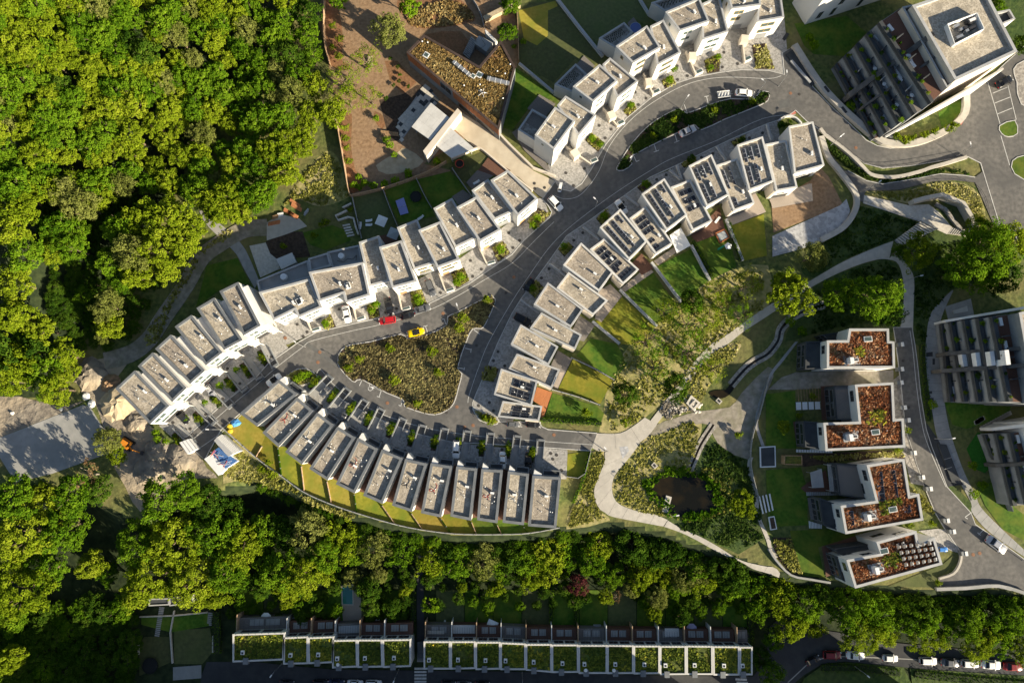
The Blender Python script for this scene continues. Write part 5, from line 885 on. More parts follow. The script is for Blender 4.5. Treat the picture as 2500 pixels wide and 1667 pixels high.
for i, (px, z, subs, det, sol) in enumerate(KV):
    q = W(px, z); c = cen(q); t = thing('villa', f'white villa with red planted roof, {det}', 'villa', (c[0], c[1], 0), 'villas with red planted roofs')
    block(t, None, z, 'white_wall', 'coping_light', 'sedum_red', 0.55, 0.5, 0, q)
    for sp, sz, rm in subs:
        sq = W(sp, sz); block(t, None, sz, 'dark_wall', 'dark_wall', rm, 0.25, 0.4, 0, sq)
        A_, B_ = side(sq[3], sq[0], P(1200, 1000)[:2]); window(t, A_, B_, 0.08, 0.48, 0.3, 2.6, 'frame_grey', 'glass_dark'); window(t, A_, B_, 0.52, 0.92, 0.3, 2.6, 'frame_grey', 'glass_dark'); window(t, A_, B_, 0.1, 0.9, 3.0, 4.8, 'frame_grey', 'glass_dark')
    n = len(q)
    for s in range(n):
        a, b = Vector(q[s]), Vector(q[(s + 1) % n])
        if (b - a).length > 6: A_, B_ = side(a, b, tuple((a + b) / 2 + ((a + b) / 2 - Vector(c)))); window(t, A_, B_, 0.15, 0.45, z - 3.0, z - 1.2, 'frame_grey', 'glass_dark'); window(t, A_, B_, 0.55, 0.85, z - 6.2, z - 4.3, 'frame_grey', 'glass_dark')
    zr = z - 0.49
    cpt = {0: R2((835, 560), (1050, 270)), 1: T(3, 2, (760, 870), (980, 830)), 2: R3((810, 760), (1050, 690)), 3: R3((890, 1300), (960, 1120))}[i]
    for k, p_ in enumerate(cpt):
        cc = W([p_], zr)[0]; ax = (1, 0.06 + 0.05 * i)
        if k == 0:
            MB().obox(cc, ax, 4.0, 2.4, zr, zr + 0.2).build('service_pad', 'concrete_grey', t); o = MB().obox((cc[0] + 0.4, cc[1]), ax, 1.2, 0.8, zr + 0.2, zr + 1.5).build('condenser_unit', 'metal_white', t); MB().obox((cc[0] + 0.4, cc[1]), ax, 0.9, 0.5, zr + 1.5, zr + 1.56).build('fan_grille', 'metal_dark', o)
            MB().obox((cc[0] - 0.9, cc[1] - 0.2), ax, 0.9, 1.6, zr + 0.2, zr + 2.2).build('chimney', 'metal_white', t)
        else:
            o = MB().obox(cc, ax, 2.0, 1.3, zr, zr + 0.5).build('skylight', 'frame_white', t); MB().obox(cc, ax, 1.7, 1.0, zr + 0.45, zr + 0.54).build('pane', 'glass_green', o)
    if sol == [1]:
        for s in (R3((880, 310), (950, 300), (985, 600), (915, 610)), R3((1010, 290), (1085, 285), (1120, 570), (1050, 515)), R3((580, 720), (650, 705), (665, 855), (600, 865)), R3((1170, 660), (1240, 645), (1255, 720), (1180, 735))):
            sq = W(s, zr + 0.4); nn = 4 if (Vector(sq[3]) - Vector(sq[0])).length > 6 else 2; solar(t, [tuple(v) for v in sq], zr + 0.2, 0, 1, 0, 1, 1, nn, -0.45, 0.02)
    if sol == [2]:
        for r_ in range(4):
            sq = W(R3((1100 + 25 * r_ - 8, 1060 + 62 * r_), (1470 + 20 * r_, 1020 + 55 * r_), (1478 + 20 * r_, 1065 + 55 * r_), (1108 + 25 * r_ - 8, 1108 + 62 * r_)), zr + 0.4); solar(t, [tuple(v) for v in sq], zr + 0.2, 0, 1, 0, 1, 6, 1, 0.45, 0.25, 'solar_grey')
        sq = W(R3((1085, 1050), (1190, 1020), (1200, 1080), (1095, 1110)), zr + 0.4); solar(t, [tuple(v) for v in sq], zr + 0.2, 0, 1, 0, 1, 2, 1, 0.45, 0.25, 'solar_grey')
    for k in range(5): MB().bar((c[0] - 4 + 2 * k, c[1] - 3, zr), (c[0] - 4 + 2 * k, c[1] - 3, zr + 0.6), 0.07, 6).build('vent_pipe', 'metal_white', t)
# ---- stepped apartment houses
def stepped(name, label, lines, hs, loc_px, wall='dark_wall', ends='grey_wall', fins=(), boxes=()):
    c = cen(W(loc_px, 0)); t = thing(name, label, 'apartments', (c[0], c[1], 0)); n = len(lines) - 1
    for k in range(n):
        h = hs[k]; a0, b0 = W(lines[k], h); a1, b1 = W(lines[k + 1], h)
        q = [Vector(a0), Vector(b0), Vector(b1), Vector(a1)]; ex = (q[0] - q[3]) * 0.25; ex2 = (q[1] - q[2]) * 0.25
        if k: q[0] = q[0] + ex; q[1] = q[1] + ex2
        q = [tuple(v) for v in q]
        MB().prism(q, 0, h - 0.9).build('storey', ends, t)
        MB().sheet(inset(q, 0.1), h - 0.89).build('terrace_floor', ['deck_brown', 'deck_grey', 'slate', 'deck_grey'][k % 4], t)
        A_, B_ = Vector(q[3]), Vector(q[2]); e = (B_ - A_); inn = (Vector(q[0]) - A_).normalized()
        MB().prism([tuple(A_), tuple(B_), tuple(B_ + inn * 0.95), tuple(A_ + inn * 0.95)], h - 1.3, h).build('parapet', wall, t)
        nb = max(3, int(e.length / 5))
        for m_ in range(nb):
            u = (m_ + R.uniform(0.15, 0.5)) / nb; p0 = A_ + e * u + inn * R.uniform(1.6, 2.4)
            kind = R.choice(['table', 'sofa', 'pots', 'none'])
            if kind == 'table':
                o = MB().disc(p0, 0.55, h - 0.2, h - 0.14, 12).build('terrace_table', 'frame_white', t)
                for a in range(4): MB().obox(p0 + Vector((math.cos(a * 1.57), math.sin(a * 1.57))) * 0.95, (1, 0.3), 0.45, 0.45, h - 0.88, h - 0.4).build('chair', 'fabric_grey', o)
            elif kind == 'sofa':
                MB().obox(p0, inn, 0.8, 2.0, h - 0.88, h - 0.45).build('sofa', 'fabric_white' if R.random() < 0.5 else 'fabric_grey', t)
            elif kind == 'pots':
                o = MB().disc(p0, 0.3, h - 0.88, h - 0.4, 10, 0.36).build('plant_pot', 'brick_orange', t); MB().disc(p0, 0.4, h - 0.4, h + 0.25, 8, 0.12).build('pot_plant', 'leaf_green', o)
            if m_:
                d0 = A_ + e * (m_ / nb) + inn * 1.0; d1 = A_ + e * (m_ / nb) + inn * 3.2; ee = e.normalized() * 0.12
                MB().prism([tuple(d0 - ee), tuple(d0 + ee), tuple(d1 + ee), tuple(d1 - ee)], h - 0.88, h + 0.9).build('divider', 'coping_light' if (m_ + k) % 4 == 0 else wall, t)
        # glazed back wall of the terrace = front of the storey above
        if k:
            b0_, b1_ = Vector(q[0]) - ex * 1.0, Vector(q[1]) - ex2 * 1.0
        else:
            b0_, b1_ = Vector(q[0]), Vector(q[1])
        A2, B2 = side(b0_, b1_, tuple(A_ - inn * 50)); off = -inn * 0.1
        for m_ in range(nb):
            if k or hs[0] > h: window(t, A2 + off, B2 + off, (m_ + 0.08) / nb, (m_ + 0.92) / nb, h - 0.8, h + 1.5, 'frame_grey', 'glass_dark')
    return t
GL = [R5((575, 40), (860, 558)), R5((430, 140), (760, 650)), R5((352, 212), (655, 722)), R5((282, 285), (560, 778)), R5((212, 350), (480, 835)), R5((150, 412), (400, 872))]
apt = stepped('apartment_block', 'stepped grey apartment house with planted terraces at top right', GL, [14.0, 11.0, 8.0, 5.0, 2.2], R5((600, 450)))
block(apt, R5((640, 35), (1075, -115), (1303, 325), (912, 508)), 17.2, 'beige_wall', 'coping_light', 'gravel_roof', 0.7, 0.8)
block(apt, R5((578, 45), (640, 30), (915, 510), (860, 557)), 15.4, 'beige_wall', 'coping_light', 'dark_wall', 0.4, 0.8)
block(apt, R5((1150, 80), (1255, 60), (1290, 120), (1180, 165)), 15.0, 'white_wall', 'coping_light', 'dark_wall', 0.4, 0.8)
q = W(R5((855, 160), (1040, 90), (1085, 190), (900, 285)), 17.4); rz_ = 16.45
for s in range(4): MB().ribbon([q[s], q[(s + 1) % 4]], 0.18, rz_, rz_ + 1.5).build('plant_screen', 'frame_white', apt)
for k in range(10):
    cc = bil(q, R.uniform(0.15, 0.85), R.uniform(0.15, 0.85)); o = MB().obox(cc, (1, 0.45), R.uniform(0.8, 1.8), R.uniform(0.6, 1.0), rz_, rz_ + R.uniform(0.6, 1.3)).build('air_unit', R.choice(['metal_white', 'metal_grey', 'metal_dark']), apt)
def fin(root, px0, z0, px1, z1, th, m):
    a = Vector(P(*px0, z0)); b = Vector(P(*px1, z1)); e = Vector((b.x - a.x, b.y - a.y)).normalized(); n_ = Vector((-e.y, e.x)) * th / 2
    V = [(a.x - n_.x, a.y - n_.y, 0), (b.x - n_.x, b.y - n_.y, 0), (b.x + n_.x, b.y + n_.y, 0), (a.x + n_.x, a.y + n_.y, 0), (a.x - n_.x, a.y - n_.y, a.z), (b.x - n_.x, b.y - n_.y, b.z), (b.x + n_.x, b.y + n_.y, b.z), (a.x + n_.x, a.y + n_.y, a.z)]
    MB().add(V, [(4, 5, 6, 7), (0, 1, 5, 4), (2, 3, 7, 6), (1, 2, 6, 5), (3, 0, 4, 7)]).build('sloping_wall', m, root)
fin(apt, R5((240, 600))[0], 4.2, R5((775, 210))[0], 17.0, 1.3, 'slate'); fin(apt, R5((330, 672))[0], 4.4, R5((830, 330))[0], 16.4, 0.6, 'slate'); fin(apt, R5((470, 862))[0], 1.5, R5((1215, 432))[0], 13.0, 0.5, 'white_wall')
for k, (px, hh) in enumerate(((R5((745, 250), (785, 240), (830, 310), (790, 330)), 14.6), (R5((598, 345), (625, 335), (658, 420), (632, 440)), 12.0), (R5((520, 402), (548, 395), (582, 485), (555, 500)), 9.2), (R5((443, 470), (470, 462), (502, 545), (478, 560)), 6.4))):
    MB().prism(W(px, hh + 1.2), hh - 2.4, hh + 1.2).build('divider', 'metal_white', apt)
IL = [R4((690, 180), (790, 810)), R4((490, 205), (610, 800)), R4((395, 216), (496, 800)), R4((298, 230), (398, 800)), R4((203, 245), (300, 800)), R4((140, 255), (200, 800))]
apI = stepped('apartment_block', 'stepped grey apartment house with white dividers at the right edge', IL, [14.5, 11.5, 8.6, 5.6, 2.8], R4((450, 500)))
block(apI, R4((680, 180), (1100, 100), (1200, 820), (790, 810)), 17.5, 'grey_wall', 'coping_light', 'gravel_roof', 0.6, 0.8)
fin(apI, R4((160, 240))[0], 4.6, R4((720, 145))[0], 17.0, 0.6, 'white_wall'); fin(apI, R4((180, 465))[0], 5.0, R4((740, 425))[0], 17.0, 0.9, 'slate'); fin(apI, R4((140, 585))[0], 4.6, R4((740, 545))[0], 17.0, 0.9, 'slate')
for k, (x, hh) in enumerate(((300, 6.2), (394, 9.2), (495, 12.2), (598, 15.2))): MB().prism(W(R4((x - 20, 468 - k * 9), (x + 10, 465 - k * 9), (x + 24, 553 - k * 4), (x - 6, 557 - k * 4)), hh + 1.0), hh - 2.4, hh + 1.0).build('divider', 'metal_white', apI)
JL = [R4((760, 1000), (900, 1500)), R4((617, 1022), (740, 1520)), R4((520, 1022), (640, 1525)), R4((440, 1030), (560, 1350))]
apJ = stepped('apartment_block', 'stepped grey apartment house with flower boxes at the lower right edge', JL, [9.0, 6.0, 3.0], R4((620, 1200)))
block(apJ, R4((750, 940), (1100, 880), (1250, 1480), (900, 1500)), 12.5, 'white_wall', 'coping_light', 'gravel_roof', 0.6, 0.8)
fin(apJ, R4((490, 992))[0], 4.5, R4((760, 960))[0], 12.4, 0.8, 'white_wall'); fin(apJ, R4((520, 1245))[0], 4.6, R4((760, 1230))[0], 12.0, 0.8, 'slate')
# ---- white slab building at the top edge
q = W(R5((-40, 158), (455, -4), (520, -60), (500, -180), (-120, 20)), 0.0); c = cen(q)
nb = thing('apartment_block', 'white slab building with dark slit windows at the top edge', 'apartments', (c[0], c[1], 0)); block(nb, None, 11.0, 'white_wall', 'coping_light', 'gravel_roof', 0.5, 0.6, 0, q)
A_, B_ = side(q[0], q[1], P(2300, 400)[:2])
for u0, u1, z0, z1 in ((0.1, 0.16, 1.5, 4.5), (0.3, 0.36, 5.5, 9.0), (0.28, 0.33, 1.0, 4.2), (0.6, 0.65, 5.0, 9.0), (0.62, 0.67, 1.0, 4.0), (0.85, 0.9, 5.0, 8.5)): window(nb, A_, B_, u0, u1, z0, z1, 'frame_grey', 'glass_dark')
# ---- green-roofed terraces along the bottom street
LQ = [T(1, 3, (-215, 1120), (265, 1105), (250, 1355), (-215, 1375)), T(1, 3, (250, 1150), (475, 1140), (475, 1390), (250, 1395)), T(1, 3, (478, 1150), (715, 1140), (705, 1380), (482, 1390)), T(1, 3, (700, 1175), (925, 1170), (930, 1420), (700, 1430)), T(1, 3, (930, 1170), (1155, 1170), (1162, 1420), (933, 1425)), T(1, 3, (1160, 1170), (1420, 1165), (1420, 1415), (1166, 1425))]
MQ = [T(1, 3, (1540, 1185), (1782, 1185), (1782, 1440), (1540, 1440)), T(1, 3, (1786, 1185), (2012, 1185), (2013, 1435), (1786, 1440)), T(1, 3, (2016, 1190), (2242, 1190), (2242, 1440), (2017, 1445)), T(2, 3, (-105, 1195), (124, 1205), (124, 1445), (-105, 1445)), T(2, 3, (128, 1210), (362, 1210), (363, 1470), (128, 1450)), T(2, 3, (366, 1215), (607, 1215), (609, 1470), (367, 1472)), T(2, 3, (612, 1220), (872, 1220), (872, 1480), (613, 1480)), T(2, 3, (876, 1220), (1115, 1222), (1115, 1480), (876, 1482)), T(2, 3, (1118, 1225), (1356, 1225), (1356, 1480), (1119, 1485)), T(2, 3, (1360, 1228), (1597, 1228), (1599, 1490), (1360, 1492)), T(2, 3, (1602, 1225), (1841, 1228), (1843, 1490), (1603, 1490)), T(2, 3, (1846, 1230), (2087, 1232), (2088, 1495), (1850, 1495)), T(2, 3, (2092, 1235), (2208, 1235), (2208, 1492), (2092, 1495))]
ZL = ZB + 6.6
COVER = {'sedum_green': [], 'sedum_moss': []}
for bi, (row, nm) in enumerate(((LQ, 'left'), (MQ, 'right'))):
    for i, px in enumerate(row):
        q = W(px, ZL); c = cen(q); rm = 'sedum_green' if (bi == 0 and i < 3) or (bi == 1 and i in (0, 1, 2, 4, 5, 8, 9, 10)) else 'sedum_moss'
        t = thing('row_house', f'green-roofed row house, {ORD[i]} from the left in the {nm} bottom terrace', 'house', (c[0], c[1], ZB), 'green-roofed houses along the bottom street')
        block(t, None, ZL, 'white_wall', 'coping_white', rm, 0.34, 0.35, ZB, q); COVER[rm].append(inset(q, 0.5))
        for k in range(8):
            s = bil(q, (k + 0.5) / 8, 0.012); MB().bar((s.x, s.y, ZL), (s.x, s.y, ZL + 0.12), 0.05, 5).build('rail_stud', 'metal_dark', t)
        s = bil(q, 0.2 + 0.1 * (i % 3), 0.66); o = MB().obox(s, (1, 0), 0.85, 0.95, ZL - 0.34, ZL + 0.35).build('skylight', 'frame_white', t); MB().obox((s.x, s.y - 0.08), (1, 0), 0.5, 0.5, ZL + 0.3, ZL + 0.38).build('pane', 'glass_dark', o)
        s = bil(q, 0.26 + 0.05 * (i % 3), 0.98); MB().obox(s, (1, 0), 1.3, 1.5, ZL - 1.0, ZL + 0.3).build('porch_roof', 'coping_grey', t)
        A_, B_ = side(q[0], q[1], P(1250, 1000)[:2]); window(t, A_, B_, 0.1, 0.48, ZB + 3.4, ZB + 5.5, 'frame_grey', 'glass_dark'); window(t, A_, B_, 0.54, 0.9, ZB + 3.4, ZB + 5.5, 'frame_grey', 'glass_dark'); window(t, A_, B_, 0.1, 0.9, ZB + 0.3, ZB + 2.5, 'frame_grey', 'glass_dark')
        if (bi, i) in ((0, 3), (1, 6), (1, 7)):
            s = bil(q, 0.24, 0.86); MB().disc(s, 0.45, ZL + 0.5, ZL + 0.62, 14, 0.4).build('satellite_dish', 'frame_white', t); 
        # rear terrace on the first floor with slatted roof panels and side walls
        a, b = Vector(q[0]), Vector(q[1]); up = Vector((0, 1)); dep = 3.0
        dk = MB().prism([tuple(a + up * 0.05), tuple(b + up * 0.05), tuple(b + up * dep), tuple(a + up * dep)], ZB, ZB + 2.9).build('terrace', 'deck_brown' if i % 3 else 'deck_grey', t)
        for u0 in (0.22, 0.54):
            e = b - a; MB().prism([tuple(a + e * u0 + up * 1.0), tuple(a + e * (u0 + 0.27) + up * 1.0), tuple(a + e * (u0 + 0.27) + up * 2.6), tuple(a + e * u0 + up * 2.6)], ZB + 2.95, ZB + 3.1).build('terrace_mat', 'concrete_grey', t)
        for k in range(10):
            e = b - a; s = a + e * (k + 0.5) / 10; MB().bar((s.x, s.y + 0.1, ZB + 4.6), (s.x, s.y + dep - 0.2, ZB + 4.5), 0.035, 4).build('pergola_slat', 'metal_dark', t)
        MB().prism([tuple(a + up * 0.1), tuple(a + Vector((0.18, 0)) + up * 0.1), tuple(a + Vector((0.18, 0)) + up * (dep + 1.2)), tuple(a + up * (dep + 1.2))], ZB, ZB + 4.6).build('party_wall', 'white_wall' if i % 2 else 'timber_fence', t)
# assumed neighbours beyond the picture, placed and sized to shade the bottom street
for i, (x0, x1, hh) in enumerate(((330, 820, 10.0), (850, 1230, 10.0), (1260, 1790, 9.5), (2030, 2330, 9.0))):
    q = W([(x0, 1760), (x1, 1760), (x1, 1860), (x0, 1860)], ZB); c = cen(q); t = thing('apartment_block', f'unseen apartment block added to shade the bottom street, {ORD[i]} from the left', 'apartments', (c[0], c[1], ZB))
    block(t, None, hh, 'white_wall', 'coping_light', 'gravel_roof', 0.5, 0.6, ZB, q); A_, B_ = side(q[0], q[1], (c[0], c[1] + 99))
    for fl in range(4):
        for k in range(6): window(t, A_, B_, (k + 0.2) / 6, (k + 0.75) / 6, ZB + 1.0 + 3.4 * fl, ZB + 2.9 + 3.4 * fl, 'frame_grey', 'glass_dark')
# ================================================================== trees, shrubs, ground cover
LEAN = np.array([0.62, -0.43, 0.35])      # leaves turn towards the light
def crown_mesh(name, seed, m, ncl=95, per=46, leaf=0.085, spread=0.17, flat=0.85, hollow=0.55, low=-0.35, rag=0.28):
    rs = np.random.RandomState(seed); C = []; Nn = []; tt = []
    ph = rs.uniform(0, 6.28, 4)
    for k in range(ncl):
        d = rs.normal(0, 1, 3); d /= np.linalg.norm(d); d[2] = abs(d[2]) * 1.0 if rs.rand() < 0.8 else d[2] * 0.6
        if d[2] < low: d[2] = low
        a = math.atan2(d[1], d[0]); lob = 1 + rag * (0.6 * math.sin(2 * a + ph[0]) + 0.5 * math.sin(3 * a + ph[1]) + 0.5 * math.sin(5 * a + ph[2])) * 0.6
        rr = rs.uniform(hollow, 1.0) ** 0.6 * lob * rs.uniform(0.82, 1.06); c = d * rr * np.array([1, 1, flat])
        n = int(per * rs.uniform(0.6, 1.4)); s = spread * rs.uniform(0.7, 1.35)
        q = rs.normal(0, 1, (n, 3)); q /= np.linalg.norm(q, axis=1)[:, None]; q *= (rs.uniform(0.35, 1.0, n) ** 0.5)[:, None]
        q[:, 2] *= 0.75; C.append(c + q * s); Nn.append(q * 0.75 + d * 0.45 + LEAN); tt.append(np.clip(rs.uniform(0.2, 0.72) + rs.normal(0, 0.13, n), 0, 1))
    C = np.concatenate(C); Nn = np.concatenate(Nn); Nn /= np.linalg.norm(Nn, axis=1)[:, None]; tt = np.concatenate(tt)
    C[:, 2] += 1.25
    return quads(name, leafquads(C, Nn, leaf, 0.55), tt, m)
def trunk_mesh(seed, m='bark', limbs=7, sparse=False):
    r = random.Random(seed); mb = MB(); top = (r.uniform(-0.06, 0.06), r.uniform(-0.06, 0.06), 1.15)
    mb.bar((0, 0, -0.05), (top[0] * 0.5, top[1] * 0.5, 0.6), (0.075, 0.055), 8); mb.bar((top[0] * 0.5, top[1] * 0.5, 0.58), top, (0.055, 0.035), 7)
    for k in range(limbs):
        a = 6.28 * k / limbs + r.uniform(-0.4, 0.4); z = r.uniform(0.55, 1.1); R_ = r.uniform(0.5, 0.8); mid = (R_ * 0.5 * math.cos(a), R_ * 0.5 * math.sin(a), z + 0.3); end = (R_ * math.cos(a + 0.2), R_ * math.sin(a + 0.2), z + r.uniform(0.45, 0.85))
        mb.bar((top[0] * 0.6, top[1] * 0.6, z), mid, (0.034, 0.022), 5); mb.bar(mid, end, (0.022, 0.008), 5)
        mb.bar(mid, (mid[0] * 1.4 + 0.15 * math.sin(a), mid[1] * 1.4, mid[2] + 0.4), (0.016, 0.006), 4)
    return mb.mesh('trunk', m)
PROTO = {}
def proto(key, leafm, n, bark='bark', **kw):
    L = []
    for k in range(n): L.append((crown_mesh('crown', hash(key) % 1000 if False else sum(map(ord, key)) * 7 + k * 13, leafm, **kw), trunk_mesh(k * 5 + len(key), bark)))
    PROTO[key] = L
proto('yellow', 'leaf_yellow', 5, flat=0.66, ncl=120, per=44, leaf=0.078, spread=0.15); proto('green', 'leaf_green', 5, flat=0.66, ncl=120, per=44, leaf=0.078, spread=0.15); proto('deep', 'leaf_deep', 2, ncl=110); proto('olive', 'leaf_olive', 2, ncl=110, leaf=0.07)
proto('big', 'leaf_yellow', 3, ncl=170, per=44, leaf=0.062, spread=0.125); proto('biggreen', 'leaf_green', 3, ncl=170, per=44, leaf=0.062, spread=0.125)
proto('sparse', 'leaf_green', 2, ncl=50, per=26, leaf=0.06, spread=0.17); proto('sparseyellow', 'leaf_yellow', 2, ncl=62, per=28, leaf=0.058, spread=0.17)
proto('purple', 'leaf_purple', 1, ncl=70); proto('bright', 'leaf_bright', 2, ncl=55, per=40, leaf=0.12); proto('dry', 'leaf_dry', 1, 'bark_pale', ncl=26, per=24, leaf=0.09)
proto('shrub', 'leaf_bright', 2, ncl=22, per=22, leaf=0.26, spread=0.32, flat=0.7); proto('shrubdeep', 'leaf_deep', 2, ncl=22, per=22, leaf=0.26, spread=0.32, flat=0.7); proto('shruby', 'leaf_yellow', 2, ncl=22, per=22, leaf=0.26, spread=0.32, flat=0.7)
NT = [0]
def tree(x, y, r, kind, label, group, name='broadleaf_tree', cat='tree', hk=1.0, zc=None):
    rm = r / 9.4; zc_ = 1.25 * rm * hk if zc is None else zc
    zb = relief(x, y); p = P(x, y, zb + zc_); NT[0] += 1; cm, tm = PROTO[kind][NT[0] % len(PROTO[kind])]
    t = thing(name, label, cat, (p[0], p[1], zb), group); t.rotation_euler = (0, 0, R.uniform(-0.75, 0.75)); t.scale = (rm * R.uniform(0.94, 1.06), rm * R.uniform(0.94, 1.06), rm * hk)
    for nm, me in (('trunk', tm), ('crown', cm)):
        o = bpy.data.objects.new(nm, me); COL.objects.link(o); o.parent = t
    return t
def poisson(poly, d, tries=9000, seed=1):
    r = random.Random(seed); xs = [p[0] for p in poly]; ys = [p[1] for p in poly]; out = []
    for _ in range(tries):
        x, y = r.uniform(min(xs), max(xs)), r.uniform(min(ys), max(ys))
        if inside(x, y, poly) and all((x - a) ** 2 + (y - b) ** 2 > d * d for a, b in out): out.append((x, y))
    return out
LB = {'yellow': 'pale yellow-green', 'green': 'fresh green', 'deep': 'dark green', 'olive': 'dusty olive-green', 'big': 'broad yellow-green', 'biggreen': 'broad green'}
F1 = [(-25, -25), (770, -25), (775, 190), (755, 320), (700, 400), (640, 470), (560, 530), (500, 505), (440, 450), (330, 455), (200, 470), (-25, 500)]
for x, y in poisson(F1, 40, 14000):
    w_ = (0.5 + 0.5 * math.sin(x * 0.011 + 1.0) * math.sin(y * 0.013 + 0.4))
    k = 'olive' if R.random() < 0.07 else ('yellow' if R.random() < 0.30 + 0.45 * (y > 230) * w_ + 0.15 * w_ else ('deep' if R.random() < 0.06 else 'green'))
    z = 'upper' if y < 170 else ('middle' if y < 340 else 'lower')
    tree(x, y, R.uniform(29, 39), k, f'{LB[k]} tree in the top-left wood, {PCT(x, y)}', 'trees of the top-left wood', 'woodland_tree', hk=R.uniform(1.1, 1.28))
EDGE = [(30, 450, 45, 'green'), (60, 505, 45, 'yellow'), (28, 560, 45, 'yellow'), (62, 620, 45, 'green'), (40, 690, 45, 'yellow'), (140, 555, 42, 'green'), (175, 605, 40, 'biggreen'), (135, 610, 36, 'yellow'), (185, 560, 34, 'green'), (205, 500, 40, 'olive'), (160, 470, 40, 'olive'), (250, 480, 38, 'yellow'), (300, 560, 45, 'green'), (355, 540, 50, 'yellow'), (420, 530, 52, 'yellow'), (470, 560, 40, 'yellow'), (330, 620, 50, 'olive'), (400, 610, 55, 'big'), (450, 600, 42, 'yellow'), (270, 640, 36, 'green'), (340, 672, 40, 'yellow'), (410, 660, 36, 'yellow'), (290, 685, 30, 'green'), (205, 718, 24, 'green'), (265, 748, 40, 'olive'), (272, 797, 34, 'yellow'), (255, 815, 24, 'olive'), (35, 770, 42, 'yellow'), (100, 805, 38, 'yellow'), (60, 832, 32, 'green'), (55, 890, 50, 'yellow'), (112, 920, 48, 'green'), (152, 868, 40, 'yellow'), (25, 930, 40, 'yellow'), (172, 900, 28, 'yellow'), (88, 858, 40, 'deep'), (140, 950, 40, 'big'), (-5, 860, 45, 'deep'), (530, 515, 36, 'yellow'), (490, 465, 42, 'green'), (585, 520, 30, 'yellow'), (640, 478, 40, 'green'), (700, 425, 38, 'yellow'), (675, 370, 45, 'yellow'), (560, 470, 42, 'yellow'), (735, 360, 36, 'yellow')]
for i, (x, y, r, k) in enumerate(EDGE):
    zone = 'by the dirt track' if x > 235 and y > 480 else ('at the left picture edge' if x < 110 else 'in the clearing of the wood')
    tree(x, y, r, k, f'{LB[k]} tree {zone}, {PCT(x, y)}', 'trees along the edge of the wood', hk=R.uniform(1.05, 1.3))
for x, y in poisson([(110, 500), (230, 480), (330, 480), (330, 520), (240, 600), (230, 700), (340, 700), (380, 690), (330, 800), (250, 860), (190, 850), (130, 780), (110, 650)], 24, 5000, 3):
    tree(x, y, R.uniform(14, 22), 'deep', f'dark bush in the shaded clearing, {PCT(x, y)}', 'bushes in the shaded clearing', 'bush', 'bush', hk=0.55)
BELT = [(40, 1215, 50, 'green'), (110, 1228, 55, 'yellow'), (180, 1205, 48, 'green'), (238, 1195, 36, 'deep'), (390, 1215, 50, 'green'), (455, 1198, 42, 'green'), (510, 1228, 42, 'deep'), (70, 1300, 75, 'big'), (165, 1285, 62, 'biggreen'), (30, 1370, 60, 'big'), (60, 1440, 70, 'big'), (112, 1392, 55, 'biggreen'), (30, 1500, 45, 'green'), (225, 1378, 38, 'yellow'), (262, 1398, 30, 'green'), (340, 1332, 62, 'biggreen'), (430, 1322, 68, 'big'), (520, 1302, 68, 'biggreen'), (588, 1342, 58, 'big'), (380, 1408, 62, 'big'), (470, 1420, 62, 'big'), (560, 1392, 58, 'biggreen'), (335, 1448, 40, 'yellow'), (522, 1450, 40, 'yellow'), (650, 1290, 45, 'green'), (642, 1352, 36, 'green'), (570, 1260, 42, 'deep'), (700, 1300, 45, 'deep'), (760, 1292, 58, 'olive'), (840, 1290, 55, 'yellow'), (890, 1272, 40, 'green'), (792, 1352, 50, 'biggreen'), (692, 1390, 55, 'biggreen'), (750, 1402, 55, 'big'), (785, 1380, 42, 'yellow'), (702, 1430, 36, 'yellow'), (705, 1462, 26, 'yellow'), (640, 1425, 34, 'deep'), (920, 1332, 48, 'olive'), (982, 1330, 44, 'green'), (950, 1292, 36, 'deep'), (862, 1340, 40, 'green'), (1060, 1342, 50, 'yellow'), (1120, 1342, 50, 'biggreen'), (1180, 1332, 46, 'olive'), (1232, 1362, 45, 'green'), (1242, 1312, 42, 'deep'), (1090, 1310, 34, 'deep'), (1282, 1342, 50, 'biggreen'), (1340, 1362, 52, 'yellow'), (1380, 1322, 45, 'green'), (1440, 1362, 46, 'biggreen'), (1462, 1328, 46, 'yellow'), (1300, 1402, 40, 'yellow'), (1545, 1312, 46, 'deep'), (1602, 1302, 46, 'deep'), (1580, 1352, 42, 'deep'), (1640, 1340, 38, 'deep'), (1562, 1405, 38, 'yellow'), (1612, 1388, 38, 'yellow'), (1540, 1430, 28, 'olive'), (1500, 1400, 34, 'green'), (1682, 1392, 50, 'olive'), (1722, 1402, 46, 'yellow'), (1700, 1358, 42, 'green'), (1660, 1430, 30, 'green'), (1800, 1420, 45, 'green'), (1852, 1432, 50, 'green'), (1790, 1378, 42, 'deep'), (1842, 1482, 36, 'green'), (1760, 1352, 34, 'deep'), (1900, 1450, 50, 'yellow'), (1960, 1470, 55, 'biggreen'), (1930, 1522, 44, 'yellow'), (1990, 1532, 25, 'yellow'), (2002, 1448, 36, 'deep'), (2080, 1482, 60, 'biggreen'), (2140, 1492, 60, 'biggreen'), (2100, 1542, 54, 'big'), (2150, 1450, 46, 'green'), (2160, 1545, 34, 'yellow'), (2230, 1502, 58, 'biggreen'), (2282, 1500, 54, 'green'), (2260, 1552, 48, 'big'), (2240, 1460, 40, 'deep'), (2350, 1512, 54, 'biggreen'), (2382, 1562, 50, 'big'), (2422, 1552, 45, 'green'), (2340, 1462, 42, 'deep'), (2452, 1500, 58, 'biggreen'), (2492, 1572, 46, 'big'), (2482, 1440, 42, 'deep'), (2410, 1470, 40, 'deep')]
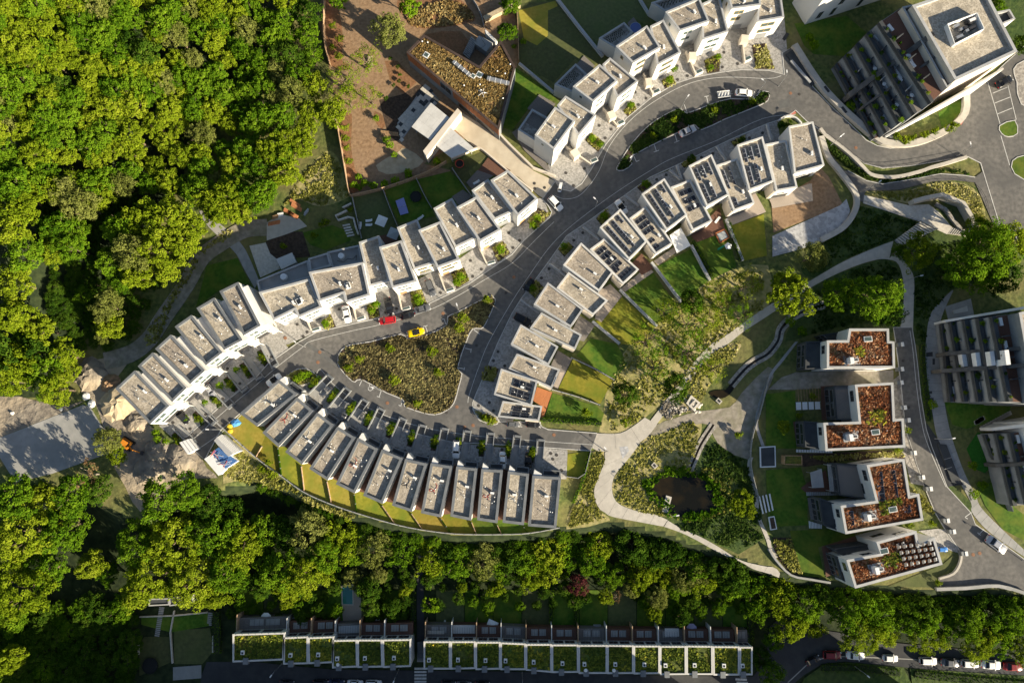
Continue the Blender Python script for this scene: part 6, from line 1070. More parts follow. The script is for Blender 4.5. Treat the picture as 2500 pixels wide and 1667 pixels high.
for i, (x, y, r, k) in enumerate(BELT):
    if 560 < x < 1420: y = max(y, edge_y(x) + 9 + r * 0.88)
    elif x >= 1420: y = max(y, edge_y(x) + 4 + r * 0.8)
    zone = 'at the left end' if x < 300 else ('below the site sheds' if x < 640 else ('below the lower curved terrace' if x < 1270 else ('below the pond' if x < 1780 else 'below the red-roofed villas')))
    tree(x, y, r, k, f'{LB[k]} tree {zone}, {PCT(x, y)}', 'trees of the long belt', hk=R.uniform(0.8, 1.0))
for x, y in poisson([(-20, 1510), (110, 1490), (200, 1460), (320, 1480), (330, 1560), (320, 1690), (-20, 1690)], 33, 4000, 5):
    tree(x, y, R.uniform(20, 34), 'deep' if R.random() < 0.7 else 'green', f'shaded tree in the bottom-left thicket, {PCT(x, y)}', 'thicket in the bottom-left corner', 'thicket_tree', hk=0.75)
tree(35, 1605, 32, 'yellow', 'sunlit yellow-green tree standing out of the bottom-left thicket', None, hk=2.0)
SOLO = [(1050, 1477, 20, 'bright', 'round bright green tree beside the dark bottom lane'), (989, 1441, 17, 'yellow', 'slim sunlit tree left of the dark bottom lane'), (859, 1410, 26, 'olive', 'pale tree above the turquoise pool'), (925, 1404, 22, 'olive', 'small pale tree left of the dark bottom lane'), (1045, 1415, 18, 'deep', 'dark round tree at the top of the bottom lane'), (1128, 1433, 14, 'yellow', 'small sunlit tree in a shaded bottom garden'), (1210, 1436, 22, 'yellow', 'spreading sunlit tree beside the dark trampoline'), (822, 1489, 18, 'green', 'green tree left of the pool deck'), (1412, 1428, 28, 'purple', 'purple-leaved tree in a bottom garden'), (1479, 1457, 20, 'yellow', 'yellow-green hedge tree right of the purple tree'), (1505, 1457, 13, 'dry', 'small rusty-leaved tree above the timber deck'), (1604, 1457, 28, 'olive', 'feathery pale tree in a bottom garden'), (1598, 1497, 22, 'yellow', 'yellow tree over a bottom terrace'), (1662, 1503, 24, 'deep', 'dark tree above the striped awning'), (1755, 1476, 20, 'green', 'loose green tree in the last bottom garden'), (900, 1440, 30, 'deep', 'dark tree right of the pool deck'), (905, 1480, 24, 'deep', 'dark blue-green tree right of the pool'), (955, 1480, 22, 'deep', 'dark tree in the garden beside the bottom lane'), (1885, 1560, 26, 'green', 'round tree at the bend of the bottom street'), (1880, 1640, 32, 'biggreen', 'large round tree at the bottom edge beside the parked cars'), (1858, 1602, 26, 'deep', 'dark tree beside the last green roof'),
        (1981, 627, 36, 'olive', 'round olive tree below the gravel lot'), (1928, 717, 58, 'yellow', 'wide yellow-green tree beside the meadow path'), (2045, 715, 42, 'green', 'green tree between the stream and the path'), (2133, 728, 58, 'biggreen', 'wide green tree above the first red-roofed villa'), (2168, 764, 36, 'deep', 'dark tree beside the villa lane'), (2242, 616, 44, 'yellow', 'yellow-green tree over the foot of the stairs'), (2196, 614, 22, 'green', 'small tree leaning over the path bend'), (2394, 624, 78, 'biggreen', 'largest tree, beside the right-hand street'), (2460, 592, 50, 'yellow', 'yellow-green tree over the right-hand street'), (2352, 660, 58, 'green', 'green tree on the shaded bank by the plaza'), (2433, 676, 48, 'deep', 'dark tree behind the right-hand apartments'), (2390, 560, 36, 'yellow', 'small tree below the side steps'),
        (1755, 708, 36, 'sparseyellow', 'sparse tree at the end of the fourth garden wall'), (1822, 696, 42, 'sparseyellow', 'airy tree below the gravel lot corner'), (1768, 750, 30, 'sparse', 'thin tree on the dry meadow'), (1527, 962, 32, 'deep', 'dense dark tree at the lowest meadow corner'), (1604, 895, 46, 'sparse', 'airy tree in the middle of the meadow'), (1649, 948, 34, 'deep', 'dark tree beside the boulders'), (1745, 903, 32, 'sparseyellow', 'pale airy tree over the meadow path'), (1689, 855, 50, 'sparse', 'wide airy tree on the meadow path'), (1582, 832, 46, 'sparse', 'sparse tree behind the lowest gardens'), (1622, 760, 40, 'sparseyellow', 'thin tree behind the middle gardens'), (1681, 789, 50, 'sparse', 'broad airy tree above the meadow path'), (1728, 778, 38, 'sparseyellow', 'pale airy tree above the meadow path'), (1810, 775, 34, 'sparse', 'small airy tree beside the stream bend'), (1690, 735, 30, 'deep', 'dark tree behind the garden walls'), (1811, 1228, 34, 'yellow', 'round yellow-green tree on the pond bank'), (1915, 690, 26, 'deep', 'dark shrub-like tree on the bank'),
        (952, 77, 42, 'olive', 'silvery round tree on the brown villa garden'), (893, 149, 46, 'sparseyellow', 'airy yellow-green tree in the villa garden'), (904, 239, 34, 'sparseyellow', 'airy tree above the plank bench'), (838, 199, 50, 'sparseyellow', 'tree leaning over the villa fence'), (1000, 21, 28, 'bright', 'bright green tree at the top of the villa garden'), (811, 279, 40, 'yellow', 'yellow-green tree outside the villa fence'), (851, 245, 34, 'sparseyellow', 'thin-trunked tree on the villa fence line'), (1237, 80, 26, 'green', 'bushy tree behind the villa'), (1245, 13, 26, 'green', 'tree at the top edge behind the villa'), (830, -5, 30, 'green', 'tree at the top left corner of the villa garden'), (266, 1073, 34, 'olive', 'olive tree beside the orange digger'), (288, 1112, 24, 'yellow', 'small yellow-green tree below the orange digger'), (213, 1160, 32, 'dry', 'bare brown tree at the edge of the concrete slab'), (2433, 20, 24, 'green', 'tree at the top right corner'), (2490, 110, 26, 'deep', 'tree at the right edge beside the parking'), (1935, 1040, 0, None, None), (1913, 1042, 17, 'yellow', 'small round yellow tree in the villa garden')]
for x, y, r, k, lb in SOLO:
    if k: tree(x, y, r, k, lb, None, hk=0.85 if k.startswith('sparse') else 1.1)
for x, y in poisson([(560, 1405), (1000, 1400), (1000, 1500), (860, 1520), (560, 1500)], 27, 3000, 8) + poisson([(1050, 1395), (1500, 1395), (1820, 1420), (1830, 1490), (1700, 1500), (1400, 1475), (1060, 1490)], 30, 3000, 9):
    if inside(x, y, [(820, 1410), (890, 1410), (890, 1530), (820, 1530)]) or inside(x, y, [(1470, 1440), (1550, 1440), (1550, 1530), (1470, 1530)]): continue
    tree(x, y, R.uniform(10, 20), 'deep' if R.random() < 0.75 else 'green', f'small garden tree above the bottom terraces, {PCT(x, y)}', 'small trees of the bottom gardens', 'garden_tree', hk=0.9)
for i in range(46):
    x = 640 + i * 17 + R.uniform(-5, 5); y = edge_y(x) + R.uniform(17, 30)
    tree(x, y, R.uniform(11, 17), 'deep' if R.random() < 0.6 else 'green', f'bush outside the rear fence, {PCT(x, y)}', 'bushes outside the rear fence', 'bush', 'bush', hk=0.7)
# shrubs, each in its bed
SHR = [(T(1, 2, (955, 165), (1615, 90), (1485, 570), (1270, 350), (1675, 290), (1230, 60), (860, 240)), 12, 'shruby', 'bright shrub on the large triangular island'), (T(1, 1, (1865, 1440), (2120, 1190), (1900, 1350)), 11, 'shruby', 'shrub at the triangular island tip'), (T(2, 0, (1490, 1100), (1860, 1010), (1300, 1250), (2200, 930)), 9, 'shruby', 'shrub on the narrow street island'), (T(1, 2, (2100, 715), (2150, 730)), 9, 'shruby', 'shrub on the corner island by black cars'), (T(1, 2, (430, 310), (370, 345), (480, 300)), 10, 'shrub', 'shrub on the dead-end corner island'),
       (T(1, 0, (1260, 780), (1395, 790), (1310, 740), (1230, 530), (1300, 610), (1320, 680), (1190, 900)), 6, 'shrubdeep', 'small shrub in the orange mulch'), (T(1, 0, (1230, 1330), (1200, 1290), (1270, 1420), (1660, 1490), (1400, 1580), (1100, 1090)), 9, 'shrub', 'green shrub along the villa garden edge'), (T(1, 0, (710, 240), (770, 360), (700, 440), (760, 520), (830, 1180), (820, 1270), (840, 1360), (850, 1480), (770, 1100)), 9, 'shruby', 'yellow-green shrub inside the villa fence'), (T(1, 1, (940, 60), (900, 130), (1000, 120), (1080, 140), (1180, 130), (1280, 90), (1400, 50), (950, 150)), 10, 'shrub', 'shrub along the lower villa fence'),
       (T(0, 2, (1430, 840), (1450, 890), (1520, 920), (1700, 700), (1880, 560), (2020, 400), (2170, 260)), 9, 'shrub', 'bright shrub before the left row'), (T(2, 0, (105, 380), (20, 430)), 8, 'shrub', 'young shrub on the olive lawn'), (T(3, 3, (1560, 650), (1290, 110), (1500, 110)), 9, 'shruby', 'yellow shrub beside the lowest villa'), (T(3, 2, (1280, 810), (1190, 1000), (410, 500), (290, 680)), 9, 'shruby', 'bright shrub beside the second villa'), (T(3, 2, (1960, 1320), (1870, 1130), (2100, 1130), (1880, 1390), (1500, 580)), 13, 'shrub', 'shrub in the apartment garden'), (T(3, 0, (1180, 1270), (1250, 1290), (1330, 1270), (1430, 1240), (1530, 1210), (1650, 1190), (1700, 1170)), 12, 'shruby', 'yellow shrub by the top-right apartments'), (T(3, 0, (370, 360), (420, 420), (880, 940), (850, 1000), (760, 980)), 12, 'shrub', 'shrub on the shaded apartment lawn'), (R6((790, 670), (700, 730), (740, 760), (830, 790)), 10, 'shruby', 'yellow shrub behind the lower terrace'), (T(1, 1, (535, 600), (640, 470), (870, 360), (250, 690), (600, 500)), 8, 'shruby', 'shrub behind the upper middle row'), (T(3, 1, (1950, 480), (200, 1380), (300, 1480)), 12, 'shrub', 'shrub on the shaded bank'), (T(2, 2, (680, 660), (1040, 740), (2080, 860)), 12, 'shruby', 'lone yellow-green shrub in the open grass'), (T(2, 0, (1480, 640), (1890, 520), (1440, 740), (1820, 620), (1090, 970), (740, 1270), (810, 1330)), 9, 'shrub', 'shrub in a front bed of the top row'), (T(1, 1, (640, 1400), (1060, 1290), (1480, 1160), (1880, 980), (2250, 720), (1100, 1230), (1500, 1200), (1840, 1030)), 10, 'shrub', 'front shrub of the upper middle row'), (T(2, 1, (230, 430), (190, 510), (480, 690), (840, 420), (1230, 120), (190, 1080)), 10, 'shrub', 'shrub in a front bed beside the street'), (R1((950, 400), (260, 670), (1500, 200), (1600, 180)), 10, 'shrubdeep', 'shrub before the top of the right row')]
for pts, r, k, lb in SHR:
    for x, y in pts: tree(x, y, r * R.uniform(0.85, 1.15), k, lb + f', {PCT(x, y)}', lb, 'shrub', 'shrub', hk=0.8, zc=0.8)
def hedge(label, px, wd, h, m, dens=26):
    zb = relief(*px[len(px) // 2]); p = resample(W(px, zb), 40); C = []; Nn = []
    for a, b in zip(p, p[1:]):
        n = max(6, int(math.dist(a, b) * dens)); t = NR.uniform(0, 1, n); off = NR.uniform(-0.5, 0.5, n) * wd; d = (Vector(b) - Vector(a)).normalized(); z = h * NR.uniform(0.45, 1.05, n)
        C.append(np.stack([a[0] + (b[0] - a[0]) * t - d.y * off, a[1] + (b[1] - a[1]) * t + d.x * off, z], 1)); Nn.append(np.stack([-d.y * off, d.x * off, np.full(n, 0.6)], 1))
    C = np.concatenate(C); Nn = np.concatenate(Nn); c = C.mean(0); c[2] = 0; C[:, 2] += 0
    t = thing('hedge', label, 'hedge', (c[0], c[1], zb))
    o = bpy.data.objects.new('foliage', quads('foliage', leafquads(C - c, Nn, 0.34, 0.6), np.clip(NR.normal(0.45, 0.2, len(C)), 0, 1), m)); COL.objects.link(o); o.parent = t
    MB().ribbon([tuple(v) for v in p[::4]], wd * 0.55, zb, zb + h * 0.6).build('stem_core', 'forest_floor', t)
hedge('green hedge between the lowest garden and the paved strip', T(2, 2, (270, 715), (540, 735), (820, 755)), 1.4, 1.3, 'leaf_green')
hedge('hedge along the fence of the yellow end lawn', T(2, 2, (715, 1010), (650, 1260), (560, 1480)), 0.9, 1.1, 'leaf_green')
hedge('leafy hedge on the third garden wall of the right row', T(2, 1, (1660, 650), (1800, 900), (1840, 1000)), 1.1, 1.3, 'leaf_green')
hedge('hedge on the topmost garden wall of the right row', T(2, 1, (1980, 470), (2060, 720), (2100, 830)), 1.1, 1.3, 'leaf_green')
hedge('tall green hedge in a bottom garden left of the purple tree', T(2, 3, (365, 640), (360, 780), (360, 1000)), 1.2, 1.8, 'leaf_green')
hedge('hedge in the bottom garden under the purple tree', T(2, 3, (590, 770), (580, 1080)), 1.2, 1.8, 'leaf_deep')
hedge('long hedge left of the dark bottom lane', T(1, 3, (1440, 480), (1440, 800), (1440, 1110)), 1.8, 1.8, 'leaf_deep')
hedge('hedge right of the dark bottom lane', T(1, 3, (1590, 530), (1590, 700)), 1.6, 1.8, 'leaf_green')
hedge('hedge at the end of the bottom gardens', T(2, 3, (2170, 900), (2180, 1200)), 1.8, 1.8, 'leaf_green')
hedge('tall hedge left of the first green-roofed house', T(0, 3, (2000, 900), (2010, 1280)), 2.6, 2.0, 'leaf_green')
hedge('hedge across the bottom-left garden', T(0, 3, (1240, 1150), (1250, 1380)), 1.6, 1.8, 'leaf_deep')
hedge('thick green planting beside the walkway railing', T(3, 2, (1410, 20), (1420, 230), (1440, 480), (1470, 720)), 1.7, 1.0, 'leaf_deep')
hedge('shaded hedge under the bottom right verge', T(3, 3, (480, 1420), (800, 1420), (1200, 1470)), 2.6, 1.2, 'leaf_deep')
hedge('low hedge at the right edge beside the parked cars', T(3, 3, (1340, 1480), (1800, 1530), (2380, 1580)), 3.0, 1.0, 'leaf_deep')
# ground cover
scatter('reeds', 'dark green reeds along the pond edge', [[tuple(Vector(p) + Vector((R.uniform(-0.7, 0.7), R.uniform(-0.7, 0.7))) + o) for o in (Vector((-0.9, -0.9)), Vector((0.9, -0.9)), Vector((0.9, 0.9)), Vector((-0.9, 0.9)))] for p in resample(W(smooth(T(2, 2, (1230, 1300), (1320, 1230), (1420, 1190), (1620, 1190), (1760, 1240), (1860, 1340), (1885, 1450), (1840, 1560), (1650, 1610), (1480, 1590), (1380, 1480), (1270, 1400), (1230, 1300)), 3)), 48)], 900, 0.5, 'leaf_green', 0.5)
scatter('ground_cover', 'brown and green low planting on the large triangular island', [inset(isl1, 0.4)], 8000, 0.42, 'cover_island', 0.2, patchy=0.3, z=ZR + 0.1)
scatter('ground_cover', 'dark green low planting on the narrow street island', [inset(isl2, 0.35)], 2600, 0.42, 'cover_bank', 0.3, z=ZR + 0.1)
scatter('ground_cover', 'low planting on the corner islands', [inset(isl3, 0.3), inset(isl4, 0.3)], 500, 0.4, 'cover_meadow', 0.4, z=ZR + 0.1)
POND = W(T(2, 2, (1230, 1300), (1320, 1230), (1420, 1190), (1620, 1190), (1760, 1240), (1860, 1340), (1885, 1450), (1840, 1560), (1650, 1610), (1480, 1590), (1380, 1480), (1270, 1400)))
scatter('meadow_grass', 'tall flowering grass round the pond', [W(T(2, 2, (1230, 900), (1420, 810), (1640, 720), (1700, 800), (1720, 900), (1640, 1160), (1950, 1150), (2050, 1350), (2000, 1568), (1650, 1660), (1400, 1600), (1180, 1560), (1000, 1480), (940, 1400), (940, 1260), (1080, 1080)))], 3400, 0.42, 'cover_meadow', 0.14, holes=[POND])
scatter('meadow_grass', 'dry tufted grass on the sloping meadow', [W(T(2, 2, (880, 640), (900, 350), (1100, 20), (1300, -280), (1700, -480), (2000, -620), (2300, -680), (2300, -300), (1900, -10), (1640, 320), (1410, 520), (1230, 680), (1090, 780), (900, 820)))], 3400, 0.42, 'cover_meadow', 0.12)
scatter('meadow_grass', 'grass between the meadow path and the stream', [W(T(2, 2, (1590, 400), (1720, 190), (1900, 60), (2100, 0), (2050, 130), (1800, 420), (1730, 560), (1650, 620), (1560, 560)))], 900, 0.42, 'cover_meadow', 0.14)
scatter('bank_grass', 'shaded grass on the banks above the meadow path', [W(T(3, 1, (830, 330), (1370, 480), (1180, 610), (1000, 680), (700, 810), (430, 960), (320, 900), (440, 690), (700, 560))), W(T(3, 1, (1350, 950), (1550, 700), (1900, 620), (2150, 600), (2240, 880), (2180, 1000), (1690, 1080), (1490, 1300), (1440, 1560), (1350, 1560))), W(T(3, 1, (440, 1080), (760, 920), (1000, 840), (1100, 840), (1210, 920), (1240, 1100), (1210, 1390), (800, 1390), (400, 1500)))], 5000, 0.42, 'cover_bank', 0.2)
scatter('bank_grass', 'rough grass right of the pond, darkened to stand for shade', [W(T(2, 2, (1740, 1200), (1800, 900), (1950, 990), (2150, 1090), (2200, 1300), (2270, 1560), (2300, 1790), (2080, 1930), (1800, 1800), (1500, 1690), (1700, 1650), (1900, 1570), (1930, 1400), (1850, 1260)))], 3000, 0.42, 'cover_bank', 0.25)  # dark tufts paint the villas' shade onto the rough grass
scatter('bank_grass', 'grass on the slope round the plaza walls', [W(T(3, 1, (910, 200), (1250, 200), (1550, 115), (1800, 130), (1940, 240), (1980, 480), (1890, 540), (1760, 310), (1560, 225), (1290, 290)))], 1300, 0.42, 'cover_meadow', 0.15)
scatter('bank_grass', 'planting between the street wall and the footway', [W(T(3, 1, (740, -40), (900, 70), (1050, 105), (1300, 65), (1580, 10), (1750, 0), (1850, 30), (1500, -10), (1150, 80), (980, 60), (840, 0)) ), W(T(3, 0, (470, 1210), (520, 1270), (800, 1550), (760, 1560), (560, 1380)))], 1500, 0.45, 'cover_bank', 0.5)
scatter('bank_grass', 'rough grass beside the pale concrete path and end lawn', [W(T(2, 2, (735, 1030), (830, 1000), (840, 1100), (790, 1230), (745, 1350), (770, 1500), (860, 1620), (520, 1700), (570, 1500), (650, 1250)))], 1300, 0.42, 'cover_meadow', 0.155)
scatter('bank_grass', 'rough grass between the wood and the dirt track', [W(smooth(T(0, 1, (1300, 1568), (1500, 1250), (1650, 1000), (1800, 780), (2050, 580), (2150, 520), (2100, 620), (1900, 720), (1780, 920), (1600, 1200), (1450, 1568)), 2, True)), W(T(1, 1, (260, 320), (420, 60), (640, -160), (750, -90), (820, 130), (860, 230), (600, 320), (380, 250)))], 2000, 0.45, 'cover_meadow', 0.15)
scatter('bank_grass', 'weeds along the strip below the lower curved terrace', [W(T(1, 2, (-300, 900), (0, 1100), (230, 1270), (450, 1420), (700, 1530), (930, 1600), (800, 1640), (300, 1480), (-100, 1300), (-350, 1200)))], 1800, 0.42, 'cover_meadow', 0.15)
scatter('red_roof_plants', 'red stonecrop covering the villa roofs', [inset(W(k[0], k[1] - 0.49), 1.0) for k in KV[:2]], 3600, 0.42, 'cover_red', 0.2, z=KV[0][1] - 0.48, patchy=0.3)
scatter('red_roof_plants', 'rusty stonecrop covering the lower villa roofs', [inset(W(k[0], k[1] - 0.49), 1.0) for k in KV[2:]], 3200, 0.4, 'cover_red', 0.16, z=KV[2][1] - 0.48, patchy=0.3)
scatter('green_patches', 'green and yellow weeds among the red roof plants', [W(R2((860, 400), (960, 360), (1010, 480), (930, 520)), 8.5), W(T(3, 2, (930, 640), (1060, 620), (1080, 740), (900, 760)), 8.5)], 260, 0.42, 'cover_green', 0.3, z=8.55)
scatter('green_patches', 'green and yellow weeds among the rusty roof plants', [W(R3((940, 1170), (1130, 1130), (1140, 1250), (960, 1290)), 9.5), W(R3((900, 620), (1160, 570), (1140, 640), (960, 760)), 9.5)], 380, 0.42, 'cover_green', 0.3, z=9.55)
scatter('brown_roof_plants', 'brown stonecrop covering the forked villa roof', [inset(W(vp, vz - 0.44), 0.8)], 6500, 0.36, 'cover_sedum', 0.16, z=vz - 0.43)
scatter('green_roof_plants', 'mixed green and yellow plants on the bottom terrace roofs', COVER['sedum_green'] + COVER['sedum_moss'], 9000, 0.38, 'cover_green', 0.2, z=ZL - 0.34)
scatter('bed_plants', 'rows of low orange planting at the top of the villa garden', [W(smooth(T(1, 0, (1400, 120), (1600, 50), (1850, 10), (1990, 150), (1940, 205), (1600, 255), (1430, 230)), 2, True))], 1500, 0.4, 'cover_sedum', 0.4)
BEDS = [T(1, 1, (600, 1390), (690, 1320), (735, 1430), (640, 1465)), T(1, 1, (1010, 1220), (1110, 1195), (1140, 1335), (1040, 1365)), T(1, 1, (1410, 1110), (1520, 1085), (1570, 1215), (1440, 1260)), T(1, 1, (1790, 935), (1910, 885), (1960, 1010), (1840, 1085)), T(1, 1, (2160, 700), (2270, 645), (2335, 760), (2220, 840)), T(2, 1, (140, 470), (240, 340), (355, 400), (205, 545)), T(2, 0, (670, 1290), (730, 1225), (850, 1310), (790, 1400)), T(2, 0, (1020, 1020), (1090, 930), (1145, 1000), (1065, 1080)), T(2, 0, (1370, 745), (1470, 690), (1505, 780), (1410, 830)), T(2, 0, (1760, 560), (1910, 490), (1905, 660), (1790, 680)), R7((605, 500), (750, 475), (860, 760), (650, 760)), T(2, 1, (420, 720), (520, 660), (570, 700), (480, 790)), T(2, 1, (770, 440), (860, 360), (910, 410), (820, 500)), T(2, 1, (1140, 150), (1240, 85), (1290, 130), (1190, 200)), T(2, 1, (140, 1100), (220, 1000), (290, 1070), (210, 1170)), R1((800, 430), (1010, 330), (1000, 400), (860, 500)), R1((110, 720), (320, 630), (340, 690), (170, 790)), T(1, 2, (2060, 350), (2110, 210), (2230, 250), (2180, 370)), T(3, 3, (40, 240), (210, 240), (310, 570), (215, 560), (80, 400)), T(3, 2, (330, 1050), (1240, 1000), (1250, 1060), (700, 1080), (540, 1110)), T(3, 2, (1300, 1320), (1420, 1420), (1540, 1580), (1420, 1560))]
for b in BEDS[:18]: lay('flower_bed', b, 0.13, 'soil_dark')
scatter('bed_plants', 'low green planting in the front garden beds', [inset(W(b), 0.2) for b in BEDS], 4200, 0.36, 'cover_meadow', 0.5, z=0.14)
scatter('pebble_patch', 'pale boulders and pebbles beside the meadow path', [W(T(2, 2, (1400, 560), (1480, 520), (1600, 600), (1700, 640), (1560, 640), (1420, 700), (1360, 650)))], 420, 0.5, 'pebbles', 0.15, 2)
# ================================================================== walls, fences, vehicles, furniture
def wall(name, label, px, wd, h, m, cat='wall', sm=0, z0=None, cap=None):
    zb = relief(*px[len(px) // 2]) if z0 is None else z0
    p = W(smooth(px, sm), zb) if sm else W(px, zb); c = cen(p); t = thing(name, label, cat, (c[0], c[1], zb))
    MB().ribbon(p, wd, zb, zb + h).build('wall_body', m, t)
    if cap: MB().ribbon(p, wd + 0.08, zb + h + 0.003, zb + h + 0.06).build('wall_cap', cap, t)
    return t
def fence(label, px, h, m, step=2.4, th=0.12, post='metal_grey', sm=0):
    zb = relief(*px[len(px) // 2]); zb = 0.0 if zb > -1 else zb; p = W(smooth(px, sm) if sm else px, zb); L = sum(math.dist(a, b) for a, b in zip(p, p[1:])); n = max(1, int(L / step)); q = resample(p, n); c = cen(q)
    t = thing('fence', label, 'fence', (c[0], c[1], zb))
    for a, b in zip(q, q[1:]):
        d = (Vector(b) - Vector(a)) * 0.03; MB().ribbon([tuple(Vector(a) + d), tuple(Vector(b) - d)], th, zb + 0.08, zb + h).build('fence_panel', m, t)
    for a in q: MB().obox(a, (1, 0), th * 1.3, th * 1.3, zb, zb + h + 0.06).build('post', post, t)
    return t
def rail(label, px, h=1.05, z0=0.0, step=2.2, sm=0):
    p = W(smooth(px, sm) if sm else px, z0); L = sum(math.dist(a, b) for a, b in zip(p, p[1:])); q = resample(p, max(2, int(L / step))); c = cen(q); t = thing('railing', label, 'railing', (c[0], c[1], z0))
    for k in (0.45, 1.0): MB().path([(*v, z0 + h * k) for v in q], 0.035, 5).build('handrail', 'metal_dark', t)
    for v in q: MB().bar((*v, z0), (*v, z0 + h), 0.03, 5).build('post', 'metal_dark', t)
fence('timber board fence up the left side of the villa garden', T(1, 0, (640, -60), (632, 300), (650, 470), (690, 610)), 1.9, 'timber_fence', sm=2, post='wood_plain')
fence('timber board fence down the left side of the brown soil', T(1, 0, (740, 1060), (780, 1300), (815, 1500)) + T(1, 1, (850, 150), (875, 245)), 1.9, 'timber_fence', post='wood_plain')
fence('timber board fence along the lower edge of the villa garden', T(1, 1, (880, 242), (1180, 175), (1400, 100), (1620, 10), (1750, -70)), 1.9, 'timber_fence', post='wood_plain')
fence('timber fence between the villa and the olive lawns', T(2, 0, (40, 40), (55, 300), (62, 580)), 1.9, 'timber_fence', post='wood_plain')
wall('garden_wall', 'thick sandstone wall behind the villa', T(1, 0, (2095, 200), (2250, 120), (2420, 60)), 1.3, 1.6, 'sand')
fence('grey board fence above the villa', T(1, 0, (1980, 0), (2060, 120), (2095, 260)), 1.5, 'concrete_grey')
wall('garden_wall', 'pale wall between the two olive lawns', T(2, 0, (410, 0), (620, 270), (830, 530)), 0.7, 0.9, 'white_wall', cap='coping_light')
wall('garden_wall', 'pale wall below the lower olive lawn', T(2, 0, (65, 595), (380, 860)), 0.6, 0.9, 'white_wall', cap='coping_light')
wall('garden_wall', 'pale wall right of the upper olive lawn', T(2, 0, (1165, 0), (1250, 140)), 0.6, 0.9, 'white_wall', cap='coping_light')
for i, (a, b) in enumerate((((985, 1095), (1325, 1430)), ((1275, 845), (1550, 1210)), ((1640, 690), (1810, 1012)), ((1960, 450), (2110, 830)), ((735, 1385), (985, 1590)))):
    wall('garden_wall', f'pale garden wall of the right row, {["second", "third", "fourth", "topmost", "lowest long"][i]} one', T(2, 1, a, b), 0.55, 1.0, 'white_wall', cap='coping_light')
fence('slim grey fence between the two yellow-green lower gardens', T(2, 2, (545, 150), (760, 250), (930, 350)), 1.0, 'concrete_grey', th=0.2)
fence('slim grey fence above the lowest green garden', T(2, 2, (370, 442), (600, 505), (800, 580)), 1.0, 'concrete_grey', th=0.2)
fence('grey fence between the first two small gardens of the upper middle row', T(1, 1, (1170, 180), (1250, 390), (1305, 520)), 1.3, 'concrete_grey')
fence('grey fence between the blue table lawn and the dark lawn', T(1, 1, (1478, 85), (1540, 220), (1615, 350)), 1.3, 'concrete_grey')
fence('grey fence right of the dark lawn', T(1, 1, (1805, -10), (1900, 130), (1985, 245)), 1.3, 'concrete_grey')
fence('grey fence left of the white parasol lawn', T(1, 1, (890, 250), (930, 430), (975, 630)), 1.3, 'concrete_grey')
wall('garden_wall', 'curved pale retaining wall in the stepped garden', T(1, 1, (880, 305), (800, 345), (840, 370), (735, 420), (760, 460), (850, 430), (900, 440), (920, 520), (945, 590)), 0.45, 0.8, 'stone_pale')
rf = T(1, 2, (-420, 690), (-210, 880), (0, 1065), (240, 1240), (450, 1390), (700, 1500), (930, 1580), (1290, 1685), (1540, 1735), (1800, 1768), (2030, 1776), (2260, 1775), (2500, 1765), (2780, 1715))
fence('long pale fence curving behind the lower curved terrace', [(x, y - 3) for x, y in rf], 1.1, 'coping_light', 2.4, 0.16, sm=3)
fence('grey fence round the yellow end lawn', T(2, 2, (720, 1005), (655, 1258), (500, 1235)), 1.1, 'concrete_grey')
for i in range(2, 13):
    a, b = bl[i], bo[i]; MBx = [(a[0] + (b[0] - a[0]) * 0.02, a[1] + (b[1] - a[1]) * 0.02), (a[0] + (b[0] - a[0]) * 0.93, a[1] + (b[1] - a[1]) * 0.93)]
    fence(f'low fence between rear lawns, {ORD[i - 2]} from the left behind the lower curved terrace', MBx, 0.7, 'timber_fence' if i % 3 else 'leaf_green', 1.6, 0.12)
# retaining walls at the upper right
wall('retaining_wall', 'broad pale retaining wall along the upper right street', T(3, 0, (230, 430), (450, 770), (660, 1000), (850, 1170), (1000, 1290), (1120, 1330), (1300, 1330), (1500, 1270), (1680, 1170), (1790, 1050), (1800, 890)), 1.7, 1.3, 'concrete', sm=3)
wall('retaining_wall', 'dark low wall inside the pale street wall', T(3, 0, (740, 900), (900, 1090), (1040, 1230), (1180, 1290)), 0.8, 1.0, 'grey_wall', sm=3)
wall('retaining_wall', 'cream guard wall below the bend of the street', T(3, 0, (470, 1190), (530, 1265), (640, 1340), (760, 1440), (860, 1540)) + T(3, 1, (930, 40), (1050, 65), (1200, 60), (1400, 10), (1480, -20)) + T(3, 0, (1650, 1500), (1810, 1450)), 0.9, 0.9, 'concrete', sm=3)
rail('railing on the cream guard wall below the bend of the street', T(3, 0, (550, 1250), (720, 1380), (880, 1505), (1050, 1548), (1300, 1530), (1600, 1480), (1820, 1440)), 1.0, 0.2, sm=3)
wall('retaining_wall', 'tall angled cream wall round the plaza', T(3, 1, (1290, 305), (1420, 270), (1555, 245), (1650, 285), (1745, 320), (1810, 430), (1865, 550)), 1.1, 2.4, 'concrete')
wall('retaining_wall', 'low dark bench wall on the plaza', T(3, 1, (1530, 310), (1620, 360), (1700, 470), (1760, 540)), 0.9, 0.7, 'stone')
wall('retaining_wall', 'pale curved wall round the gravel lot', T(3, 0, (480, 1260), (540, 1440), (640, 1568)) + T(3, 1, (740, 130), (800, 230), (800, 340), (740, 460), (650, 550), (480, 640)), 1.4, 0.9, 'concrete', sm=3)
wall('planter', 'white curved planter wall at the head of the right row', R1((1450, 150), (1520, 105), (1600, 88), (1690, 120), (1760, 190)), 0.4, 0.9, 'white_wall', 'planter', sm=3)
rail('railing along the plaza ramp', T(3, 1, (870, 285), (1100, 365), (1380, 470)), 1.0, 0.2)
rail('railing beside the long steps', T(3, 1, (1390, 470), (1540, 545)), 1.0, 0.4)
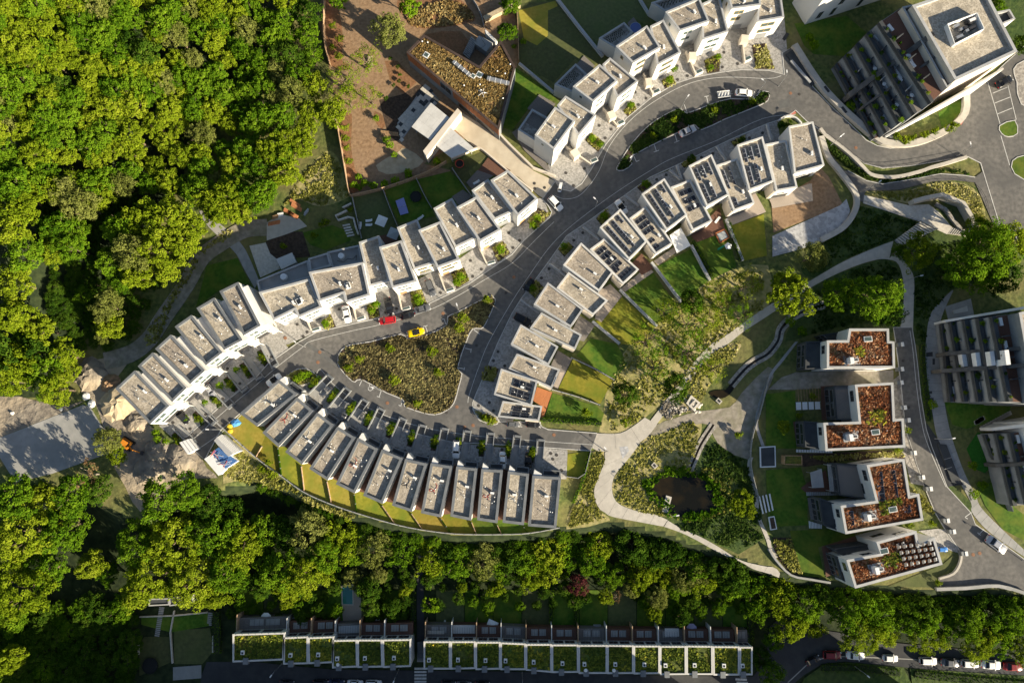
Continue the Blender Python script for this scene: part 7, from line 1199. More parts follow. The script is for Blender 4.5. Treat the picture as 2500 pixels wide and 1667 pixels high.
rail('railing along the footway above the grass slope', T(3, 1, (900, 185), (1200, 185), (1500, 105), (1750, 95), (1900, 140), (1990, 280), (2010, 400)), 1.0, 0.1, sm=2)
for i, (x, y) in enumerate(((160, 340), (540, 820), (700, 1010), (1890, 5))):
    if i < 3: one('shaft_cover', f'dark slot grille in the pale street wall, {ORD[i]} from the top', 'grille', MB().obox(W(T(3, 0, (x, y)), 1.3)[0], (0.55, -0.83), 2.0, 0.7, 1.3, 1.36) if i else MB().obox(W(T(3, 0, (x, y)))[0], (0.5, 0.8), 2.4, 0.9, 0.1, 0.2), 'metal_dark')
gp = thing('garage_entrance', 'dark garage entrance between the pale walls at the upper right', 'garage', (*cen(W(T(3, 0, (310, 620)))), 0))
MB().prism(W(T(3, 0, (165, 500), (225, 455), (468, 742), (405, 790)), 0.5), 0.0, 0.5).build('recess_shade', 'dark_wall', gp); MB().prism(W(T(3, 0, (205, 560), (225, 548), (400, 750), (385, 765)), 0.8), 0.4, 0.8).build('gate_beam', 'coping_light', gp)  # solid dark block stands in for the shade inside the recessed opening
gp = thing('garage_entrance', 'dark garage opening beside the villa lane', 'garage', (*cen(W(T(3, 2, (1640, 1120)))), 0))
MB().prism(W(T(3, 2, (1560, 935), (1640, 945), (1780, 1310), (1690, 1290)), 0.5), 0.0, 0.5).build('recess_shade', 'dark_wall', gp)  # dark block painted for the shade in the opening, no real frame
for y in (1080, 1170): MB().bar((*P(*T(3, 2, (1620, y))[0], 0.6)[:2], 0.56), (*P(*T(3, 2, (1690, y - 20))[0], 0.6)[:2], 0.56), 0.06, 5).build('gate_beam', 'coping_light', gp)
rail('railing along the villa lane, upper part', T(3, 2, (1165, 250), (1190, 520), (1225, 700)), 1.1, 0.1)
rail('railing along the villa lane, lower part', T(3, 2, (1265, 880), (1330, 1080), (1420, 1300), (1530, 1560)), 1.1, 0.1)
for i, (x, y) in enumerate(T(3, 2, (1190, 30), (1190, 255), (1185, 378), (1215, 605), (1250, 720), (1305, 1018), (1380, 1240), (1450, 1345)) + T(3, 3, (1605, 70), (1660, 170), (1770, 370))):
    c = P(x, y); t = thing('gate_pillar', f'white-capped gate pillar beside the villa lane, {ORD[i]} from the top', 'pillar', (c[0], c[1], 0), 'gate pillars along the villa lane')
    MB().obox(c, (1, 0.1), 1.5, 1.0, 0, 1.5).build('pillar_body', 'coping_grey', t); MB().obox((c[0] + 0.45, c[1]), (1, 0.1), 0.7, 1.1, 1.4, 1.62).build('pillar_cap', 'frame_white', t)
wall('retaining_wall', 'curved kerb wall at the bottom of the villa lane', T(3, 3, (1560, 605), (1690, 560), (1750, 470), (1765, 380)), 0.5, 0.7, 'concrete', sm=3)
wall('retaining_wall', 'long low wall closing the end of the villa lane', T(3, 3, (1530, 700), (1800, 690), (2100, 670), (2350, 740)), 0.8, 0.9, 'concrete_grey', sm=3, z0=0.0)
wall('retaining_wall', 'grey curved wall below the lowest villa garden', T(3, 3, (0, 330), (60, 430), (200, 570), (380, 610), (560, 640)), 0.5, 1.0, 'concrete_grey', sm=3, z0=0.0)
fence('grey fence left of the villa gardens', T(2, 2, (2350, 330), (2270, 650), (2200, 860), (2180, 1080), (2210, 1260), (2260, 1440)), 1.1, 'concrete_grey', sm=2)
# front walls, planting strips and shrubs of the forecourts
def front_garden(q, f, i, lab, row):
    a, b = Vector(q[0]), Vector(q[1]); e = b - a; en = e.normalized()
    L = 7.2
    w0 = a + e * 0.06 + f * 1.9
    t = thing('garden_wall', f'low grey wall before the {lab}', 'wall', (w0.x, w0.y, 0), 'low walls of the forecourts')
    MB().prism([tuple(w0), tuple(w0 + en * 0.3), tuple(w0 + en * 0.3 + f * L), tuple(w0 + f * L)], 0, 0.9).build('wall_body', 'grey_wall', t)
    MB().prism([tuple(w0 + en * 1.9 + f * 2), tuple(w0 + en * 2.1 + f * 2), tuple(w0 + en * 2.1 + f * L), tuple(w0 + en * 1.9 + f * L)], 0, 0.7).build('wall_body', 'grey_wall', t)
    MB().prism([tuple(w0 + en * 0.35 + f * (L - 0.6)), tuple(w0 + en * 1.85 + f * (L - 0.6)), tuple(w0 + en * 1.85 + f * L), tuple(w0 + en * 0.35 + f * L)], 0, 1.0).build('bin_housing', 'coping_grey', t)
    s0 = w0 - en * 1.6
    struct('flower_bed', MB().sheet([tuple(s0 + f * 1.0), tuple(s0 + en * 1.3 + f * 1.0), tuple(s0 + en * 1.3 + f * 5.6), tuple(s0 + f * 5.6)], 0.125 + 0.0007 * i), 'soil_dark')
    struct('entry_path', MB().sheet([tuple(w0 + en * 0.34 + f * 0.2), tuple(w0 + en * 1.86 + f * 0.2), tuple(w0 + en * 1.86 + f * (L - 0.7)), tuple(w0 + en * 0.34 + f * (L - 0.7))], 0.126 + 0.0007 * i), 'concrete_grey')
    return s0 + en * 0.65, f
strip = []
for i in range(1, 12):
    q = W(AQ[i], ZA); f = (Vector(q[1]) - Vector(q[0])).normalized(); s, _ = front_garden((q[1], q[2]), f, i, f'{ORD[i]} house of the lower curved terrace', 'lower')
    strip.append((s, f, f'leafy shrub before the {ORD[i]} house of the lower curved terrace'))
for i in range(6):
    q = W(BQ[i], ZB_ if False else 8.6); q = [Vector(v) for v in q]; f = (q[2] - q[1]).normalized(); s, _ = front_garden((tuple(q[3]), tuple(q[2])), f, i + 14, f'{ORD[i]} house of the left row', 'left')
    strip.append((s, f, f'leafy shrub before the {ORD[i]} house of the left row'))
def shrub_w(x, y, rm, k, lb, group):
    NT[0] += 1; cm, tm = PROTO[k][NT[0] % 2]; t = thing('shrub', lb, 'shrub', (x, y, 0.1), group); t.scale = (rm, rm, rm * 0.8); t.rotation_euler = (0, 0, R.uniform(0, 6))
    for nm, me in (('trunk', tm), ('crown', cm)): o = bpy.data.objects.new(nm, me); COL.objects.link(o); o.parent = t
for s, f, lb in strip:
    for k, (d, r_, kd) in enumerate(((2.2, 0.75, 'shrubdeep'), (3.4, 1.0, 'shruby'), (4.7, 0.75, 'shrubdeep'))):
        p = s + f * d; shrub_w(p.x, p.y, r_, kd, lb + [', nearest its door', ', the middle one', ', nearest the street'][k], 'shrubs of the front strips')
for i, (c_, r_, pts) in enumerate(((1, 1, ((480, 1385), (520, 1470))), (1, 1, ((895, 1240), (930, 1370))), (1, 1, ((1305, 1115), (1345, 1280))), (1, 1, ((1680, 940), (1745, 1110))), (1, 1, ((2040, 690), (2120, 860))))):
    wall('garden_wall', f'cream entry wall, {ORD[i]} from the left before the upper middle row', T(c_, r_, *pts), 0.35, 1.2, 'beige_wall')
    q = pts[1]; c = P(*T(c_, r_, (q[0] + 40, q[1] - 12))[0]); t = thing('bin_store', f'low white bin store, {ORD[i]} from the left before the upper middle row', 'bin store', (c[0], c[1], 0)); MB().obox(c, (1, 0.3), 2.2, 0.8, 0, 1.1).build('store_body', 'white_wall', t); MB().obox(c, (1, 0.3), 1.9, 0.5, 1.1, 1.15).build('store_lid', 'glass_green', t)
for i, pts in enumerate((((490, 1360), (720, 1520)), ((830, 1010), (965, 1175)), ((1200, 690), (1290, 890)), ((1590, 490), (1680, 710)), ((2105, 400), (2125, 590)))):
    wall('garden_wall', f'cream entry wall, {ORD[i]} from the left before the top row', T(2, 0, *pts), 0.4, 1.3, 'beige_wall')
    q = pts[1]; c = P(*T(2, 0, (q[0] + 30, q[1] - 35))[0]); t = thing('bin_store', f'white-framed glass bin store, {ORD[i]} from the left before the top row', 'bin store', (c[0], c[1], 0)); MB().obox(c, (0.9, 0.42), 2.0, 1.1, 0, 1.2).build('store_body', 'white_wall', t); MB().obox(c, (0.9, 0.42), 1.6, 0.75, 1.2, 1.25).build('store_lid', 'glass_green', t)
for i, (a, b) in enumerate((((340, 860), (490, 970)), ((650, 520), (800, 640)), ((1030, 235), (1160, 330)), ((80, 1190), (250, 1310)), ((1440, 0), (1540, 90)))):
    wall('garden_wall', f'pale drive wall before the right row, {["fourth", "third", "second", "fifth", "topmost"][i]} from the top', T(2, 1, a, b), 0.4, 1.0, 'white_wall', cap='coping_light')
for i, (a, b) in enumerate((((1290, 200), (1350, 420)), ((600, 500), (730, 690)), ((60, 760), (130, 960)))):
    wall('garden_wall', f'pale drive wall at the head of the right row, {ORD[i]} from the top', R1(a, b), 0.4, 1.0, 'white_wall', cap='coping_light')
# round covers set in the paving
def covers(pts, r, m, lb, z, name='drain_cover'):
    for x, y in pts:
        c = P(x, y); one(name, f'{lb}, {PCT(x, y)}', 'cover', MB().disc((c[0], c[1]), r, z - 0.05, z + 0.02, 14), m, lb)
covers(T(2, 0, (800, 1155), (910, 1190), (855, 1270), (1130, 850), (1230, 905), (1160, 965), (1515, 610), (1610, 700), (1520, 735), (1945, 485), (2070, 590), (1930, 620), (665, 1550)) + T(2, 1, (1415, 40), (1328, 82), (495, 22), (565, 138), (205, 118), (210, 165), (298, 157), (70, 640), (10, 708), (650, 570), (567, 640), (340, 900), (270, 985), (1020, 290)) + R1((1060, 378), (1240, 310), (560, 590), (405, 645)), 0.42, 'iron_cover', 'dark round cover in the gravel paving', 0.15)
covers(T(1, 1, (2320, 570), (1970, 825), (2070, 905), (1990, 970), (1695, 1120), (1290, 1265), (1190, 1300), (765, 1270), (380, 1410), (470, 1480), (435, 1520)) + T(1, 2, (98, 135), (142, 140), (545, 350), (445, 445), (690, 487), (705, 530), (603, 590), (857, 603), (1028, 703), (1050, 748), (960, 827), (1228, 790), (1255, 830), (1155, 923), (1418, 853), (1452, 890), (1370, 1003), (1617, 905), (1652, 940), (1577, 1057), (2033, 968), (2053, 1015), (2015, 1108), (2258, 990), (2310, 992), (2222, 92), (2180, 175), (2283, 222), (2143, 558), (2043, 587), (2180, 632)) + T(0, 2, (1590, 743), (1840, 668), (1890, 668), (2000, 527), (2048, 523), (2157, 384), (2203, 384), (2090, 247), (2303, 262), (1705, 805), (1748, 800)) + T(2, 2, (357, 1025), (410, 1040), (375, 1077), (455, 1180)), 0.4, 'iron_cover', 'dark round cover in the forecourt gravel', 0.15)
covers(T(1, 2, (570, 190), (587, 97), (1207, 563), (1845, 598), (1915, 785), (1993, 768), (615, 333)) + T(1, 1, (1718, 1310), (270, 1535)) + T(2, 1, (17, 977)) + T(2, 2, (385, 855)) + T(3, 0, (205, 860), (805, 1360)) + T(3, 3, (1880, 388), (1940, 375)), 0.45, 'iron_rust', 'rust-brown manhole cover in the asphalt', ZR + 0.01, 'manhole_cover')
covers(T(1, 2, (2025, 35), (1750, 650)) + T(2, 2, (722, 857)) + T(1, 1, (2295, 1120)) + T(3, 2, (1238, 175), (1290, 602)) + T(3, 0, (285, 870)), 0.4, 'iron_cover', 'black manhole cover in the asphalt', ZR + 0.01, 'manhole_cover')
# ------------------------------------------------------------------ cars
def loft(secs):
    mb = MB(); n = len(secs[0]); V = [p for s in secs for p in s]
    F_ = [(i * n + j, (i + 1) * n + j, (i + 1) * n + j + 1, i * n + j + 1) for i in range(len(secs) - 1) for j in range(n - 1)]
    F_ += [tuple(range(n)), tuple(reversed(range((len(secs) - 1) * n, len(secs) * n)))]
    return mb.add(V, F_)
def car_proto(kind):
    Lh = 2.2; rear = {'hatch': -1.75, 'estate': -2.05, 'saloon': -1.35, 'roadster': -0.95, 'van': -2.1}[kind]; rt = {'hatch': -1.35, 'estate': -1.75, 'saloon': -0.85, 'roadster': -0.55, 'van': -1.95}[kind]
    top = {'roadster': 1.25, 'van': 1.85, 'estate': 1.55}.get(kind, 1.46); fw = 0.95 if kind != 'van' else 1.5; ft = 0.35 if kind != 'van' else 0.95
    secs = []
    for x, hw, zb_, zs in ((-2.2, 0.66, 0.42, 0.72), (-2.1, 0.80, 0.30, 0.88), (-1.7, 0.89, 0.22, 0.95), (-0.8, 0.91, 0.2, 0.96), (0.4, 0.91, 0.2, 0.95), (1.1, 0.90, 0.2, 0.92), (1.75, 0.86, 0.22, 0.82), (2.1, 0.74, 0.3, 0.68), (2.2, 0.58, 0.4, 0.58)):
        secs.append([(x, -hw * 0.9, zb_), (x, -hw, zb_ + 0.2), (x, -hw * 0.97, zs - 0.06), (x, -hw * 0.84, zs), (x, 0, zs + 0.03), (x, hw * 0.84, zs), (x, hw * 0.97, zs - 0.06), (x, hw, zb_ + 0.2), (x, hw * 0.9, zb_)])
    P_ = [('body', loft(secs), 'PAINT', True)]
    zb_, b = 0.93, 0.80; t = 0.62
    cab = [(fw, -b, zb_), (fw, b, zb_), (rear, b, zb_), (rear, -b, zb_), (ft, -t, top - 0.03), (ft, t, top - 0.03), (rt, t, top - 0.03), (rt, -t, top - 0.03)]
    def face(ids, sh=0.0): return MB().add([cab[i] for i in ids], [tuple(range(len(ids)))])
    P_ += [('windscreen', face((0, 1, 5, 4)), 'glass_car', False), ('rear_window', face((2, 3, 7, 6)), 'glass_car', False), ('side_window', face((1, 2, 6, 5)), 'glass_car', False), ('side_window', face((3, 0, 4, 7)), 'glass_car', False)]
    roofp = MB().add([(ft + 0.06, -t - 0.02, top - 0.03), (ft + 0.06, t + 0.02, top - 0.03), (rt - 0.05, t + 0.02, top - 0.03), (rt - 0.05, -t - 0.02, top - 0.03), (ft - 0.06, -t + 0.1, top + 0.02), (ft - 0.06, t - 0.1, top + 0.02), (rt + 0.08, t - 0.1, top + 0.02), (rt + 0.08, -t + 0.1, top + 0.02)], [(4, 5, 6, 7), (0, 1, 5, 4), (1, 2, 6, 5), (2, 3, 7, 6), (3, 0, 4, 7)])
    P_.append(('roof', roofp, 'rubber' if kind == 'roadster' else 'PAINT', False))
    pil = MB()
    for i, j in ((0, 4), (1, 5), (2, 6), (3, 7)): pil.bar(cab[i], cab[j], 0.045, 4)
    P_.append(('pillars', pil, 'PAINT', False))
    for s in (-1, 1):
        P_.append(('headlight', MB().obox((2.02, s * 0.55), (1, -0.3 * s), 0.3, 0.3, 0.58, 0.74), 'lamp_clear', False)); P_.append(('taillight', MB().obox((-2.13, s * 0.6), (1, 0), 0.14, 0.3, 0.66, 0.86), 'lamp_red', False)); P_.append(('mirror', MB().obox((0.75, s * 1.0), (1, 0), 0.2, 0.24, 0.92, 1.06), 'PAINT', False))
    return P_
CARP = {k: [(n, mb.mesh(n, 'rubber' if m == 'PAINT' else m), m, s) for n, mb, m, s in car_proto(k)] for k in ('hatch', 'estate', 'saloon', 'roadster', 'van')}
for L_ in CARP.values():
    for n, me, m, s in L_:
        if s: me.polygons.foreach_set('use_smooth', [True] * len(me.polygons))
TYRE = MB(); TYRE.bar((0, -0.1, 0.32), (0, 0.1, 0.32), 0.32, 16); TYRE = TYRE.mesh('tyre', 'rubber'); RIM = MB().bar((0, -0.11, 0.32), (0, 0.11, 0.32), 0.19, 10).mesh('rim', 'metal_grey')
def car(px, ang, length, col, kind, label, group=None):
    zg = relief(*px); zg = ZB + ZR if zg < -3 else (ZR if zg > -1 else zg); c = P(*px, zg)
    t = thing('car', label, 'car', (c[0], c[1], zg + 0.01), group); s = length / 9.4 / 4.4; t.scale = (s, s * 1.02, s); t.rotation_euler = (0, 0, -math.radians(ang))
    for n, me, m, sm_ in CARP[kind]:
        o = bpy.data.objects.new(n, me); COL.objects.link(o); o.parent = t
        if m == 'PAINT': o.material_slots[0].link = 'OBJECT'; o.material_slots[0].material = M['paint_car_' + col]
    for x in (-1.32, 1.38):
        for y in (-0.8, 0.8):
            o = bpy.data.objects.new('wheel', TYRE); COL.objects.link(o); o.parent = t; o.location = (x, y, 0); r_ = bpy.data.objects.new('rim', RIM); COL.objects.link(r_); r_.parent = o
    return t
tc = lambda c, r, x, y: T(c, r, (x, y))[0]
CARS = [(tc(2, 0, 2120, 865), 4, 44, 'white', 'hatch', 'white hatchback parked at the narrow street island behind the trailer'), (tc(2, 0, 1605, 1215), -26, 46, 'silver', 'saloon', 'silver-grey saloon parked on the lower side of the narrow street island'), (tc(3, 0, 2150, 765), -28, 48, 'black', 'saloon', 'black saloon in the parking bays at the right edge'),
        (tc(1, 1, 838, 1320), 78, 44, 'white', 'saloon', 'white saloon in a drive of the upper middle row'), (tc(1, 1, 1225, 1245), 75, 43, 'black', 'saloon', 'black saloon in a drive of the upper middle row'), (tc(1, 1, 1605, 1080), 68, 44, 'grey', 'estate', 'dark grey estate car in a drive of the upper middle row'), (tc(1, 1, 1208, 1375), 172, 42, 'red', 'estate', 'red estate car parked on the street'), (tc(1, 1, 1395, 1332), -15, 36, 'black', 'hatch', 'small black hatchback parked behind the red car'), (tc(1, 1, 1530, 1270), -15, 42, 'grey', 'saloon', 'dark grey saloon parked ahead of the small black hatchback'), (tc(1, 1, 1473, 1485), -13, 41, 'yellow', 'roadster', 'yellow car with a black top parked at the triangular island'),
        (tc(2, 1, 398, 308), 48, 45, 'white', 'estate', 'white car parked at the foot of the beige drive'), (tc(2, 1, 440, 158), 100, 24, 'white', 'van', 'short white van at the corner of the gravel yard'), (tc(2, 1, 1000, 340), 55, 42, 'white', 'roadster', 'white car with a black top in a drive of the right row'), (tc(2, 1, 100, 1370), 28, 46, 'black', 'estate', 'black estate car in a drive of the right row'), (tc(2, 1, 150, 1050), 125, 36, 'black', 'hatch', 'black hatchback in the shade at the kerb of the right row'),
        (tc(0, 2, 1690, 690), 50, 40, 'black', 'saloon', 'black car before the lowest house of the left row'), (tc(0, 2, 1940, 450), 52, 36, 'silver', 'hatch', 'silver car under a canopy of the left row'), (tc(1, 2, 172, 352), -38, 40, 'white', 'roadster', 'white car with a black top at the dead-end street'), (tc(1, 2, 805, 690), -62, 32, 'grey', 'hatch', 'dark grey hatchback before the lower curved terrace'), (tc(1, 2, 1840, 985), 92, 44, 'white', 'estate', 'white estate car before the lower curved terrace'), (tc(1, 2, 2265, 1085), 92, 41, 'white', 'saloon', 'white saloon before the lower curved terrace'), (tc(2, 2, 150, 1090), 92, 41, 'black', 'saloon', 'black car before the wide end house'), (tc(2, 2, 195, 762), 3, 33, 'black', 'hatch', 'black car parked below the orange deck'), (tc(2, 2, 10, 757), 3, 32, 'grey', 'hatch', 'dark grey car parked below the lowest solar roofs'),
        (tc(3, 3, 2075, 290), 38, 54, 'silver', 'saloon', 'silver car parked on the villa lane'), (tc(3, 3, 1592, 338), 0, 26, 'blue', 'hatch', 'small bright blue car beside the lowest villa'), (tc(3, 3, 405, 1350), -25, 36, 'black', 'hatch', 'black hatchback at the bend of the bottom street'), (tc(3, 3, 578, 1300), 2, 45, 'darkred', 'estate', 'dark red estate car behind the black hatchback'), (tc(3, 3, 790, 1305), 4, 45, 'white', 'saloon', 'white saloon in front of the dark red estate car'), (tc(3, 3, 1110, 1330), 3, 38, 'white', 'hatch', 'lone white hatchback in the middle of the bottom street'), (tc(3, 3, 1455, 1355), 2, 43, 'white', 'estate', 'white estate car before the dark grey saloon'), (tc(3, 3, 1655, 1370), 5, 45, 'grey', 'saloon', 'dark grey saloon between two white cars on the bottom street'), (tc(3, 3, 1838, 1378), 3, 44, 'white', 'estate', 'white estate car right of the dark grey saloon'), (tc(3, 3, 2028, 1388), 4, 48, 'white', 'saloon', 'white saloon next to the dark red saloon at the right'), (tc(3, 3, 2230, 1405), 3, 47, 'darkred', 'saloon', 'dark red saloon at the right end of the bottom street'),
        (tc(1, 3, 290, 1562), 3, 36, 'black', 'saloon', 'black car cut by the bottom edge, leftmost'), (tc(1, 3, 600, 1560), 2, 38, 'black', 'estate', 'black estate car at the bottom edge'), (tc(1, 3, 745, 1558), 2, 39, 'navy', 'saloon', 'navy car at the bottom edge'), (tc(1, 3, 915, 1562), 2, 39, 'white', 'saloon', 'white car at the bottom edge next to the navy car'), (tc(1, 3, 1085, 1562), 2, 39, 'white', 'estate', 'white estate car at the bottom edge left of the crossing'), (tc(1, 3, 1770, 1566), 2, 36, 'black', 'hatch', 'black hatchback at the bottom edge right of the crossing'), (tc(1, 3, 1910, 1570), 2, 36, 'grey', 'saloon', 'grey car at the bottom edge right of the crossing'), (tc(1, 3, 2080, 1572), 2, 36, 'black', 'saloon', 'black saloon at the bottom edge, rightmost')]
for a in CARS: car(*a)
# ------------------------------------------------------------------ trailer beside the white hatchback
c = P(*tc(2, 0, 1935, 880)); t = thing('trailer', 'open white trailer loaded with a folded frame', 'trailer', (c[0], c[1], ZR)); ax = Vector((1, 0.12)).normalized()
MB().obox(c, ax, 3.4, 1.7, ZR + 0.45, ZR + 0.55).build('bed', 'metal_grey', t)
for s in (-1, 1):
    o_ = Vector((-ax.y, ax.x)) * 0.85 * s; MB().obox((c[0] + o_.x, c[1] + o_.y), ax, 3.4, 0.08, ZR + 0.5, ZR + 0.95).build('side_board', 'frame_white', t); MB().bar((c[0] + o_.x * 1.08, c[1] + o_.y * 1.08 - 0.01, ZR + 0.3), (c[0] + o_.x * 1.2, c[1] + o_.y * 1.2, ZR + 0.3), 0.3, 12).build('wheel', 'rubber', t)
for k in range(4): MB().bar((c[0] - 1.4 + 0.8 * k, c[1] - 0.6, ZR + 0.7), (c[0] - 1.0 + 0.8 * k, c[1] + 0.6, ZR + 0.9), 0.12, 6).build('load_frame', 'frame_white', t)
MB().bar((c[0] + 1.7, c[1] + 0.2, ZR + 0.4), (c[0] + 2.6, c[1] + 0.3, ZR + 0.4), 0.05, 5).build('drawbar', 'metal_grey', t)
# ------------------------------------------------------------------ street lamps
def lamp(base, ang, h, label):
    zg = relief(*base); zg = ZB if zg < -3 else max(0.0, zg); c = P(*base, zg); t = thing('street_lamp', label, 'street lamp', (c[0], c[1], zg), 'street lamps')
    d = (math.cos(ang), math.sin(ang)); MB().bar((c[0], c[1], zg), (c[0], c[1], zg + h), (0.09, 0.055), 8).build('pole', 'metal_grey', t); MB().disc(c, 0.2, zg, zg + 0.25, 10, 0.12).build('foot', 'metal_grey', t)
    MB().bar((c[0], c[1], zg + h - 0.05), (c[0] + d[0] * 0.9, c[1] + d[1] * 0.9, zg + h + 0.12), 0.04, 6).build('arm', 'metal_grey', t); MB().obox((c[0] + d[0] * 1.1, c[1] + d[1] * 1.1), d, 0.75, 0.28, zg + h + 0.06, zg + h + 0.2).build('lamp_head', 'metal_white', t)
LAMPS = [(tc(2, 0, 1078, 1495), -2.2, 'street lamp at the lower tip of the narrow island'), (tc(2, 0, 1545, 1005), 0.9, 'street lamp at the notch of the narrow island'), (tc(2, 0, 2255, 855), 2.5, 'street lamp at the upper end of the narrow island'), (tc(3, 0, 95, 795), 1.6, 'street lamp before the dark garage entrance'), (tc(3, 0, 565, 1345), 0.7, 'street lamp on the cream guard wall'), (tc(3, 0, 1730, 1435), 1.7, 'street lamp near the red paving'), (tc(1, 1, 1872, 1300), 1.9, 'street lamp at the upper side of the triangular island'), (tc(0, 2, 2035, 805), 3.1, 'street lamp at the end of the dead-end street'), (tc(1, 2, 1150, 445), 2.8, 'street lamp at the wheelchair bay'), (tc(2, 2, 852, 998), 2.3, 'street lamp at the pale path fork'), (tc(1, 2, 452, 48), 2.5, 'street lamp at the corner of the left and middle rows'), (tc(2, 1, 760, 345), 2.4, 'street lamp beside the street before the right row'), (tc(1, 3, 235, 1392), -2.2, 'street lamp below the left bottom terrace'), (tc(1, 3, 1312, 1440), -1.9, 'street lamp left of the zebra crossing'), (tc(2, 3, 94, 1470), -1.6, 'street lamp below the middle of the right bottom terrace'), (tc(3, 3, 780, 1402), -0.7, 'street lamp on the verge by the parked cars'), (tc(3, 1, 1372, 500), 0.4, 'street lamp at the top of the long steps'), (tc(3, 1, 1250, 1015), 0.2, 'street lamp beside the lane bend'), (tc(3, 1, 1580, 1400), 0.2, 'street lamp on the apartment walkway'), (tc(3, 2, 1530, 890), 0.2, 'street lamp at the ramp of the villa lane'), (tc(3, 3, 2330, 440), -0.8, 'street lamp at the right edge of the villa lane'), (tc(2, 3, 1430, 10), 0.2, 'street lamp beside the pond path'), (tc(3, 1, 890, 190), 0.6, 'street lamp at the start of the plaza ramp')]
for b, a, lb in LAMPS: lamp(b, a, 6.0, lb)
# ------------------------------------------------------------------ garden things
def zgr(px): z = relief(*px); return ZB if z < -3 else 0.0
def trampoline(px, r, label, edge='rubber'):
    z = zgr(px); c = P(*px, z); t = thing('trampoline', label, 'trampoline', (c[0], c[1], z)); MB().disc(c, r * 0.86, z + 0.7, z + 0.72, 20).build('mat', 'cable_black', t)
    MB().ribbon([(c[0] + r * 0.94 * math.cos(a * 0.314), c[1] + r * 0.94 * math.sin(a * 0.314)) for a in range(20)], r * 0.16, z + 0.68, z + 0.78, True).build('rim_pad', edge, t)
    for k in range(6): a = k * 1.047; MB().bar((c[0] + r * math.cos(a), c[1] + r * math.sin(a), z), (c[0] + r * math.cos(a), c[1] + r * math.sin(a), z + 1.7), 0.04, 5).build('leg', 'metal_dark', t)
trampoline(tc(1, 1, 1470, 245), 1.5, 'large black trampoline on the dark lawn'); trampoline(tc(1, 0, 1870, 1512), 1.2, 'red-rimmed trampoline below the carport', 'red_plastic'); trampoline(tc(1, 3, 2075, 745), 1.2, 'black trampoline in a shaded bottom garden'); trampoline(tc(0, 3, 1390, 1400), 2.0, 'big dark covered trampoline in the bottom-left garden')
def parasol(px, r, label, m, n=8, h=2.4, tilt=0.0):
    z = zgr(px); c = P(*px, z + h); t = thing('parasol', label, 'parasol', (c[0], c[1], z)); MB().bar((c[0], c[1], z), (c[0], c[1], z + h), 0.04, 6).build('pole', 'metal_grey', t)
    V = [(c[0], c[1], z + h + 0.35)] + [(c[0] + r * math.cos(6.283 * k / n + 0.4), c[1] + r * math.sin(6.283 * k / n + 0.4), z + h - 0.05 + tilt * math.cos(6.283 * k / n)) for k in range(n)]
    for k in range(n): MB().add([V[0], V[1 + k], V[1 + (k + 1) % n]], [(0, 1, 2)]).build('canopy_panel', m, t)
    MB().disc(c, 0.4, z, z + 0.12, 12).build('base', 'concrete_grey', t)
parasol(tc(1, 1, 1150, 460), 1.9, 'square white parasol beside garden loungers', 'fabric_white', 4); parasol(tc(1, 1, 1262, 575), 2.0, 'square grey parasol on a deck of the upper middle row', 'fabric_grey', 4); parasol(tc(1, 3, 90, 970), 1.4, 'white octagonal parasol at the left bottom terrace', 'fabric_white', 8); parasol(tc(1, 3, 2165, 1040), 1.9, 'tilted white square parasol on a bottom terrace', 'fabric_white', 4, tilt=0.3); parasol(tc(2, 3, 1650, 1070), 1.4, 'lilac octagonal parasol on a bottom terrace', 'fabric_lilac', 8); parasol(tc(2, 1, 1985, 690), 1.0, 'small white play tent beside the sandpit', 'fabric_white', 5, 1.4)
q = [Vector(P(*p, h)) for p, h in zip(T(2, 1, (1448, 590), (1550, 522), (1640, 686), (1515, 756)), (3.2, 2.6, 3.2, 2.5))]; cc = sum(q, Vector()) / 4
t = thing('shade_sail', 'white shade sail over a deck of the right row', 'shade sail', (cc.x, cc.y, 0)); mid = cc - Vector((0, 0, 0.25))
for k in range(4): MB().add([q[k], q[(k + 1) % 4], mid], [(0, 1, 2)]).build('sail_panel', 'fabric_white', t); MB().bar((q[k].x, q[k].y, 0), tuple(q[k]), 0.05, 6).build('post', 'metal_grey', t)
q = W(T(1, 1, (1285, 285), (1360, 255), (1405, 395), (1330, 415))); t = thing('table_tennis_table', 'lavender-blue table tennis table on a lawn', 'table', (*cen(q), 0)); MB().prism(q, 0.74, 0.8, True).build('table_top', 'table_blue', t)
for u, v in ((0.1, 0.1), (0.9, 0.1), (0.9, 0.9), (0.1, 0.9)): s = bil(q, u, v); MB().bar((s.x, s.y, 0), (s.x, s.y, 0.74), 0.05, 5).build('leg', 'metal_grey', t)
a, b = bil(q, 0, 0.5), bil(q, 1, 0.5); MB().ribbon([tuple(a), tuple(b)], 0.03, 0.8, 0.95).build('net', 'cable_white', t)
def lounger(px, ang, label, m='fabric_white'):
    z = zgr(px); c = P(*px, z); t = thing('sun_lounger', label, 'lounger', (c[0], c[1], z)); d = Vector((math.cos(ang), math.sin(ang)))
    MB().obox(c, d, 1.3, 0.65, z + 0.3, z + 0.4).build('seat', m, t); b0 = Vector(c[:2]) + d * 0.65; n_ = Vector((-d.y, d.x)) * 0.32; b1 = b0 + d * 0.6
    MB().add([(*(b0 - n_), z + 0.4), (*(b0 + n_), z + 0.4), (*(b1 + n_), z + 0.85), (*(b1 - n_), z + 0.85)], [(0, 1, 2, 3)]).build('backrest', m, t)
    for s in (-1, 1):
        for k in (-0.5, 0.5): l_ = Vector(c[:2]) + d * k + n_ * s * 0.8; MB().bar((*l_, z), (*l_, z + 0.32), 0.03, 4).build('leg', 'metal_grey', t)
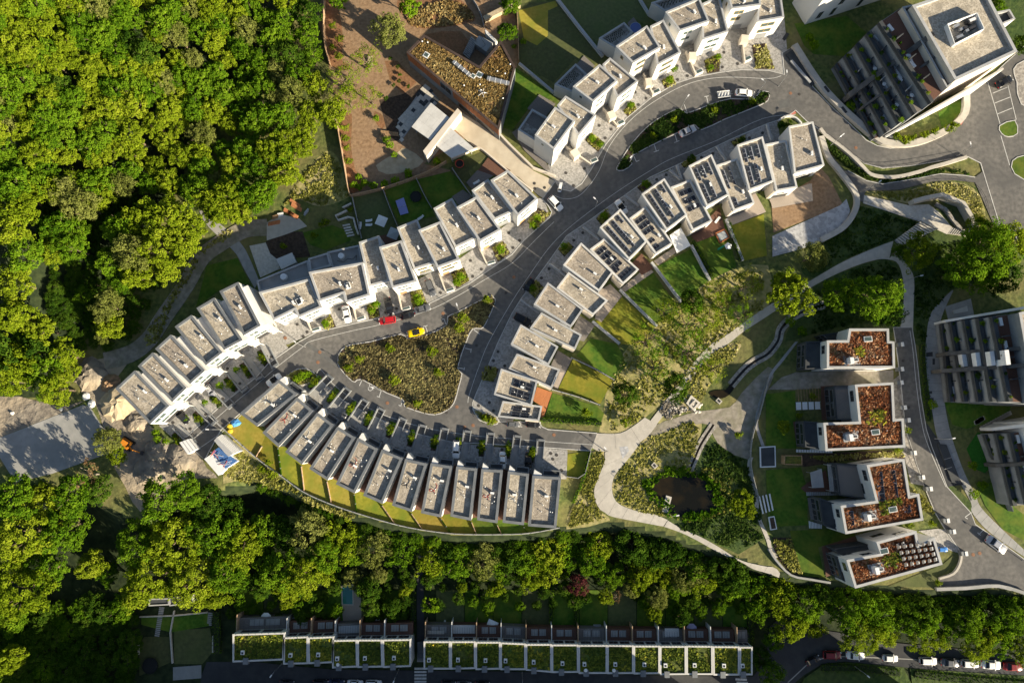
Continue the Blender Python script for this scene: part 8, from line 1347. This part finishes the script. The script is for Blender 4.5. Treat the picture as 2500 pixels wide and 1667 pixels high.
lounger(tc(1, 1, 1030, 462), 0.1, 'upper of two white loungers beside the square parasol'); lounger(tc(1, 1, 1030, 500), 0.0, 'lower of two white loungers beside the square parasol'); lounger(tc(1, 1, 958, 518), 1.4, 'white lounger against the grey garden fence'); lounger(tc(1, 1, 1505, 440), 0.6, 'pale lounger behind the fourth upper middle house'); lounger(tc(1, 1, 2015, 115), 0.5, 'white lounger on the grey deck'); lounger(tc(2, 1, 1875, 465), 0.9, 'white lounger on the brown deck')
q = W(T(1, 1, (185, 810), (330, 750), (370, 840), (230, 905)), 2.6); t = thing('garden_shed', 'garden shed with pale ribbed roof behind the upper middle row', 'shed', (*cen(q), 0)); MB().prism(inset(q, 0.2), 0, 2.4).build('shed_wall', 'grey_wall', t); MB().prism(q, 2.42, 2.6, True).build('roof', 'corrugated_white', t)
c = P(*tc(2, 0, 1130, 270)); t = thing('paddling_pool', 'round blue pool on a deck of the top row', 'pool', (c[0], c[1], 0)); MB().disc(c, 1.6, 0, 0.75, 24).build('pool_wall', 'fabric_grey', t); MB().disc(c, 1.5, 0.7, 0.76, 24).build('pool_water', 'water_blue', t)
q = W(T(1, 3, (795, 675), (885, 665), (888, 842), (797, 840)), ZB); t = thing('swimming_pool', 'narrow turquoise pool beside a weathered deck', 'pool', (*cen(q), ZB)); MB().prism(inset(q, -0.25), ZB, ZB + 0.22).build('pool_rim', 'stone_pale', t); MB().prism(q, ZB, ZB + 0.226).build('pool_water', 'water_pool', t)
for k in range(4): s0, s1 = bil(q, 0.05, 0.62 + 0.08 * k), bil(q, 0.35, 0.66 + 0.08 * k); MB().prism([tuple(s0), (s1.x, s0.y), tuple(s1), (s0.x, s1.y)], ZB + 0.2, ZB + 0.235 + 0.004 * k).build('pool_step', 'green_plastic', t)
lay('deck', T(1, 3, (775, 660), (960, 690), (970, 1000), (800, 1000)), 0.12, 'deck_pale', zb=ZB); lay('deck', T(2, 3, (885, 830), (1080, 780), (1085, 1010), (885, 1000)), 0.12, 'deck_grey', zb=ZB); lay('footpath', T(1, 3, (1475, 380), (1535, 380), (1545, 1180), (1480, 1180)), 0.13, 'asphalt_dark', zb=ZB, label='dark narrow lane between the two bottom terraces')
sroot = struct('stairs', MB().prism(W(T(1, 3, (1485, 1180), (1540, 1180), (1540, 1370), (1480, 1370)), ZB), ZB, ZB + 0.15), 'concrete_grey', 'stairs at the foot of the dark lane')
a0, a1, b0, b1 = [Vector(v) for v in W(T(1, 3, (1487, 1180), (1536, 1180), (1484, 1370), (1536, 1370)), ZB)]
for k in range(14): MB().prism([tuple(a0.lerp(b0, k / 14)), tuple(a1.lerp(b1, k / 14)), tuple(a1.lerp(b1, (k + 0.6) / 14)), tuple(a0.lerp(b0, (k + 0.6) / 14))], ZB + 0.1, ZB + 0.2 + 0.08 * (14 - k)).build('step', 'coping_grey', sroot)
for i, (pts, m_, lb) in enumerate(((T(1, 3, (1808, 1035), (2012, 1035), (2012, 1112), (1808, 1112)), 'coping_white', 'cream awning over a bottom terrace'), (T(2, 3, (1402, 1065), (1532, 1065), (1535, 1140), (1403, 1140)), 'corrugated_white', 'striped awning over a bottom terrace'), (T(1, 3, (757, 1045), (970, 1035), (965, 1105), (757, 1112)), 'fabric_grey', 'grey awning below the pool deck'), (T(1, 3, (1575, 1085), (1728, 1085), (1728, 1118), (1575, 1118)), 'concrete', 'pale glazed awning beside the dark lane'))):
    z = ZB + 3.3; q = W(pts, z); t = thing('awning', lb, 'awning', (*cen(q), ZB)); MB().prism(q, z - 0.12, z, True).build('cover', m_, t)
    for u, v in ((0.03, 0.05), (0.97, 0.05)): s = bil(q, u, v); MB().bar((s.x, s.y, ZB), (s.x, s.y, z - 0.1), 0.06, 5).build('post', 'metal_grey', t)
for i, (px, m_, lb) in enumerate(((tc(1, 3, 220, 1025), 'concrete_grey', 'concrete seating pit, left of the two at the left bottom terrace'), (tc(1, 3, 565, 1040), 'stone', 'planted roof box right of the seating pit'), (tc(0, 3, 2250, 1035), 'concrete_grey', 'sunken concrete patio beside the tall hedge'))):
    c = P(*px, ZB); t = thing('patio_box', lb, 'patio', (c[0], c[1], ZB)); MB().obox(c, (1, 0.03), 4.2 if i != 1 else 2.4, 2.8, ZB, ZB + 0.6).build('rim', 'coping_grey', t); MB().obox(c, (1, 0.03), 3.5 if i != 1 else 1.8, 2.2, ZB + 0.3, ZB + 0.64).build('floor', m_, t)
for i, (c_, r_, x, y, lb) in enumerate(((1, 3, 1120, 1010, 'white garden sofa right of the pool deck'), (1, 3, 1030, 1000, 'grey bench right of the pool deck'), (1, 3, 1735, 1030, 'white round table group beside the dark lane'), (2, 3, 780, 1060, 'square hot tub with lilac cover on a bottom terrace'), (1, 3, 370, 995, 'square hot tub with blue cover at the left bottom terrace'))):
    c = P(*tc(c_, r_, x, y), ZB); t = thing('garden_furniture', lb, 'furniture', (c[0], c[1], ZB))
    if 'tub' in lb: MB().obox(c, (1, 0), 1.9, 1.9, ZB, ZB + 0.9).build('tub_body', 'fabric_grey', t); MB().disc(c, 0.8, ZB + 0.9, ZB + 0.98, 18).build('tub_cover', 'fabric_lilac' if i == 3 else 'table_blue', t)
    elif 'table' in lb: MB().disc(c, 0.6, ZB + 0.68, ZB + 0.75, 14).build('table_top', 'fabric_white', t); MB().bar((c[0], c[1], ZB), (c[0], c[1], ZB + 0.7), 0.06, 6).build('leg', 'metal_grey', t); [MB().obox((c[0] + math.cos(k * 1.57), c[1] + math.sin(k * 1.57)), (1, 0), 0.45, 0.45, ZB, ZB + 0.45).build('chair', 'fabric_white', t) for k in range(4)]
    else: MB().obox(c, (0, 1), 2.0, 0.8, ZB + 0.15, ZB + 0.45).build('seat', 'fabric_white' if i == 0 else 'fabric_grey', t); MB().obox((c[0] - 0.38, c[1]), (0, 1), 2.0, 0.14, ZB + 0.4, ZB + 0.85).build('backrest', 'fabric_white' if i == 0 else 'fabric_grey', t)
# bottom-left garden steps and sheds
for j, (a, b, n, lb) in enumerate((((1490, 865), (1440, 1140), 16, 'pale steps down the bottom-left garden'), ((1935, 915), (1920, 1040), 7, 'pale steps along the right side of the bottom-left garden'))):
    pa, pb = [Vector(v) for v in W(T(0, 3, a, b), ZB)]; t = thing('garden_steps', lb, 'steps', (pa.x, pa.y, ZB)); d = (pb - pa).normalized()
    for k in range(n): s = pa.lerp(pb, (k + 0.5) / n); MB().obox(s, d, 0.28, 1.2, ZB, ZB + 0.1 + 0.02 * (n - k)).build('step', 'coping_light', t)
for i, px in enumerate((T(0, 3, (1360, 795), (1548, 790), (1550, 850), (1365, 860)), T(0, 3, (1545, 785), (1760, 765), (1775, 830), (1555, 860)))):
    z = ZB + 2.8; q = W(px, z); t = thing('garden_shed', f'flat-roofed dark garden shed under the big trees, {["left", "right"][i]} one', 'shed', (*cen(q), ZB)); block(t, None, z, 'white_wall', 'coping_light', 'dark_wall', 0.25, 0.2, ZB, q)
for i, pts in enumerate(((T(0, 3, (1605, 900), (1570, 1100), (1590, 1380))), T(0, 3, (1290, 955), (1600, 945), (1910, 915)), T(0, 3, (1960, 1130), (1960, 1280)), T(0, 3, (1275, 1190), (1280, 1300)))):
    wall('garden_wall', f'low pale wall in the bottom-left garden, {["long middle one", "crossing one", "right one", "left one"][i]}', pts, 0.3, 0.6, 'stone_pale', z0=ZB)
# ------------------------------------------------------------------ building site
def shed(label, px, z, roof, pitch=0.0, ridge=False):
    q = W(px, z); t = thing('site_shed', label, 'shed', (*cen(q), 0)); MB().prism(inset(q, 0.15), 0, z - 0.1).build('shed_wall', 'sheet_white', t)
    if ridge:
        a, b, c_, d = q; m1 = tuple((a[k] + b[k]) / 2 for k in (0, 1)); m2 = tuple((c_[k] + d[k]) / 2 for k in (0, 1))
        MB().add([(*a, z), (*m1, z + pitch), (*m2, z + pitch), (*d, z)], [(0, 1, 2, 3)]).build('roof_slope', roof, t); MB().add([(*m1, z + pitch), (*b, z), (*c_, z), (*m2, z + pitch)], [(0, 1, 2, 3)]).build('roof_slope', roof, t)
        MB().add([(*a, z - 0.12), (*b, z - 0.12), (*m1, z + pitch)], [(0, 1, 2)]).build('gable', 'sheet_white', t); MB().add([(*d, z - 0.12), (*c_, z - 0.12), (*m2, z + pitch)], [(0, 1, 2)]).build('gable', 'sheet_white', t)
    else: MB().prism(q, z - 0.08, z, True).build('roof', roof, t)
    return t
shed('pitched white corrugated site shed', R6((188, 428), (275, 357), (480, 540), (345, 602)), 2.7, 'corrugated_white', 0.7, True)
sb = shed('blue corrugated site shed littered with scrap', R6((160, 560), (240, 500), (448, 650), (318, 735)), 2.3, 'corrugated_blue')
for k in range(14):
    s = bil(W(R6((160, 560), (240, 500), (448, 650), (318, 735)), 2.3), R.uniform(0.05, 0.5), R.uniform(0.05, 0.9)); a = R.uniform(0, 3.1); MB().bar((s.x - math.cos(a), s.y - math.sin(a), 2.36 + 0.05 * k), (s.x + math.cos(a), s.y + math.sin(a), 2.36 + 0.05 * k), 0.06, 4).build('scrap_bar', R.choice(['frame_white', 'metal_grey', 'red_plastic']), sb)
shed('flat pale grey site shed', R6((82, 628), (165, 572), (315, 735), (240, 812)), 2.4, 'sheet_white')
q = W(T(0, 2, (1645, 925), (1735, 890), (1808, 985), (1718, 1032)), 2.3); t = thing('site_container', 'white box container at the head of the dead-end street', 'container', (*cen(q), 0)); MB().prism(q, 0.15, 2.3).build('container_body', 'sheet_white', t)
for k in range(4): a, b = bil(q, 0.02 + 0.32 * k, 0), bil(q, 0.02 + 0.32 * k, 1); MB().ribbon([tuple(a), tuple(b)], 0.1, 2.3, 2.38).build('roof_rib', 'metal_grey', t)
c = P(*tc(0, 2, 1175, 935)); t = thing('digger', 'orange mini digger on the building site', 'digger', (c[0], c[1], 0)); ax = Vector((0.85, -0.5)).normalized(); ay = Vector((-ax.y, ax.x))
for s in (-1, 1): MB().obox(Vector(c[:2]) + ay * 1.0 * s, ax, 3.4, 0.6, 0, 0.75).build('track', 'rubber', t)
MB().obox(c, ax, 2.6, 2.0, 0.75, 1.5).build('engine_deck', 'orange_machine', t); o = MB().obox(Vector(c[:2]) + ay * 0.4 + ax * 0.3, ax, 1.4, 1.2, 1.5, 2.7).build('cab', 'glass_car', t); MB().obox(Vector(c[:2]) + ay * 0.4 + ax * 0.3, ax, 1.6, 1.35, 2.7, 2.8).build('cab_roof', 'orange_machine', o)
p0 = Vector((*c[:2], 1.3)) + Vector((*(ax * 1.3), 0)); p1 = p0 + Vector((*(ax * 1.6), 1.5)); p2 = p1 + Vector((*(ax * 1.5), -1.6)); MB().bar(p0, p1, 0.16, 6).build('boom', 'orange_machine', t); MB().bar(p1, p2, 0.13, 6).build('dipper', 'orange_machine', t); MB().obox(p2.xy + ax * 0.3, ax, 0.7, 0.9, 0.3, 0.9).build('bucket', 'metal_dark', t)
for i, (x, y) in enumerate(((2115, 775), (2120, 820))): c = P(*tc(0, 2, x, y)); one('barrel', f'yellow plastic barrel beside the site sheds, {["upper", "lower"][i]} one', 'barrel', MB().disc(c, 0.55, 0, 1.0, 14, 0.5).disc(c, 0.3, 1.0, 1.08, 10), 'yellow_plastic', 'yellow barrels')
mb = MB(); c = P(*tc(0, 2, 2165, 745)); V = [(c[0] + 1.6 * math.cos(a) * R.uniform(0.7, 1.1), c[1] + 1.2 * math.sin(a) * R.uniform(0.7, 1.1), 0.05) for a in [k * 0.628 for k in range(10)]] + [(c[0] + 0.7 * math.cos(a), c[1] + 0.5 * math.sin(a), R.uniform(0.5, 0.9)) for a in [k * 0.628 for k in range(10)]] + [(c[0], c[1], 0.95)]
mb.add(V, [(k, (k + 1) % 10, 10 + (k + 1) % 10, 10 + k) for k in range(10)] + [(10 + k, 10 + (k + 1) % 10, 20) for k in range(10)]); one('tarpaulin', 'crumpled blue tarpaulin over a heap by the end house', 'tarpaulin', mb, 'blue_tarp')
def heap(label, px, r, h, m):
    c = P(*px); rs = random.Random(int(px[0])); mb = MB(); n = 16; V = []
    for j, (k, z) in enumerate(((1, 0.0), (0.8, 0.35), (0.5, 0.8), (0.22, 1.0))): V += [(c[0] + r * k * rs.uniform(0.75, 1.2) * math.cos(6.283 * i / n), c[1] + r * k * rs.uniform(0.75, 1.2) * math.sin(6.283 * i / n), h * z * rs.uniform(0.85, 1.1)) for i in range(n)]
    F_ = [(j * n + i, j * n + (i + 1) % n, (j + 1) * n + (i + 1) % n, (j + 1) * n + i) for j in range(3) for i in range(n)] + [tuple(range(3 * n, 4 * n))]
    one('earth_heap', label, 'heap', mb.add(V, F_), m)
heap('sandy earth heap beside the lowest left house', tc(0, 2, 1090, 560), 5.0, 2.2, 'sand'); heap('small sandy heap above the earth heap', tc(0, 2, 1010, 385), 2.6, 1.3, 'soil_brown'); heap('brown earth heap at the bend of the dirt track', tc(0, 2, 830, 300), 4.6, 1.5, 'dirt_grey'); heap('brown heap below the orange digger', tc(0, 2, 1440, 1010), 3.6, 1.4, 'dirt_grey'); heap('low earth heap in the middle of the site', tc(0, 2, 1370, 1200), 4.6, 1.0, 'dirt_grey'); heap('grey earth bank along the site road', tc(0, 2, 1640, 1100), 5.0, 1.2, 'dirt_grey'); heap('earth heap beside the grey bank', tc(0, 2, 1250, 740), 3.4, 1.2, 'dirt_grey')
for i, (x, y, m_) in enumerate(((790, 500, 'fabric_white'), (840, 570, 'fabric_white'), (115, 655, 'fabric_white'), (563, 618, 'fabric_white'))): c = P(*tc(0, 2, x, y)); one('rubble_sack', f'white rubble sack beside the concrete slab, {ORD[i]} of the four', 'sack', MB().disc(c, 1.1 if i < 2 else 0.5, 0, 0.5, 9, 0.6 if i < 2 else 0.3), m_, 'white sacks')
for i, (x, y, a, m_) in enumerate(((355, 310, -0.55, 'brick_orange'), (370, 345, -0.55, 'brick_orange'), (300, 395, -0.6, 'brick_orange'), (335, 415, -0.5, 'brick_orange'), (165, 490, 0.2, 'brick_orange'), (220, 415, 0.2, 'fabric_white'), (175, 435, 0.3, 'wood_plain'), (460, 390, 0.9, 'metal_grey'))):
    c = P(*tc(1, 1, x, y)); t = thing('timber_stack', f'stack of {["roof tiles", "roof tiles", "planks", "planks", "orange boards", "white bags", "pallets", "grey pipes"][i]} by the meadow store, {ORD[i]} of the heap', 'stack', (c[0], c[1], 0))
    for k in range(3): MB().obox((c[0] + 0.1 * k, c[1] + 0.25 * k), (math.cos(a), math.sin(a)), 3.2 if i < 5 else 1.6, 0.5, 0.02 + 0.15 * k, 0.16 + 0.15 * k).build('plank', m_, t)
# ------------------------------------------------------------------ gardens of the right side
q = W(T(2, 1, (1865, 580), (1950, 540), (1992, 615), (1905, 665))); t = thing('sandpit', 'wooden framed sandpit with grey cover', 'sandpit', (*cen(q), 0))
for k in range(4): MB().ribbon([q[k], q[(k + 1) % 4]], 0.3, 0, 0.5).build('frame_board', 'wood_clad', t)
MB().prism(inset(q, 0.3), 0, 0.42).build('cover', 'fabric_grey', t)
a, b = W(T(2, 1, (1885, 725), (1960, 685))); t = thing('slide', 'green plastic slide beside the play tent', 'slide', (*a, 0)); MB().add([(a[0], a[1] - 0.3, 0.2), (a[0], a[1] + 0.3, 0.2), (b[0], b[1] + 0.3, 1.3), (b[0], b[1] - 0.3, 1.3)], [(0, 1, 2, 3)]).build('chute', 'green_plastic', t); MB().bar((b[0], b[1], 0), (b[0], b[1], 1.3), 0.06, 5).build('ladder', 'metal_grey', t)
q = W(T(2, 2, (1600, 565), (1645, 490), (1730, 560), (1670, 635)), 0.5); t = thing('stone_basin', 'square pale stone basin beside the boulders', 'basin', (*cen(q), 0)); MB().ring(ccw(q), inset(q, 0.5), 0.2, 0.5).prism(q, 0, 0.5, top=False).build('rim', 'stone_pale', t); MB().sheet(inset(q, 0.45), 0.25).build('floor', 'concrete_grey', t); MB().obox(cen(q), (0.7, 0.7), 2.0, 0.5, 0.2, 0.6).build('spout', 'stone_pale', t)
for i, (x, y) in enumerate(sorted([(R.uniform(1420, 1740), R.uniform(520, 650)) for _ in range(46)])):
    pxl = tc(2, 2, x, y); c = P(*pxl); r_ = R.uniform(0.25, 0.5); one('boulder', f'pale boulder beside the stone basin, number {numword(i + 1)} counted from the left', 'boulder', MB().disc(c, r_, 0, r_ * 0.5, 7, r_ * 0.8).disc(c, r_ * 0.8, r_ * 0.5, r_ * 0.8, 7, r_ * 0.4), 'stone_pale', 'pale boulders by the path')
for i, (x, y, lb) in enumerate(((1305, 1135, 'pale concrete outlet box beside the pond'), (1895, 545, 'pale concrete outlet at the small pool'), (1420, 1490, 'grey concrete jetty slab at the pond edge'))):
    c = P(*tc(2, 2, x, y)); t = thing('outlet_box', lb, 'outlet', (c[0], c[1], 0)); MB().obox(c, (0.7, -0.7) if i < 2 else (0.3, 1), 1.4 if i < 2 else 4.2, 1.1 if i < 2 else 1.5, 0, 0.6 if i < 2 else 0.3).build('box_body', 'concrete', t); MB().obox(c, (0.7, -0.7) if i < 2 else (0.3, 1), 0.8 if i < 2 else 1.2, 0.6, 0.5 if i < 2 else 0.2, 0.63 if i < 2 else 0.34).build('opening', 'metal_dark' if i < 2 else 'concrete_grey', t)
# decorative pale mark on the plaza fork
struct('ground_mark', MB().sheet(W(T(2, 2, (985, 965), (1060, 960), (1075, 1000), (1015, 1075))), 0.132), 'gravel_blue', 'grey stone inlay in the pale path fork')
# pergolas and white slat steps beside the villas
def slats(label, px, n, m='frame_white', z=0.4, h=0.1, name='pergola', cat='pergola', legs=True, fill=0.45):
    q = W(px, z); t = thing(name, label, cat, (*cen(q), 0))
    for k in range(n): a, b, c_, d = bil(q, k / n, 0), bil(q, (k + fill) / n, 0), bil(q, (k + fill) / n, 1), bil(q, k / n, 1); MB().prism([tuple(a), tuple(b), tuple(c_), tuple(d)], z - h, z, True).build('slat', m, t)
    if legs:
        for u, v in ((0.02, 0.02), (0.98, 0.02), (0.98, 0.98), (0.02, 0.98)): s = bil(q, u, v); MB().bar((s.x, s.y, 0), (s.x, s.y, z - h), 0.06, 5).build('post', m, t)
slats('pergola with pale slats beside the third villa', R3((205, 310), (325, 270), (350, 465), (225, 470)), 10, 'coping_light', 2.6, fill=0.8)
slats('white-slatted pergola on the third villa terrace', R3((385, 225), (465, 225), (490, 510), (410, 505)), 9, 'frame_white', 2.6, fill=0.35)
slats('white bench slats before the second villa', R2((75, 1130), (420, 1120), (425, 1225), (80, 1235)), 4, 'frame_white', 0.5, 0.08, 'slatted_bench', 'bench', fill=0.8)
slats('white stepping slats left of the third villa', R3((60, 70), (440, 85), (440, 108), (60, 100)), 14, 'frame_white', 0.3, 0.1, 'stepping_slabs', 'steps', False, 0.8)
slats('pale deck slats below the third villa terrace', R3((165, 512), (495, 512), (497, 545), (168, 550)), 18, 'coping_light', 0.4, 0.1, 'slatted_walk', 'walkway', False, 0.7)
slats('white steps below the third villa', R3((190, 810), (330, 850), (330, 890), (195, 885)), 9, 'frame_white', 0.4, 0.1, 'stepping_slabs', 'steps', False, 0.6)
slats('dark timber rows in the second villa bed', R2((100, 940), (420, 930), (430, 1120), (110, 1120)), 8, 'wood_plain', 0.3, 0.1, 'timber_edging', 'edging', False, 0.12)
slats('plank bench in the villa garden', T(1, 0, (1145, 1195), (1305, 1215), (1310, 1250), (1145, 1240)), 12, 'wood_plain', 0.5, 0.1, 'plank_bench', 'bench', True, 0.8)
slats('pale plank bench under the airy tree', T(1, 0, (1025, 515), (1070, 515), (1075, 620), (1030, 620)), 4, 'sand', 0.5, 0.1, 'plank_bench', 'bench', True, 0.8)
slats('pale slatted steps in the stepped garden', T(1, 1, (790, 490), (870, 480), (910, 590), (830, 600)), 1, 'stone_pale', 0.3, 0.1, 'garden_steps', 'steps', False, 0.98) if False else None
pa, pb = [Vector(v) for v in W(T(1, 1, (830, 500), (870, 595)))]; t = thing('garden_steps', 'pale slab steps in the stepped garden', 'steps', (pa.x, pa.y, 0))
for k in range(5): s = pa.lerp(pb, k / 4); MB().obox(s, (1, 0.2), 2.0, 0.45, 0, 0.25).build('step', 'stone_pale', t)
q = W(T(3, 2, (155, 1045), (312, 1045), (315, 1130), (150, 1125)), 2.4); t = thing('garden_shed', 'small shed with mossy flat roof beside the villa beds', 'shed', (*cen(q), 0)); block(t, None, 2.4, 'wood_plain', 'wood_plain', 'sedum_green', 0.15, 0.12, 0, q)
q = W(T(3, 2, (-75, 965), (70, 955), (75, 1150), (-70, 1155)), 0.5); t = thing('patio_box', 'dark sunken patio left of the villa beds', 'patio', (*cen(q), 0)); MB().prism(q, 0, 0.45).build('rim', 'frame_white', t); MB().prism(inset(q, 0.3), 0.1, 0.47).build('floor', 'dark_wall', t)
slats('white planter frames at the left end of the third villa garden', T(3, 2, (-85, 1420), (40, 1390), (70, 1540), (-50, 1580)), 4, 'frame_white', 0.5, 0.2, 'raised_bed', 'planter', False, 0.4)
q = W(T(3, 3, (5, 45), (60, 35), (85, 155), (25, 165)), 0.5); t = thing('raised_bed', 'white framed raised bed in the third villa garden', 'planter', (*cen(q), 0)); MB().prism(q, 0, 0.5).build('frame', 'frame_white', t); MB().prism(inset(q, 0.25), 0.1, 0.53).build('soil', 'soil_dark', t)
q = W(R4((222, 165), (318, 135), (325, 170), (228, 188)), 0.6); t = thing('glass_roof_light', 'pale glazed roof light behind the right apartments', 'roof light', (*cen(q), 0)); MB().prism(inset(q, -1.6), 0, 0.25).build('terrace', 'concrete_grey', t); MB().prism(q, 0, 0.6).build('glazing', 'coping_white', t)
for i in range(24):
    u = i / 23; pxl = R4((380 + 90 * u if i < 12 else 420 + 190 * (u - 0.5) * 2, 945 - 60 * u if i < 12 else 985 - 190 * (u - 0.5) * 1.1))[0]; c = P(*pxl)
    one('stepping_stone', f'white stepping stone in the apartment garden, number {numword(i + 1)} along the line', 'stepping stone', MB().obox(c, (1, 0.3), 1.1, 1.0, 0, 0.12), 'stone_pale', 'stepping stones in the apartment garden')
rail('glass-edged railing before the right apartments', R4((140, 380), (150, 470), (180, 580)), 1.1, 0.1)
for i, (pts, lb) in enumerate(((T(3, 2, (1450, 100), (1510, 95), (1510, 135), (1450, 138)), 'upper black grating on the apartment walkway'), (T(3, 2, (1508, 155), (1530, 155), (1530, 210), (1508, 210)), 'slim black grating on the apartment walkway'), (T(3, 2, (1470, 455), (1505, 452), (1505, 478), (1475, 480)), 'third black grating on the apartment walkway'), (T(3, 2, (1475, 518), (1518, 514), (1520, 552), (1480, 556)), 'lowest black grating on the apartment walkway'), (T(3, 2, (1838, 1412), (1850, 1405), (1870, 1450), (1858, 1455)), 'slit grating at the lower apartment walkway'))):
    one('grating', lb, 'grating', MB().prism(W(pts), 0.1, 0.14), 'metal_dark')

# greenery in tubs on the apartment terraces
def terrace_green(root, lines, hs, per):
    for k, h in enumerate(hs):
        a0, b0 = W(lines[k], h); a1, b1 = W(lines[k + 1], h)
        for m_ in range(per):
            u = (m_ + R.uniform(0.1, 0.9)) / per; A_ = Vector(a1).lerp(Vector(b1), u); inn = (Vector(a0).lerp(Vector(b0), u) - A_).normalized(); p = A_ + inn * R.uniform(0.45, 0.8)
            cm = PROTO[R.choice(['shrub', 'shrubdeep', 'shruby'])][m_ % 2][0]; o = bpy.data.objects.new('terrace_plant', cm); COL.objects.link(o); o.parent = root; s = R.uniform(0.35, 0.75)
            o.location = Vector((p.x, p.y, h - 0.3)) - ORG[root]; o.scale = (s, s, s * 0.8)
terrace_green(apt, GL, [14.0, 11.0, 8.0, 5.0, 2.2], 7); terrace_green(apI, IL, [14.5, 11.5, 8.6, 5.6, 2.8], 5); terrace_green(apJ, JL, [9.0, 6.0, 3.0], 6)

# no two things keep one label where their places differ
_seen = {}
for o in list(bpy.data.objects):
    if o.parent is None and o.get('label') and o.get('category'): _seen.setdefault(o['label'], []).append(o)
for lb, os_ in _seen.items():
    if len(os_) > 1:
        os_.sort(key=lambda o: (o.location.x, o.location.y))
        for i, o in enumerate(os_):
            if len(os_) == 2: o['label'] = lb + (', left' if i == 0 else ', right')
            elif len(os_) == 3: o['label'] = lb + (', left', ', middle', ', right')[i]
